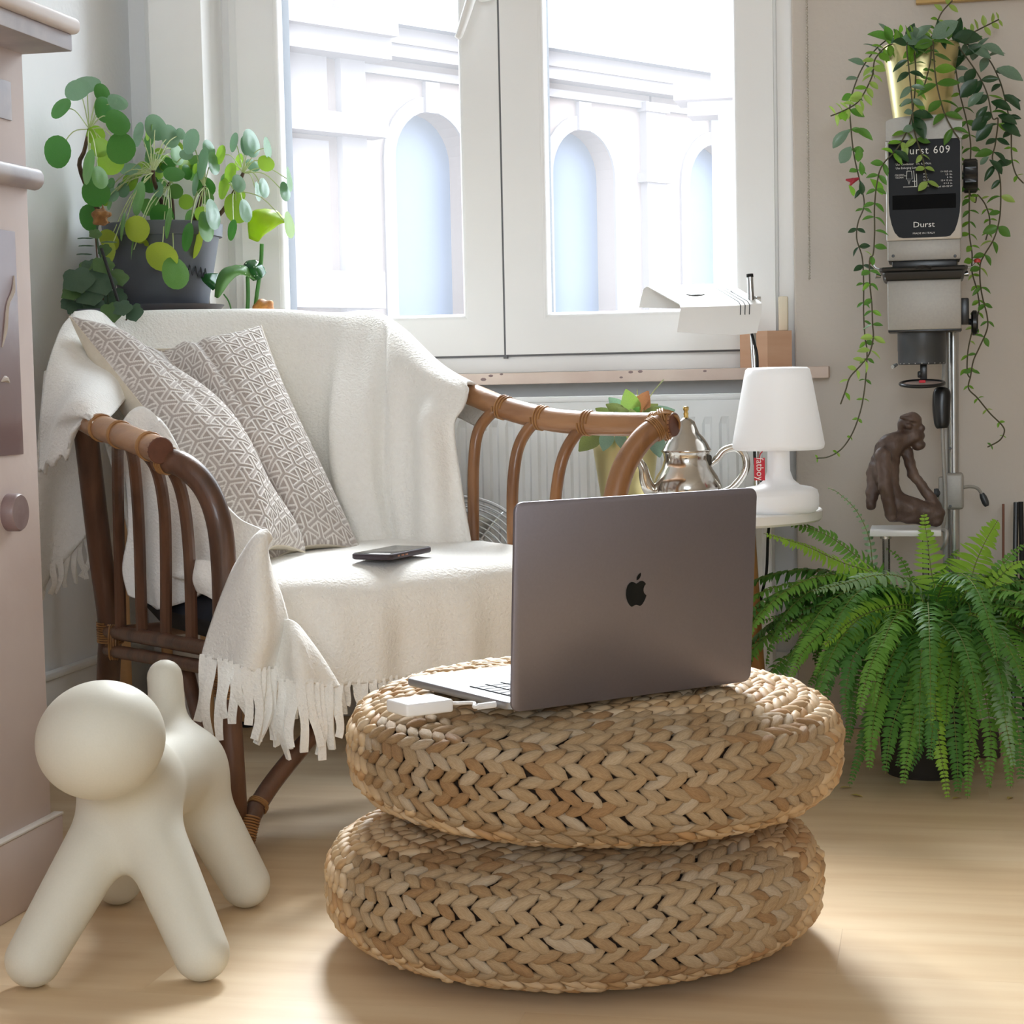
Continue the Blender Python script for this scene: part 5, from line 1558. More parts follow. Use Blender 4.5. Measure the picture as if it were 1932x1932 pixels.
# --- brass pot with fleshy plant behind the arm rail
M_brass = mat('brass_pot', '#d9cd98', 0.36, metal=0.8, col2='#d0c186', noise=9, amount=0.6)
kb_ = 3.56 / FPX
bpx = A(1182, 940, 3.56); bp0 = np.array([bpx[0], bpx[1], TZ + 0.0004])
bp_ = thing('brass_pot_plant', 'brass tapered pot with olive and red-tinted leaves behind the arm rail', 'plant', bp0)
hb_ = (944 - 812) * kb_
obj('pot', MB().lathe([(0, 0), (44 * kb_, 0), (46 * kb_, 0.003), (64 * kb_, hb_ - 0.002), (63 * kb_, hb_), (61 * kb_, hb_ - 0.004), (58 * kb_, hb_ - 0.02), (0, hb_ - 0.02)], bp0, n=48), M_brass, bp_, sharp=40)
obj('soil', MB().lathe([(59 * kb_, 0), (0, 0.004)], bp0 + (0, 0, hb_ - 0.019), n=20), M_soil, bp_)
def oval_leaf(m, name='leaf', n=7, wid=0.30, curl=0.12, fold=0.10):
    """pointed oval leaf, unit length along +x, stalk end at the origin"""
    G = np.zeros((n, 5, 3))
    for i, t in enumerate(np.linspace(0, 1, n)):
        w_ = wid * (sin(pi * min(1, t * 0.97 + 0.015)) ** 0.8) * (1 - 0.25 * t)
        for j, s_ in enumerate((-1, -0.55, 0, 0.55, 1)):
            G[i, j] = (t, s_ * w_, fold * abs(s_) * w_ * 2 - curl * (t - 0.3) ** 2)
    return mesh_data(name, MB().grid(G), m, smooth=True, sharp=None)
M_olive = leaf_mat('leaf_olive', '#7d8a4f', '#66733f'); M_rust = leaf_mat('leaf_rust', '#a06d4a', '#84563a'); M_sage = leaf_mat('leaf_sage', '#86a48f', '#6f8f7c')
ovo = {k: oval_leaf(m, wid=0.36) for k, m in dict(o=M_olive, r=M_rust, s=M_sage, l=leaf_mat('leaf_fresh', '#8fb052', '#7ea047', trans=0.2), m=M_leafM).items()}
def put_leaf(me, base_, tip, face, parent, wk=1.0, name='leaf'):
    x_ = np.asarray(tip) - np.asarray(base_); L_ = np.linalg.norm(x_); x_ = x_ / L_
    z_ = nrm(face - x_ * (face @ x_)); y_ = np.cross(z_, x_)
    return piece(name, me, frame(x_ * L_, y_ * L_ * wk, z_ * L_, base_), parent)
crown = A(1192, 800, 3.56)
for (x0, y0, x1, y1, k, dd) in [(1195, 795, 1182, 735, 'l', 0), (1200, 790, 1222, 738, 'r', 0.01), (1185, 795, 1145, 762, 'o', -0.02), (1205, 795, 1262, 775, 'o', -0.02), (1190, 800, 1130, 790, 's', -0.03), (1190, 800, 1165, 768, 'o', -0.04),
                                (1200, 800, 1240, 762, 'o', 0.02), (1188, 805, 1115, 798, 'm', 0), (1210, 800, 1272, 772, 's', 0), (1150, 812, 1138, 850, 's', -0.06), (1170, 815, 1172, 845, 's', -0.07), (1135, 815, 1092, 850, 'o', -0.05),
                                (1232, 815, 1245, 862, 's', -0.06), (1205, 815, 1210, 838, 'o', -0.07), (1195, 790, 1205, 768, 'm', -0.03), (1180, 790, 1150, 750, 's', 0.02), (1215, 790, 1250, 790, 'r', -0.04), (1160, 800, 1125, 770, 'o', 0.02), (1198, 800, 1190, 772, 'o', -0.05)]:
    d = 3.56 + dd
    put_leaf(ovo[k], A(x0, y0, d), A(x1, y1, d - 0.02), -CF + CU * 0.6, bp_)
for s_ in ([(1205, 795, 3.56), (1225, 750, 3.56), (1252, 716, 3.56)], [(1200, 795, 3.57), (1203, 760, 3.57), (1202, 735, 3.57)]):
    obj('stalk', MB().tube(cr(AP(s_), 8), 0.0011, n=5), M_pet, bp_)

# --- reading lamp of bent white sheet on a chrome pole
M_chrome = mat('chrome', '#cfd2d4', 0.12, metal=1.0)
dl = 3.62
rl0 = A(1424, 960, dl)
rl = thing('reading_lamp', 'white folded sheet-metal reading lamp on a chrome pole above the teapot', 'lamp', (rl0[0], rl0[1], TZ))
obj('pole', MB().tube([A(1415, 522, dl), A(1424, 700, dl), np.array([*A(1428, 930, dl)[:2], TZ + 0.014])], 0.0058, n=14), M_chrome, rl)
obj('pole_cap', MB().tube([A(1414.5, 517, dl), A(1415, 523, dl)], 0.0066, n=14), M_rub, rl)
bb = np.array([*A(1428, 930, dl)[:2], TZ + 0.0004])
obj('foot', MB().lathe([(0, 0), (0.05, 0), (0.05, 0.012), (0.046, 0.014), (0, 0.014)], bb, n=36), M_chrome, rl, sharp=40)
# folded shade: ridge plate with two drooping sides
def sh(px, py, d): return A(px, py, d)
ridge = [[(1206, 580, 3.72), (1212, 545, 3.73), (1218, 540, 3.73), (1300, 538, 3.74), (1376, 537, 3.75)],]
# cross sections along the shade length: far-left lip, fold, top plate, fold, near-right flap
secs = [
 [(1206, 580, 3.74), (1210, 560, 3.74), (1214, 545, 3.735), (1222, 541, 3.73), (1282, 574, 3.60), (1284, 580, 3.59), (1283, 590, 3.588), (1277, 626, 3.585)],
 [(1260, 582, 3.74), (1263, 562, 3.74), (1266, 545, 3.735), (1274, 539, 3.73), (1334, 573, 3.60), (1337, 579, 3.59), (1336, 590, 3.588), (1332, 630, 3.585)],
 [(1320, 582, 3.745), (1322, 562, 3.745), (1325, 543, 3.74), (1332, 537, 3.735), (1388, 571, 3.605), (1391, 577, 3.595), (1391, 590, 3.593), (1386, 632, 3.59)],
 [(1366, 582, 3.75), (1368, 562, 3.75), (1370, 541, 3.745), (1378, 537, 3.74), (1432, 568, 3.61), (1437, 573, 3.60), (1437, 588, 3.598), (1428, 628, 3.595)]]
P = np.array([[A(*c) for c in r] for r in secs])
P = cr(P, 14)
shd = obj('shade', MB().grid(P, 0.0022), M_white, rl, sharp=30)
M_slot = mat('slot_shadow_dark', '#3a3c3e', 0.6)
top_n = nrm(np.cross(P[5, 4] - P[5, 3], P[8, 3] - P[5, 3]))
if top_n @ np.array([0, 0, 1.0]) < 0: top_n = -top_n
hc = A(1303, 556, 3.665)
fu = nrm(P[8, 3] - P[4, 3]); fv = nrm(np.cross(top_n, fu))
gn = grid_normals(P)
hn = nrm(gn[5, 3] + gn[5, 4])
if hn @ np.array([0, 0, 1.0]) < 0: hn = -hn
fu = nrm(P[7, 3] - P[3, 3]); fu = nrm(fu - hn * (fu @ hn)); fv = np.cross(hn, fu)
hm_c = (P[5, 3] * 0.5 + P[5, 4] * 0.5)
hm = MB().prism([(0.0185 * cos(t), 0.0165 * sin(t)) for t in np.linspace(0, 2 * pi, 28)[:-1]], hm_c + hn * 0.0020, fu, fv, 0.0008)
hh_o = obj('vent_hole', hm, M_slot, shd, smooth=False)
obj('bulb', MB().lathe([(0, 0), (0.010, 0.0005), (0.008, 0.0015), (0, 0.002)], hm_c + hn * 0.0028 - fv * 0.005, n=14, axis=hn), M_white, shd)
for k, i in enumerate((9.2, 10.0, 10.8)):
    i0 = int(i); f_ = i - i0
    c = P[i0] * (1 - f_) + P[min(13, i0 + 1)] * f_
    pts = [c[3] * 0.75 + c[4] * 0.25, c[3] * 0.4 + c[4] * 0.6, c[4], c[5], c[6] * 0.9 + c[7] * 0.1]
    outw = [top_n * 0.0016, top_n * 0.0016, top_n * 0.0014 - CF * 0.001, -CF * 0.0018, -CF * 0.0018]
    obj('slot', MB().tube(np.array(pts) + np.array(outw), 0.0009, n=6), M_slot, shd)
for px, py in ((1379, 549), (1389, 555)):
    obj('screw', MB().lathe([(0, 0), (0.003, 0), (0.003, 0.0015), (0, 0.002)], A(px, py, 3.675), n=10, axis=top_n), M_chrome, shd)
obj('clamp_knob', MB().lathe([(0, -0.004), (0.007, -0.004), (0.007, 0.004), (0, 0.004)], A(1431, 566, 3.63), n=14, axis=CR), M_chrome, rl)
obj('clamp_arm', MB().tube([A(1431, 566, 3.63), A(1417, 560, dl), A(1405, 575, 3.66)], 0.004, n=8), M_chrome, rl)
obj('power_cord', MB().tube(cr(AP([(1410, 600, 3.66), (1421, 640, 3.60), (1429, 680, 3.60), (1426, 760, 3.60), (1424, 870, 3.60), (1440, 915, 3.58), (1455, 950, 3.56), (1449, 1010, 3.56), (1446, 1080, 3.58), (1436, 1130, 3.6), (1432, 1200, 3.6)]), 50), 0.0028, n=8), M_rub, rl)

# --- wooden block and cream bar on the sill
M_blk_w = mat('beech_block', '#d3ab8e', 0.6, col2='#bf9272', noise=5, amount=0.7, stretch=(1, 1, 7), detail=7)
e_ = [on(1397, 696, 2, 0.7318), None]
cxn = A(1449, 690, 3.80)
bzt = float(A(1448, 625, 3.83)[2])
a_ = X_at(1448, 660, 3.825); l_ = X_at(1396, 660, 3.86); r_x = X_at(1494, 660, 3.845)
poly = [(a_, 3.825), (r_x, 3.846), (r_x - 0.02, 3.889), (l_ + 0.02, 3.889), (l_, 3.862)]
solo('wooden_block', MB().prism(poly, (0, 0, 0.7318), (1, 0, 0), (0, 1, 0), bzt - 0.7318), M_blk_w, 'squared beech wood block standing on the right end of the sill', 'block', smooth=False)
b0_ = A(1469, 660, 3.88); 
xb0, xb1 = X_at(1469, 600, 3.878), X_at(1487, 600, 3.878)
zt_ = float(on(1478, 559, 1, 3.878)[2])
solo('cream_bar', MB().b2((xb0, 3.872, bzt + 0.0003), (xb1, 3.885, zt_), bev=0.003), mat('cream_paint', '#ece0c8', 0.6), 'slim cream upright bar on top of the wooden block', 'bar')

# --- wire fan behind the chair
M_wire = mat('fan_chrome_wire', '#d8dcdf', 0.35, metal=0.7)
fc = A(868, 1092, 3.70)
fan = thing('metal_fan', 'round chrome wire-guard fan on the floor behind the armchair', 'fan', (fc[0], fc[1], 0))
fn = nrm(np.array([0.10, -1.0, 0.22])); fu_ = nrm(np.cross(fn, (0, 0, 1))); fv_ = np.cross(fn, fu_)
RF = 0.158
for k in range(15):
    q = (k + 1) / 15; r_ = RF * q; dome = 0.055 * sqrt(max(0, 1 - (q * 0.97) ** 2))
    t = np.linspace(0, 2 * pi, 49)
    pts = fc + fn * dome + r_ * (np.cos(t)[:, None] * fu_ + np.sin(t)[:, None] * fv_)
    obj('guard_ring', MB().tube(pts, 0.0016 if k < 14 else 0.0035, n=6, caps=False), M_wire, fan)
    if k % 2 == 1:
        pts2 = fc - fn * dome * 0.9 + r_ * (np.cos(t)[:, None] * fu_ + np.sin(t)[:, None] * fv_)
        obj('rear_guard_ring', MB().tube(pts2, 0.0013, n=6, caps=False), M_wire, fan)
for k in range(8):
    t = 2 * pi * k / 8 + 0.2
    dr_ = cos(t) * fu_ + sin(t) * fv_
    pts = [fc + fn * 0.057 * sqrt(max(0, 1 - q * q)) + dr_ * RF * q for q in np.linspace(0.06, 1, 8)]
    obj('guard_spoke', MB().tube(np.array(pts), 0.0018, n=6), M_wire, fan)
for k in range(4):
    t0 = 2 * pi * k / 4
    G = np.zeros((6, 5, 3))
    for i, q in enumerate(np.linspace(0.15, 0.88, 6)):
        for j, s_ in enumerate(np.linspace(-0.45, 0.45, 5)):
            a = t0 + s_ * (0.7 + 0.5 * q)
            G[i, j] = fc + RF * q * (cos(a) * fu_ + sin(a) * fv_) + fn * s_ * 0.03
    obj('blade', MB().grid(G, 0.0015), M_wire, fan, sharp=None)
obj('hub', MB().lathe([(0, -0.07), (0.04, -0.06), (0.045, 0.0), (0.022, 0.03), (0, 0.035)], fc, n=24, axis=fn), M_wire, fan)
obj('stand', MB().tube([fc - fn * 0.05, np.array([fc[0], fc[1] + 0.05, 0.02])], 0.012, n=12), M_wire, fan)
obj('base', MB().lathe([(0, 0.0003), (0.11, 0.0003), (0.112, 0.008), (0.10, 0.018), (0.02, 0.024), (0, 0.024)], (fc[0], fc[1] + 0.05, 0), n=40), M_wire, fan, sharp=40)

# --- beaded chain of the roller blind
M_bead = mat('bead_nickel', '#c4bdb2', 0.45, metal=0.4)
bc = thing('blind_chain', 'hanging metal bead chain beside the window', 'chain', on(1527, 525, 1, YR - 0.012))
bead_me = mesh_data('bead', MB().lathe([(0, -1), (0.7, -0.7), (1, 0), (0.7, 0.7), (0, 1)], (0, 0, 0), n=8), M_bead, smooth=True, sharp=None)
c_t, c_b = on(1521, 0, 1, YR - 0.012), on(1527, 525, 1, YR - 0.012)
c_t = np.array([c_b[0], c_b[1], c_t[2] + 0.02])
nb = int((c_t[2] - c_b[2]) / 0.0056)
for k in range(nb):
    p = c_b + (c_t - c_b) * k / nb
    piece('bead', bead_me, Matrix.Translation(p) @ Matrix.Scale(0.0025, 4), bc)
obj('cord', MB().tube([c_b, c_t], 0.0007, n=5), M_bead, bc)
# picture frame edge at the top right
pf = thing('picture_frame', 'gilt wooden picture frame at the top right of the wall', 'picture', on(1815, -150, 1, YR - 0.001))
fx0, fx1 = X_at(1728, 3, YR - 0.02), X_at(1932, 3, YR - 0.02) + 0.10
fz = float(on(1760, 5, 1, YR - 0.02)[2])
for lo, hi in (((fx0, YR - 0.022, fz), (fx1, YR - 0.001, fz + 0.02)), ((fx0, YR - 0.022, fz + 0.40), (fx1, YR - 0.001, fz + 0.42)), ((fx0, YR - 0.022, fz + 0.02), (fx0 + 0.02, YR - 0.001, fz + 0.40)), ((fx1 - 0.02, YR - 0.022, fz + 0.02), (fx1, YR - 0.001, fz + 0.40))):
    obj('frame_side', MB().b2(lo, hi, bev=0.002), mat('gilt_wood', '#c9a566', 0.45), pf)
obj('picture', MB().b2((fx0 + 0.02, YR - 0.01, fz + 0.02), (fx1 - 0.02, YR - 0.001, fz + 0.40)), mat('picture_paper', '#e4ddd0', 0.8), pf)
# ================================================================== photographic enlarger
M_steel = mat('hammered_grey', '#a8a59f', 0.5, metal=0.35, col2='#9c9994', noise=220, amount=0.5)
M_steel2 = mat('satin_silver', '#c3c1bd', 0.35, metal=0.6)
M_lab = mat('label_black', '#0d0e11', 0.45, spec=0.2)
M_bak = mat('bakelite_black', '#17181a', 0.3)
M_barrel = mat('barrel_charcoal', '#4a4d50', 0.4, metal=0.4)
M_tubeg = mat('column_chromed', '#b4b5b4', 0.25, metal=0.9)
M_print = mat('print_white', '#e6e6e4', 0.6)
rH = np.array([1.0, 0, 0]); bH = np.array([0, 1.0, 0]); zH = np.array([0, 0, 1.0])
Rh = np.stack([rH, bH, zH], 1)
DE = 3.50
def kpx(d): return d / FPX
PE0 = A(1743, 480, DE)
def EV(px, py, d=DE):
    """point seen at (px, py) on the upright plane of the enlarger front, pushed back by d - DE"""
    q = on(px, py, 1, PE0[1] + (d - DE))
    return q
def ebox(mb, x0, x1, y0, y1, d, dep, bev=0.002, seg=2):
    """box whose front face is seen between the given pixels at depth d"""
    c = EV((x0 + x1) / 2, (y0 + y1) / 2, d) + bH * dep / 2
    return mb.box(c, ((x1 - x0) * kpx(d), dep, (y1 - y0) * kpx(d)), Rh, bev=bev, seg=seg)
base_en = A(1798, 1200, 3.66)
en = thing('photo_enlarger', 'vintage grey photographic enlarger on a chromed column at right', 'enlarger', (base_en[0], base_en[1], 0))
lh = obj('lamp_house', ebox(MB(), 1673, 1813, 262, 452, DE, 0.13, 0.004), M_steel2, en)
cap = MB()
w2 = 70 * kpx(DE)
prof_ = [(-w2, 0)] + [(w2 * 1.0 * cos(t), 0.034 + 0.010 * sin(t)) for t in np.linspace(pi, 0, 15)] + [(w2, 0)]
cc = EV(1743, 263) + bH * 0.132
cap.prism(prof_, cc, rH, zH, 0.134)
obj('top_cover', cap, M_steel, en, sharp=40)
# rounded black label
lw_, lhh = 66 * kpx(DE), 185 * kpx(DE)
pts = [(-lw_ * 0.98, 0), (lw_ * 0.98, 0)]
lp = [(-0.90, 1.0), (0.90, 1.0), (0.97, 0.985), (1.0, 0.95), (1.0, 0.36), (0.98, 0.24), (0.92, 0.14), (0.84, 0.06), (0.72, 0.01), (0.60, 0.0), (-0.60, 0.0), (-0.72, 0.01), (-0.84, 0.06), (-0.92, 0.14), (-0.98, 0.24), (-1.0, 0.36), (-1.0, 0.95), (-0.97, 0.985)]
l0 = EV(1744.5, 448) - bH * 0.0004
lab = obj('label_plate', MB().prism([(x * lw_, y * lhh) for x, y in lp], l0, rH, zH, 0.0008), M_lab, lh, smooth=False)
obj('viewing_slot', ebox(MB(), 1685, 1802, 367, 394, DE - 0.0016, 0.001, 0.0002), mat('slot_black', '#040405', 0.6, spec=0.1), lab, smooth=False)
def ltxt(s, px, py, hpx, sx=1.0, align='CENTER', spacing=1.0, name='lettering'):
    m_ = MB(); text_mesh(s, hpx * 1.35 * kpx(DE), EV(px, py) - bH * 0.0016, rH, zH, m_, depth=0.0002, align=align, sx=sx, spacing=spacing)
    obj(name, m_, M_print, lab, smooth=False)
ltxt('Durst 609', 1746, 284, 15, 0.95, spacing=1.15)
ltxt('Durst', 1743, 424, 11, 1.15, spacing=1.0)
ltxt('MADE IN ITALY', 1743, 440, 3.4, 1.3)
ltxt('Use Condenser   cm. 6,5×9cm.', 1690, 311, 4.2, 0.92, 'LEFT')
ltxt('Use Enlarging Lamp', 1690, 318, 4.2, 0.92, 'LEFT')
for k, (a_, b_) in enumerate((('', 'f = 10,5 cm.'), ('Min.', '1,5  lin.'), ('Max.', '6  lin.'), ('Cond.', '10 × 12 cm.'), ('Max.', '4 × 4  in.'), ('Cond.', 'Opal  60-150 W'))):
    if a_: ltxt(a_, 1742, 323 + k * 5.6, 3.3, 1.0, 'LEFT')
    ltxt(b_, 1797, 323 + k * 5.6, 3.3, 1.0, 'RIGHT')
ltxt('CROMO', 1697, 331, 3.2, 1.1); ltxt('CLEAN', 1697, 335.5, 3.2, 1.1)
dg_ = [[(1711, 323), (1720, 323), (1721, 338), (1710, 338), (1711, 323)], [(1713, 340), (1715, 348), (1717, 340)], [(1724, 322), (1726, 352)], [(1729, 328), (1730, 352)], [(1704, 353), (1730, 352)], [(1721, 342), (1728, 342)], [(1706, 332), (1711, 332)]]
for ln2 in dg_:
    obj('diagram_line', MB().tube(np.array([EV(x, y) - bH * 0.0016 for x, y in ln2]), 0.0006, n=4), M_print, lab)
lo_ = obj('condenser_box', ebox(MB(), 1676, 1811, 452, 491, DE + 0.004, 0.12, 0.003), M_steel, en)
for px, py in ((1685, 483), (1802, 483)):
    obj('screw', MB().lathe([(0, 0), (0.0028, 0), (0.002, 0.001), (0, 0.0012)], EV(px, py, DE + 0.003), n=10, axis=-bH), M_barrel, lo_)
obj('bellows', ebox(MB(), 1684, 1805, 489, 508, DE + 0.012, 0.10, 0.003), M_bak, en)
tray = MB()
k_ = kpx(DE)
tc_ = EV(1742, 512) + bH * 0.06
Pt = []
for (w_, d_, z_) in ((82, 0.075, 9), (84, 0.078, 6), (83, 0.077, 2), (78, 0.07, -1), (76, 0.068, -14), (74, 0.066, -16)):
    Pt.append([tc_ + rH * sx_ * w_ * k_ * 0.98 + bH * sy_ * d_ + zH * z_ * k_ for sx_, sy_ in ((-1, -0.85), (-0.93, -1), (0.93, -1), (1, -0.85), (1, 0.85), (0.93, 1), (-0.93, 1), (-1, 0.85))])
tray.grid(np.array(Pt), closed_v=True)
tray.add(Pt[1], [tuple(range(8))]); tray.add(Pt[-1], [tuple(range(7, -1, -1))])
tr_ = obj('carrier_tray', tray, M_bak, en, sharp=40)
obj('tray_lip', MB().tube(cr(np.array([A(1728, 505, DE - 0.018), A(1742, 503, DE - 0.024), A(1756, 505, DE - 0.018)]), 8), 0.003, n=8), M_bak, tr_)
for sgn, px, py in ((1, 1826, 516), (-1, 1652, 520)):
    obj('clamp_screw', MB().tube([A(px - sgn * 10, py + 2, DE + 0.02), A(px, py, DE + 0.02)], [0.003, 0.0055], n=10), M_tubeg, en)
for pts_, mt in (([(1823, 505, 3.53), (1834, 503, 3.53), (1841, 496, 3.53)], 'r'), ([(1660, 508, 3.53), (1652, 505, 3.53), (1647, 498, 3.53)], 'w')):
    lv = obj('release_lever', MB().tube(cr(AP(pts_), 8), 0.0016, n=6), M_tubeg, en)
    tip = A(pts_[-1][0] + (3 if mt == 'r' else -2), pts_[-1][1] - 4, 3.53)
    obj('lever_knob', MB().lathe([(0, -0.004), (0.006, -0.003), (0.006, 0.002), (0.004, 0.004), (0, 0.005)], tip, n=12), mat('lever_red_' + mt, '#c8413c' if mt == 'r' else '#b5533f', 0.4), lv)
bx = obj('bellows_box', ebox(MB(), 1676, 1812, 527, 622, DE, 0.13, 0.003), M_steel, en)
obj('bottom_edge', ebox(MB(), 1677, 1813, 621, 626, DE + 0.002, 0.125, 0.001), M_bak, bx)
bc_ = EV(1739, 626) + bH * 0.065
rb = 46 * k_
obj('lens_barrel', MB().lathe([(0, 0), (rb, 0), (rb, -0.034), (rb * 0.99, -0.035), (rb * 0.99, -0.058), (rb * 0.94, -0.060), (0, -0.060)], bc_, n=48), M_barrel, en, sharp=40)
# scale dots round the barrel foot
for k in range(9):
    aa = atan2(-bH[1], -bH[0]) + radians(-64 + k * 16)
    obj('scale_dot', MB().lathe([(0, -0.0006), (0.0012, 0), (0, 0.0006)], bc_ + np.array([cos(aa) * rb * 0.985, sin(aa) * rb * 0.985, -0.0575]), n=6, axis=(cos(aa), sin(aa), 0)), M_print, en)
obj('lens_stem', ebox(MB(), 1736, 1749, 686, 716, DE + 0.055, 0.012, 0.002), M_bak, en)
obj('stem_knob', ebox(MB(), 1731, 1739, 700, 713, DE + 0.052, 0.014, 0.003), M_bak, en)
obj('set_screw', MB().tube([A(1692, 688, DE + 0.05), A(1684, 692, DE + 0.04)], [0.003, 0.004], n=8), M_tubeg, en)
rc = EV(1740, 724) + bH * 0.045
rn = nrm(zH * 0.99 - bH * 0.13)
ru = rH; rv = np.cross(rn, ru)
t = np.linspace(0, 2 * pi, 49)
rg_ = obj('filter_ring', MB().tube(rc + 41 * k_ * (np.cos(t)[:, None] * ru + np.sin(t)[:, None] * rv), 0.0034, n=10, caps=False), M_bak, en)
obj('filter_glass', MB().lathe([(0, -0.0005), (39 * k_, -0.0005), (39 * k_, 0.0005), (0, 0.0005)], rc, n=40, axis=rn), mat('filter_pinkish', '#cbb3ac', 0.2, spec=0.5), rg_)
obj('filter_mark', MB().box(rc - bH * 38 * k_ + zH * 0.004, (0.012, 0.004, 0.005), Rh, bev=0.001), M_red, rg_)
# knobs at the right
kn = A(1832, 327, DE) + bH * 0.05
nk = 14
pr = []
knm = MB()
Gk = []
for hh2, rr2 in ((-0.013, 0.0), (-0.013, 0.0285), (-0.010, 0.0305), (0.010, 0.0305), (0.013, 0.0285), (0.013, 0.0)):
    tt = np.linspace(0, 2 * pi, 57)[:-1]
    r2 = rr2 * (1 + 0.045 * np.cos(nk * tt) * (rr2 > 0.03))
    Gk.append(kn + rH * hh2 + r2[:, None] * (np.cos(tt)[:, None] * bH + np.sin(tt)[:, None] * zH))
knm.grid(np.array(Gk), closed_v=True)
obj('knurled_knob', knm, M_bak, en, sharp=40)
obj('knob_shaft', MB().tube([A(1810, 327, DE) + bH * 0.05, A(1822, 327, DE) + bH * 0.05], 0.007, n=10), M_tubeg, en)
obj('focus_bracket', ebox(MB(), 1811, 1828, 562, 612, DE + 0.03, 0.05, 0.003), M_bak, en)
obj('focus_wheel', MB().lathe([(0, -0.006), (0.020, -0.006), (0.0235, -0.003), (0.0235, 0.003), (0.020, 0.006), (0, 0.006)], A(1840, 608, DE) + bH * 0.05, n=32, axis=rH), M_bak, en, sharp=40)
obj('focus_shaft', MB().tube([A(1826, 605, DE) + bH * 0.05, A(1838, 607, DE) + bH * 0.05], 0.006, n=10), M_bak, en)
# column
DC = 3.66
cb_ = A(1800, 1000, DC)
colx, coly = float(cb_[0]), float(cb_[1])
obj('column', MB().tube([(colx, coly, 0.035), (colx, coly, float(A(1798, 470, DC)[2]))], 0.0105, n=20), M_tubeg, en)
obj('column_rail', MB().box((colx - rH[0] * 0.016, coly - rH[1] * 0.016 + 0.004, 0.52), (0.010, 0.012, 0.95), Rh, bev=0.002), M_steel, en)
obj('neck_arm', ebox(MB(), 1770, 1806, 468, 520, DE + 0.12, DC - DE - 0.11, 0.004), M_steel, en)
DQ = DE + (coly - 0.028 - float(PE0[1]))
cl = obj('clamp_block', ebox(MB(), 1783, 1818, 893, 962, DQ, 0.055, 0.006, 3), M_steel, en)
obj('clamp_plate', ebox(MB(), 1771, 1786, 900, 960, DQ + 0.01, 0.035, 0.004, 2), M_steel, en)
for px, py in ((1793, 846), (1793, 955)):
    obj('screw', MB().lathe([(0, 0), (0.0026, 0), (0.0018, 0.0012), (0, 0.0014)], EV(px, py, DQ - 0.0002), n=10, axis=-bH), M_barrel, en)
obj('clamp_knob', MB().lathe([(0, -0.006), (0.008, -0.006), (0.009, 0), (0.006, 0.006), (0, 0.006)], A(1768, 930, DC - 0.01), n=14, axis=rH), M_barrel, en)
lvr = obj('clamp_lever', MB().tube(cr(AP([(1817, 920, DC), (1830, 918, DC), (1845, 922, DC), (1853, 934, DC)]), 14), 0.0032, n=8), M_steel, en)
obj('lever_grip', MB().tube(cr(AP([(1852, 931, DC), (1857, 942, DC), (1862, 955, DC)]), 8), [0.0045, 0.0055, 0.0065, 0.0068, 0.0068, 0.0068, 0.006, 0.004], n=12), M_barrel, lvr)
hd = obj('crank_handle', MB().tube(cr(AP([(1779, 731, 3.60), (1777, 745, 3.60), (1776, 770, 3.60), (1777, 795, 3.60), (1778, 808, 3.60)]), 16), np.array([0.010, 0.0135, 0.0155, 0.0165, 0.017, 0.017, 0.017, 0.0168, 0.0165, 0.016, 0.0155, 0.015, 0.0145, 0.0135, 0.0125, 0.010]), n=16, flat=0.75), M_bak, en)
obj('crank_rod', MB().tube(cr(AP([(1778, 806, 3.60), (1781, 880, 3.61), (1784, 960, 3.62), (1778, 1000, 3.63)]), 16), 0.0036, n=10), M_steel, en)
obj('upper_rod', MB().tube(AP([(1782, 690, 3.61), (1780, 735, 3.60)]), 0.0045, n=10), M_steel, en)
obj('spring_hook', MB().tube(cr(AP([(1776, 1000, 3.62), (1786, 1004, 3.60), (1783, 1024, 3.60), (1776, 1036, 3.61)]), 14), 0.004, n=8), M_steel2, en)
obj('baseboard', MB().box((colx - 0.02, coly - 0.05, 0.0185), (0.20, 0.20, 0.036), Rh, bev=0.004), M_darkw, en)

# ================================================================== hanging vine in a brass pot on top of the enlarger
DV = 3.56
hp0 = A(1738, 216, DV) + bH * 0.005
kv_ = (DV + 0.0) / FPX
ztop = float((cc + zH * 0.0445)[2])
hp0[2] = ztop + 0.0004
vine = thing('hanging_vine', 'trailing vine with small oval leaves in a brass pot on the enlarger', 'plant', hp0)
hv = (217 - 78) * kv_
obj('pot', MB().lathe([(0, 0), (51 * kv_, 0), (52 * kv_, 0.003), (71 * kv_, hv - 0.001), (70.5 * kv_, hv), (68 * kv_, hv - 0.003), (66 * kv_, hv - 0.016), (0, hv - 0.016)], hp0, n=56), M_brass, vine, sharp=40)
obj('soil', MB().lathe([(66 * kv_, 0), (0, 0.006)], hp0 + (0, 0, hv - 0.015), n=24), M_soil, vine)
def R1(x, y): return (1500 + x * 0.2588, y * 0.2588)
def R2(x, y): return (1500 + x * 0.2588, 430 + y * 0.2588)
M_vstem = mat('vine_stem', '#4f4a35', 0.7)
M_vD = leaf_mat('vine_leaf_dark', '#2f5231', '#264428', rough=0.3, trans=0.15); M_vM = leaf_mat('vine_leaf_mid', '#5f9139', '#4f8030', trans=0.35)
M_vL = leaf_mat('vine_leaf_lime', '#a9c765', '#98b953', trans=0.4); M_vS = leaf_mat('vine_leaf_grey', '#75917a', '#5d7b66', rough=0.3, trans=0.15); M_vB = leaf_mat('vine_leaf_bright', '#7fb03a', '#6c9f31', trans=0.4)
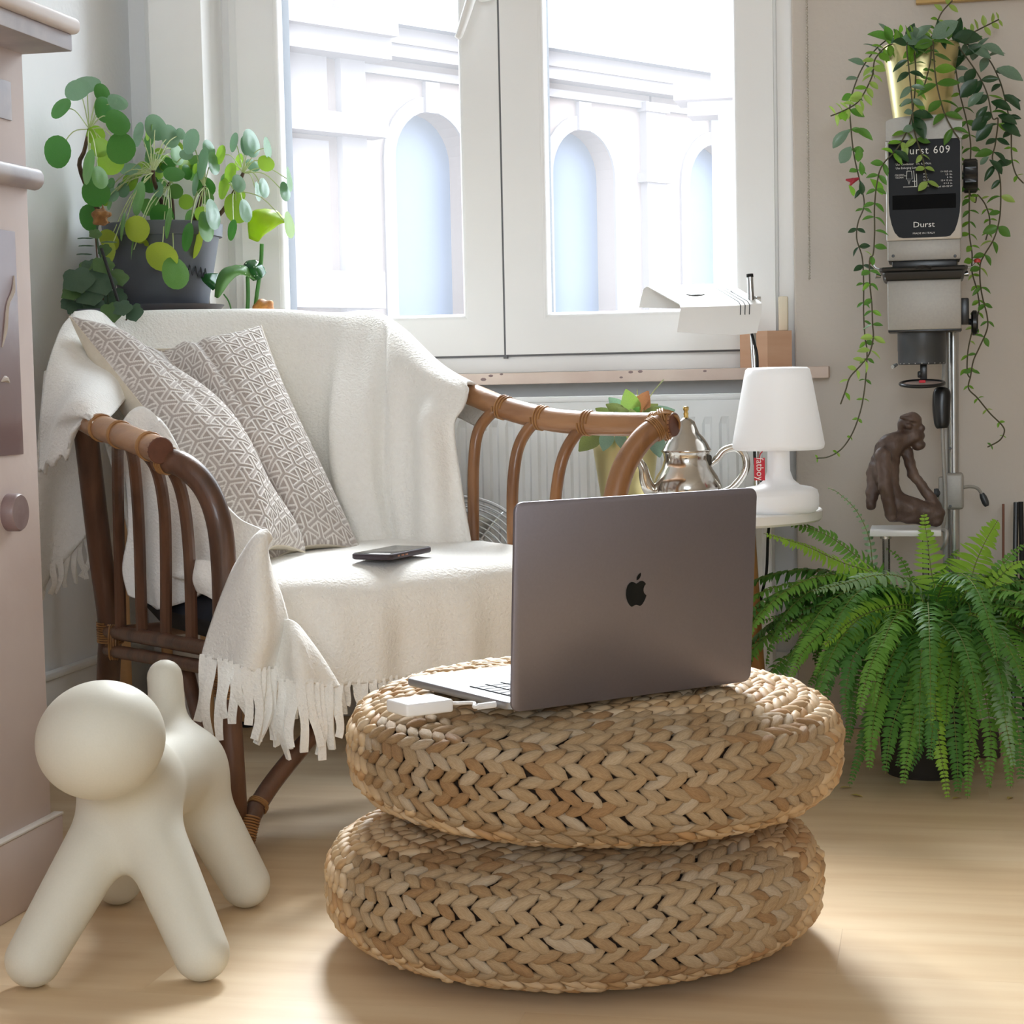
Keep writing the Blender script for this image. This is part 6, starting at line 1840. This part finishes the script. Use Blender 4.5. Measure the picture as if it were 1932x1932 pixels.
vl = {k: [oval_leaf(m, wid=w_, curl=c_, fold=f_) for w_, c_, f_ in ((0.27, 0.15, 0.2), (0.33, -0.1, 0.15), (0.23, 0.3, 0.25))] for k, m in dict(D=M_vD, M=M_vM, L=M_vL, S=M_vS, B=M_vB).items()}
a1 = lambda *p: [R1(*q) for q in p]
a2 = lambda *p: [R2(*q) for q in p]
front, midd, back_ = DV - 0.085, DV - 0.02, DV + 0.05
vines = [
 # points, depth, leaf length px (start, end), colours (start, end), spacing px
 (a1((760,260),(620,330),(500,480),(430,640),(400,780),(410,960),(430,1130),(465,1290),(500,1440),(500,1520),(460,1620),(450,1740),(490,1880)) + a2((500,400),(500,620),(510,800),(525,900),(515,1100),(490,1280),(450,1420),(400,1530),(330,1620),(240,1670),(150,1680)), midd, 36, 8, 'SMDMB', 34),
 (a1((860,300),(880,520),(850,850),(760,1060),(640,1200),(600,1320),(580,1500),(580,1700),(570,1850)) + a2((545,230),(545,400),(560,560),(565,700),(570,800),(540,920),(480,1000),(400,1090),(370,1180),(330,1290)), front, 27, 22, 'MBMML', 25),
 (a1((720,320),(590,420),(560,560),(470,730),(370,800),(250,850)), midd - 0.02, 33, 24, 'MBLLL', 13),
 (a1((1000,260),(1030,180),(1070,90),(1150,0)), back_, 18, 22, 'SL', 16),
 (a1((1150,300),(1290,240),(1390,190),(1490,140)), back_, 26, 18, 'MLL', 14),
 (a1((1100,300),(1250,320),(1400,420),(1480,560),(1520,680),(1560,860),(1575,960),(1580,1150),(1610,1270),(1669,1340)), midd + 0.02, 46, 12, 'DSDDB', 27),
 (a1((1120,300),(1180,330),(1320,520),(1400,680),(1440,860),(1480,870),(1460,1050),(1440,1160),(1490,1280),(1500,1440),(1490,1600),(1450,1740),(1380,1860)) + a2((1350,270),(1350,400),(1370,520),(1400,640),(1400,740),(1340,880),(1300,970),(1280,1080),(1265,1170),(1330,1240),(1420,1350),(1510,1440),(1525,1490),(1490,1550),(1400,1600)), midd - 0.01, 44, 8, 'DDMMB', 30),
 (a1((1140,320),(1170,500),(1200,680),(1250,880),(1280,1060),(1270,1300),(1270,1500),(1270,1700),(1290,1850)) + a2((1290,320),(1330,470),(1340,600),(1290,760),(1260,900),(1255,1050),(1280,1100)), midd, 24, 16, 'SMMBB', 24),
 (a1((820,310),(830,500),(850,700),(870,950),(930,1150),(965,1330)), front - 0.01, 40, 22, 'BDSL', 26),
 (a1((1000,300),(1010,400),(1030,600),(1080,800),(1140,930),(1200,1020)), front - 0.01, 40, 38, 'MMM', 30),
 (a1((1270,1400),(1330,1420),(1390,1500),(1420,1620),(1390,1750)), midd + 0.02, 22, 14, 'MB', 22),
 (a1((980,300),(990,420),(960,560),(930,660)), front, 16, 14, 'MM', 18),
]
for (pts2, d, l0_, l1_, cs, sp) in vines:
    n_p = len(pts2)
    ds = d + np.linspace(0, 1, n_p) * 0.0
    P = np.array([A(x, y, d) for x, y in pts2])
    # the root end starts inside the pot
    P = np.concatenate([[hp0 + (0, 0, hv - 0.012)], P])
    C_ = cr(P, 26 * n_p)
    seg = np.linalg.norm(np.diff(C_, axis=0), axis=1); s_ = np.concatenate([[0], np.cumsum(seg)])
    obj('vine_stem', MB().tube(C_[::3], 0.0014, n=5), M_vstem, vine)
    total = s_[-1]; u = 0.035; flip = 1
    while u < total:
        t = u / total
        i = int(np.searchsorted(s_, u)); i = min(i, len(C_) - 2)
        T_ = nrm(C_[min(i + 1, len(C_) - 1)] - C_[max(i - 1, 0)])
        L_ = (l0_ * (1 - t) + l1_ * t) * d / FPX * random.uniform(0.75, 1.15)
        k = cs[min(len(cs) - 1, int(t * len(cs)))]
        side = nrm(np.cross(T_, CF))
        for sgn in (1, -1):
            if random.random() < 0.12: continue
            kk = k if random.random() < 0.75 else random.choice('DMSB' if k in 'DS' else 'MBL')
            dirv = nrm(side * sgn + T_ * random.uniform(-0.1, 0.7) - CF * random.uniform(-0.2, 0.6) + np.array([0, 0, -0.25]))
            tip = C_[i] + dirv * L_
            face = nrm(-CF * random.uniform(0.2, 1.0) + np.array([0, 0, 1]) * random.uniform(0.1, 0.9) + side * random.uniform(-0.4, 0.4))
            put_leaf(random.choice(vl[kk]), C_[i], tip, face, vine, wk=random.uniform(0.85, 1.2))
        u += sp * d / FPX * random.uniform(0.85, 1.2)
# a few big leaves over the rim
for (x0, y0, x1, y1, k) in [(700,290,540,235,'M'),(900,280,860,195,'S'),(860,290,990,175,'S'),(1000,280,1190,160,'S'),(1120,290,1120,195,'M'),(1150,270,1365,290,'D'),(1260,330,1430,420,'S'),(1360,330,1530,390,'S'),(1060,270,1100,350,'D'),(700,300,650,190,'M'),(760,300,1000,285,'S'),(770,240,770,180,'B'),
                           (1470,500,1665,580,'S'),(1210,710,1330,580,'D'),(1260,780,1370,665,'S'),(850,830,1010,850,'D'),(830,1180,730,1090,'D'),(860,850,950,1010,'D'),(1320,880,1400,770,'D'),(1290,950,1410,850,'D'),(1430,740,1580,800,'D'),(1520,690,1650,790,'D'),(1480,840,1620,900,'D'),(1500,900,1645,990,'D'),(1510,1270,1430,1160,'D'),(1320,1030,1440,900,'D'),(1350,1200,1410,1140,'S'),(640,1420,560,1300,'B'),(430,1430,400,1350,'B'),(490,1420,480,1320,'D'),(460,1180,470,1070,'M'),(490,1280,480,1180,'M'),(330,1190,410,1070,'S'),(275,1080,390,940,'S'),(440,940,570,1010,'M')]:
    d = front - 0.005 if 640 < x0 < 1150 else midd - 0.01
    p, q = A(*R1(x0, y0), d), A(*R1(x1, y1), d - 0.01)
    put_leaf(random.choice(vl[k]), p, q, nrm(-CF + CU * 0.5), vine, wk=1.15)
M_flr = mat('flower_red', '#a5283a', 0.5)
fp_ = A(*R1(465, 1300), midd - 0.01)
obj('flower', MB().tube(np.array([fp_, fp_ + A(*R1(420, 1315), midd) - A(*R1(465, 1300), midd), fp_ + A(*R1(370, 1310), midd) - A(*R1(465, 1300), midd)]), [0.0022, 0.005, 0.0015], n=8, res=10), M_flr, vine)
obj('flower', MB().tube(cr(AP([(*R1(430, 1315), midd - 0.012), (*R1(405, 1345), midd - 0.012), (*R1(398, 1372), midd - 0.012)]), 8), np.linspace(0.004, 0.001, 8), n=8), M_flr, vine)

# ================================================================== carved monkey on an acrylic stand
M_carv = mat('carved_dark_wood', '#4d3b33', 0.5, col2='#7b675c', noise=12, amount=0.7, stretch=(3, 3, 1), detail=8, lo=0.42, hi=0.7, bump=0.0008, bump_scale=70)
DM = 3.47
def Mp(x, y, dd=0.0): return A(1620 + x * 0.1864, 760 + y * 0.1864, DM + dd)
km = 0.1864 * DM / FPX
def monkey(P):
    E3 = np.stack([CR, CU, CF])
    f = sd_cap(P, Mp(320, 440), Mp(270, 680, 0.01), 120 * km, 120 * km)
    f = smin(f, sd_cap(P, Mp(270, 680, 0.01), Mp(340, 980), 120 * km, 100 * km), 0.012)
    f = smin(f, sd_cap(P, Mp(250, 470, 0.02), Mp(150, 720, 0.03), 85 * km, 70 * km), 0.012)
    f = smin(f, sd_cap(P, Mp(340, 410), Mp(480, 360), 95 * km, 85 * km), 0.012)      # neck
    h = sd_ell(P, Mp(525, 190), E3, (118 * km, 96 * km, 105 * km))
    h = smin(h, sd_ell(P, Mp(560, 330), E3, (108 * km, 95 * km, 92 * km)), 0.005)
    h = smin(h, sd_ell(P, Mp(605, 425), E3, (68 * km, 58 * km, 66 * km)), 0.003)
    h = np.maximum(h, -sd_ell(P, Mp(560, 215, -0.022), E3, (95 * km, 42 * km, 46 * km)))     # eye hollow under the brow
    h = smin(h, sd_ell(P, Mp(505, 232, -0.0145), E3, (38 * km, 36 * km, 34 * km)), 0.0015)   # eye
    h = smin(h, sd_cap(P, Mp(430, 150, -0.014), Mp(620, 170, -0.014), 22 * km, 20 * km), 0.003)   # brow
    h = smin(h, sd_ell(P, Mp(425, 235, 0.0), E3, (34 * km, 52 * km, 44 * km)), 0.002)
    h = smin(h, sd_ell(P, Mp(640, 260, -0.006), E3, (34 * km, 40 * km, 40 * km)), 0.003)     # nose
    h = np.maximum(h, -sd_cap(P, Mp(545, 400, -0.019), Mp(660, 362, -0.015), 13 * km, 13 * km))
    f = smin(f, h, 0.005)
    f = np.maximum(f, -sd_cap(P, Mp(345, 470, -0.034), Mp(345, 800, -0.036), 10 * km, 10 * km))
    f = smin(f, sd_cap(P, Mp(245, 530, -0.03), Mp(275, 850, -0.035), 80 * km, 72 * km), 0.003)       # near arm
    f = smin(f, sd_cap(P, Mp(275, 850, -0.035), Mp(330, 1150, -0.03), 72 * km, 56 * km), 0.003)
    f = smin(f, sd_cap(P, Mp(150, 720, 0.03), Mp(145, 900, 0.02), 72 * km, 66 * km), 0.005)           # haunch at the back
    f = smin(f, sd_cap(P, Mp(145, 900, 0.02), Mp(125, 1040, 0.015), 66 * km, 52 * km), 0.005)
    f = smin(f, sd_cap(P, Mp(490, 500, 0.01), Mp(550, 720, 0.01), 58 * km, 50 * km), 0.006)           # far arm
    f = smin(f, sd_cap(P, Mp(550, 720, 0.01), Mp(740, 980, 0.0), 50 * km, 52 * km), 0.006)
    f = smin(f, sd_cap(P, Mp(740, 980, 0.0), Mp(795, 1030, -0.005), 52 * km, 38 * km), 0.003)
    f = smin(f, sd_cap(P, Mp(390, 1030), Mp(790, 1120, -0.01), 130 * km, 82 * km), 0.008)             # thigh
    f = smin(f, sd_cap(P, Mp(330, 1140), Mp(780, 1190, -0.01), 60 * km, 66 * km), 0.005)
    chip = 0.0011 * np.sin(P[:, 0] * 210 + 3 * np.sin(P[:, 2] * 90)) * np.sin(P[:, 2] * 170 + P[:, 1] * 60)
    return f + chip
lo_m = np.minimum(Mp(20, 1300), Mp(950, 50)) - 0.06; hi_m = np.maximum(Mp(20, 1300), Mp(950, 50)) + 0.06
mk = surface_nets(monkey, lo_m, hi_m, 0.0022)
zmin = float(mk.v[0][:, 2].min())
solo('monkey_carving', mk, M_carv, 'carved dark wooden monkey leaning forward on the clear acrylic stand', 'sculpture', sharp=None)
M_acr = glass_mat('acrylic_clear', (0.88, 0.90, 0.92), refl=0.25)
M_acr2 = mat('acrylic_frosted_top', '#d9dadb', 0.3, spec=0.5)
at0 = Mp(420, 1240); 
ac = thing('acrylic_stand', 'clear acrylic side stand under the carved monkey', 'stand', (at0[0], at0[1] + 0.0, 0))
ztop_a = zmin - 0.0004
cxa, cya = float(at0[0]) + 0.01, float(at0[1]) + 0.0
obj('top', MB().box((cxa, cya, ztop_a - 0.006), (0.125, 0.12, 0.011), Rh, bev=0.001), M_acr2, ac)
for sx_ in (-1, 1):
    for sy_ in (-1, 1):
        p = np.array([cxa, cya, 0]) + rH * sx_ * 0.035 + bH * sy_ * 0.04
        obj('leg', MB().tube([p + (0, 0, ztop_a - 0.012), p + (0, 0, 0.0004)], 0.006, n=12), M_acr, ac)
        obj('leg_mount', MB().tube([p + (0, 0, ztop_a - 0.012), p + (0, 0, ztop_a - 0.017)], 0.010, n=12), M_tubeg, ac)

# ================================================================== rods leaning on the wall at the right edge
def rod(px0, py0, px1, d0, d1, r, m, label):
    top_ = A(px0, py0, d0)
    q = A(px1, 1200, d1); ft = np.array([q[0], q[1], r * 0.5])
    solo('leaning_rod', MB().tube([top_, ft], r, n=10), m, label, 'rod', group='rods leaning at the right edge')
rod(1893, 951, 1892, 3.70, 3.62, 0.0024, mat('rod_rust', '#7a4a35', 0.6), 'thin rusty brown rod leaning against the wall above the fern')
rod(1917, 948, 1910, 3.70, 3.62, 0.0050, M_bak, 'left one of the two thick black rods leaning above the fern')
rod(1926, 947, 1934, 3.71, 3.64, 0.0050, M_rub, 'right one of the two thick black rods leaning above the fern')
# ================================================================== big fern on the floor
M_f = {'D': leaf_mat('fern_deep', '#568c38', '#457930', rough=0.5, trans=0.3), 'M': leaf_mat('fern_mid', '#77ad45', '#669e3b', rough=0.5, trans=0.35), 'L': leaf_mat('fern_lime', '#a5d24a', '#94c63f', rough=0.5, trans=0.45),
       'S': leaf_mat('fern_silvery', '#8fb183', '#7ba173', rough=0.35, trans=0.25), 'B': leaf_mat('fern_bluish', '#5c9448', '#4c843e', rough=0.5, trans=0.25)}
M_rach = mat('fern_midrib', '#6f7a35', 0.6)
DFc = 3.40
crown = A(1748, 1185, DFc)
fern = thing('potted_fern', 'large bright green fern spilling over its pot on the floor', 'fern', (crown[0], crown[1], 0))
pz = float(crown[2]) - 0.01
obj('pot', MB().lathe([(0, 0.0003), (0.07, 0.0003), (0.08, 0.02), (0.095, pz - 0.02), (0.10, pz), (0.095, pz), (0.09, pz - 0.02), (0, pz - 0.02)], (crown[0], crown[1], 0), n=40), mat('fern_pot_dark', '#2e2a26', 0.7), fern, sharp=40)
obj('soil', MB().lathe([(0.092, 0), (0, 0.008)], (crown[0], crown[1], pz - 0.02), n=24), M_soil, fern)
rf_ = np.random.default_rng(21)
def frond(C_, wid, key, face, start=0.08, gap=0.0088, droop=0.25):
    """rachis C_ with paired leaflets; wid = longest leaflet"""
    seg = np.linalg.norm(np.diff(C_, axis=0), axis=1); s_ = np.concatenate([[0], np.cumsum(seg)]); L_ = s_[-1]
    C2 = np.stack([np.interp(np.linspace(0, L_, 40), s_, C_[:, i]) for i in range(3)], 1)
    T_ = nrm(np.gradient(C2, axis=0))
    mb = MB()
    mb.tube(C2, np.linspace(0.0016, 0.0005, 40), n=4, mi=1)
    u = start * L_
    side_flip = 1
    V = []; F = []
    cnt = 0
    while u < L_ * 0.995:
        t = u / L_
        i = t * 39; i0 = int(min(38, i)); f_ = i - i0
        p = C2[i0] * (1 - f_) + C2[i0 + 1] * f_; tt = T_[i0]
        fc_ = nrm(face - tt * (face @ tt)); sd = np.cross(tt, fc_)
        w_ = wid * min(1, (t + 0.12) / 0.35) ** 0.7 * (1 - max(0, (t - 0.35)) / 0.65 * 0.86)
        for sg in (1, -1):
            wl = w_ * rf_.uniform(0.85, 1.12)
            dirv = nrm(sd * sg + tt * rf_.uniform(0.18, 0.4) + fc_ * rf_.uniform(-0.35, 0.2))
            hw = min(0.0040, 0.22 * wl + 0.0008) * rf_.uniform(0.9, 1.1)
            along = nrm(tt - dirv * (tt @ dirv))
            dz = -fc_ * wl * droop * rf_.uniform(0.4, 2.2)
            b = len(V)
            V += [p - along * hw * 0.5, p + along * hw * 0.6,
                  p + dirv * wl * 0.35 - along * hw + fc_ * 0.0012, p + dirv * wl * 0.35 + along * hw * 0.9 + fc_ * 0.0012,
                  p + dirv * wl * 0.72 - along * hw * 0.75 + dz * 0.35, p + dirv * wl * 0.72 + along * hw * 0.7 + dz * 0.35,
                  p + dirv * wl + along * hw * 0.25 + dz]
            if sg > 0: F += [(b, b + 2, b + 3, b + 1), (b + 2, b + 4, b + 5, b + 3), (b + 4, b + 6, b + 5)]
            else: F += [(b, b + 1, b + 3, b + 2), (b + 2, b + 3, b + 5, b + 4), (b + 4, b + 5, b + 6)]
        u += gap * rf_.uniform(0.85, 1.15) * (0.55 + 0.45 * min(1, w_ / wid + 0.25))
    mb.add(np.array(V), F, 0)
    o = obj('frond', mb, [M_f[key], M_rach], fern, sharp=None)
    return o
def R3(x, y): return (1380 + x * 0.3374, 880 + y * 0.3374)
def fr(pts, dlist, wid, key, face=None, **k):
    ds = np.interp(np.linspace(0, 1, len(pts)), np.linspace(0, 1, len(dlist)), dlist)
    P = np.array([A(*R3(*p), d) for p, d in zip(pts, ds)])
    P[:, 2] = np.maximum(P[:, 2], 0.006)
    P = np.concatenate([[crown + (P[0] - crown) * 0.15 + (0, 0, -0.01)], P])
    return frond(cr(P, 60), wid, key, nrm(-CF + CU * 0.7) if face is None else face, **k)
# fronds that stand out in the picture
fr([(860,640),(600,530),(400,440),(180,375)], [3.36, 3.25], 0.048, 'L', nrm(-CF * 0.6 + CU))
fr([(800,600),(720,520),(560,400),(420,340),(260,300)], [3.42, 3.40], 0.038, 'M', nrm(-CF * 0.8 + CU))
fr([(820,640),(770,400),(700,250),(600,150),(540,120)], [3.45, 3.50], 0.015, 'S', gap=0.012)
fr([(1080,720),(950,620),(800,610),(650,650),(450,700)], [3.34, 3.18], 0.040, 'S', nrm(-CF * 0.6 + CU))
fr([(1140,720),(1120,600),(1100,450),(1075,260)], [3.36, 3.40], 0.044, 'L', nrm(-CF + CU * 0.1))
fr([(1300,720),(1370,530),(1430,400),(1490,300)], [3.36, 3.42], 0.062, 'L', nrm(-CF + CU * 0.1), gap=0.0075)
fr([(1030,700),(980,580),(940,510),(865,455)], [3.42, 3.46], 0.020, 'M')
fr([(1150,690),(1200,560),(1270,460)], [3.42, 3.48], 0.022, 'M')
fr([(1380,720),(1480,600),(1560,500),(1640,430)], [3.40, 3.42], 0.034, 'M', nrm(-CF * 0.7 + CU))
fr([(1400,740),(1500,620),(1580,550),(1660,530)], [3.34, 3.32], 0.044, 'L', nrm(-CF * 0.7 + CU))
fr([(1060,720),(1090,850),(1130,1030),(1200,1180),(1290,1280)], [3.30, 3.12], 0.014, 'M', nrm(-CF + CR * 0.6))
fr([(1350,760),(1560,790),(1510,930),(1400,1120),(1300,1250),(1240,1360)], [3.34, 3.12], 0.013, 'M', nrm(-CF + CR * 0.6))
fr([(1250,900),(1290,1200),(1330,1450),(1380,1620),(1450,1790)], [3.28, 3.16], 0.016, 'M')
fr([(1130,850),(1130,1100),(1150,1450),(1210,1850)], [3.28, 3.17], 0.036, 'L', nrm(-CF + CU * 0.2), start=0.15)
fr([(1300,760),(1340,850),(1330,1000),(1290,1250)], [3.30, 3.15], 0.036, 'B', nrm(-CF + CU * 0.4))
fr([(1400,860),(1490,1080),(1520,1350),(1580,1680)], [3.26, 3.12], 0.038, 'S', nrm(-CF + CU * 0.3), start=0.15)
fr([(1300,900),(1400,1200),(1450,1500),(1440,1800)], [3.30, 3.19], 0.034, 'M', start=0.15)
fr([(1250,950),(1330,1300),(1330,1600),(1320,1900)], [3.30, 3.18], 0.030, 'M', start=0.15)
fr([(960,820),(850,900),(700,1030),(640,1250),(640,1410)], [3.32, 3.17], 0.034, 'B', nrm(-CF + CU * 0.5))
fr([(1000,850),(920,1080),(820,1300),(720,1600),(660,1790)], [3.34, 3.22], 0.030, 'D', start=0.15)
fr([(1030,860),(1000,1000),(900,1180),(870,1280)], [3.30, 3.16], 0.030, 'B')
fr([(1050,900),(1020,1200),(980,1500),(930,1680)], [3.34, 3.24], 0.034, 'B', start=0.2)
fr([(1060,900),(1080,1250),(1070,1500),(1000,1700)], [3.34, 3.22], 0.034, 'B', start=0.2)
fr([(900,760),(600,800),(400,880),(250,980)], [3.36, 3.28], 0.034, 'M')
fr([(900,760),(700,700),(500,690),(300,700),(140,790)], [3.42, 3.42], 0.018, 'D')
fr([(880,780),(600,760),(300,830),(130,880)], [3.38, 3.32], 0.020, 'D')
fr([(900,800),(650,860),(450,960),(300,1100)], [3.36, 3.26], 0.032, 'D')
fr([(930,830),(740,920),(560,1060),(430,1230)], [3.36, 3.24], 0.034, 'D')
fr([(930,830),(700,960),(560,1150),(520,1350)], [3.36, 3.24], 0.034, 'B')
fr([(960,850),(800,1050),(700,1250),(650,1550)], [3.38, 3.28], 0.034, 'D')
fr([(1380,760),(1520,780),(1640,900)], [3.36, 3.30], 0.030, 'M')
for pts_, key in (([(1100,900),(1060,1150),(1010,1450),(960,1780)], 'M'), ([(1180,900),(1230,1250),(1260,1600),(1270,1830)], 'D'), ([(1000,880),(880,1100),(800,1400),(770,1700)], 'M'), ([(1080,900),(1000,1180),(900,1450),(860,1720)], 'D'),
                  ([(1400,900),(1520,1150),(1600,1450),(1620,1750)], 'D'), ([(1350,880),(1430,1150),(1540,1400),(1560,1800)], 'M'), ([(1420,860),(1580,1000),(1660,1250)], 'M'), ([(1120,880),(1150,1150),(1130,1400),(1110,1640)], 'B'),
                  ([(900,800),(700,900),(560,1020),(470,1180)], 'M'), ([(920,800),(640,850),(430,1000),(330,1180)], 'M'), ([(1220,800),(1240,1000),(1210,1250),(1200,1450)], 'M'), ([(1000,780),(820,800),(650,880),(520,1000)], 'L')):
    fr(pts_, [3.30, 3.17], 0.040, key, nrm(-CF + CU * 0.3), start=0.12)
# the rest of the crown, all the way round
keys = 'DDMBDMDB'
for k in range(96):
    az_ = 2 * pi * (k + rf_.uniform(-0.3, 0.3)) / 48
    Lf = rf_.uniform(0.33, 0.50)
    e0 = radians(rf_.uniform(25, 78)); e1_ = radians(rf_.uniform(-88, -50))
    dirh = np.array([cos(az_), sin(az_), 0])
    toward = dirh @ (-CF)
    if toward > 0.4 and k % 2: continue
    if dirh @ np.array([0, 1.0, 0]) > 0.5: Lf *= 0.75
    p = crown + np.array([0, 0, -0.01]) + dirh * 0.03
    pts2 = [p]
    for i in range(18):
        q = (i / 17) ** 0.9
        el = e0 + (e1_ - e0) * q
        p = p + (dirh * cos(el) + np.array([0, 0, sin(el)])) * Lf / 18
        p = np.array([p[0], p[1], max(p[2], 0.008)])
        pts2.append(p)
    C_ = np.array(pts2)
    if C_[:, 1].max() > YR - 0.02:
        C_[:, 1] = np.minimum(C_[:, 1], YR - 0.02)
    frond(C_, rf_.uniform(0.030, 0.044), keys[k % 8], nrm(dirh * 0.5 + np.array([0, 0, 1.0])), start=0.1)
# short young fronds in the middle
for k in range(14):
    az_ = rf_.uniform(0, 2 * pi); dirh = np.array([cos(az_), sin(az_), 0]); Lf = rf_.uniform(0.12, 0.2)
    p = crown + dirh * 0.04; el = radians(rf_.uniform(35, 75)); pts2 = [p]
    for i in range(10):
        e_i = el - radians(70) * (i / 9)
        p = p + (dirh * cos(e_i) + np.array([0, 0, sin(e_i)])) * Lf / 10; pts2.append(p)
    frond(np.array(pts2), rf_.uniform(0.018, 0.028), 'MLMS'[k % 4], nrm(dirh * 0.3 - CF * 0.5 + np.array([0, 0, 1.0])), start=0.15)
# fallen leaflets
M_dryl = mat('fallen_leaflet', '#c5ae63', 0.8)
fl_me = oval_leaf(M_dryl, name='fallen_leaflet', wid=0.25, curl=0.2)
for (x, y, a, lb_) in [(1584, 1486, 0.4, 'dry yellow leaflet on the floor right beside the upper pouf'), (1603, 1499, -0.3, 'curled dry leaflet on the floor a little in front of the poufs edge'), (1797, 1507, 0.9, 'dry leaflet below the long hanging lime frond'), (1902, 1507, 1.2, 'dry leaflet at the far right under the fern')]:
    p = on(x, y, 2, 0.0022)
    o = bpy.data.objects.new('fallen_leaflet', fl_me); link(o)
    o.matrix_world = Matrix.Translation(p) @ Matrix.Rotation(a, 4, 'Z') @ Matrix.Scale(0.024, 4)
    tag(o, lb_, 'leaf', 'fallen fern leaflets')
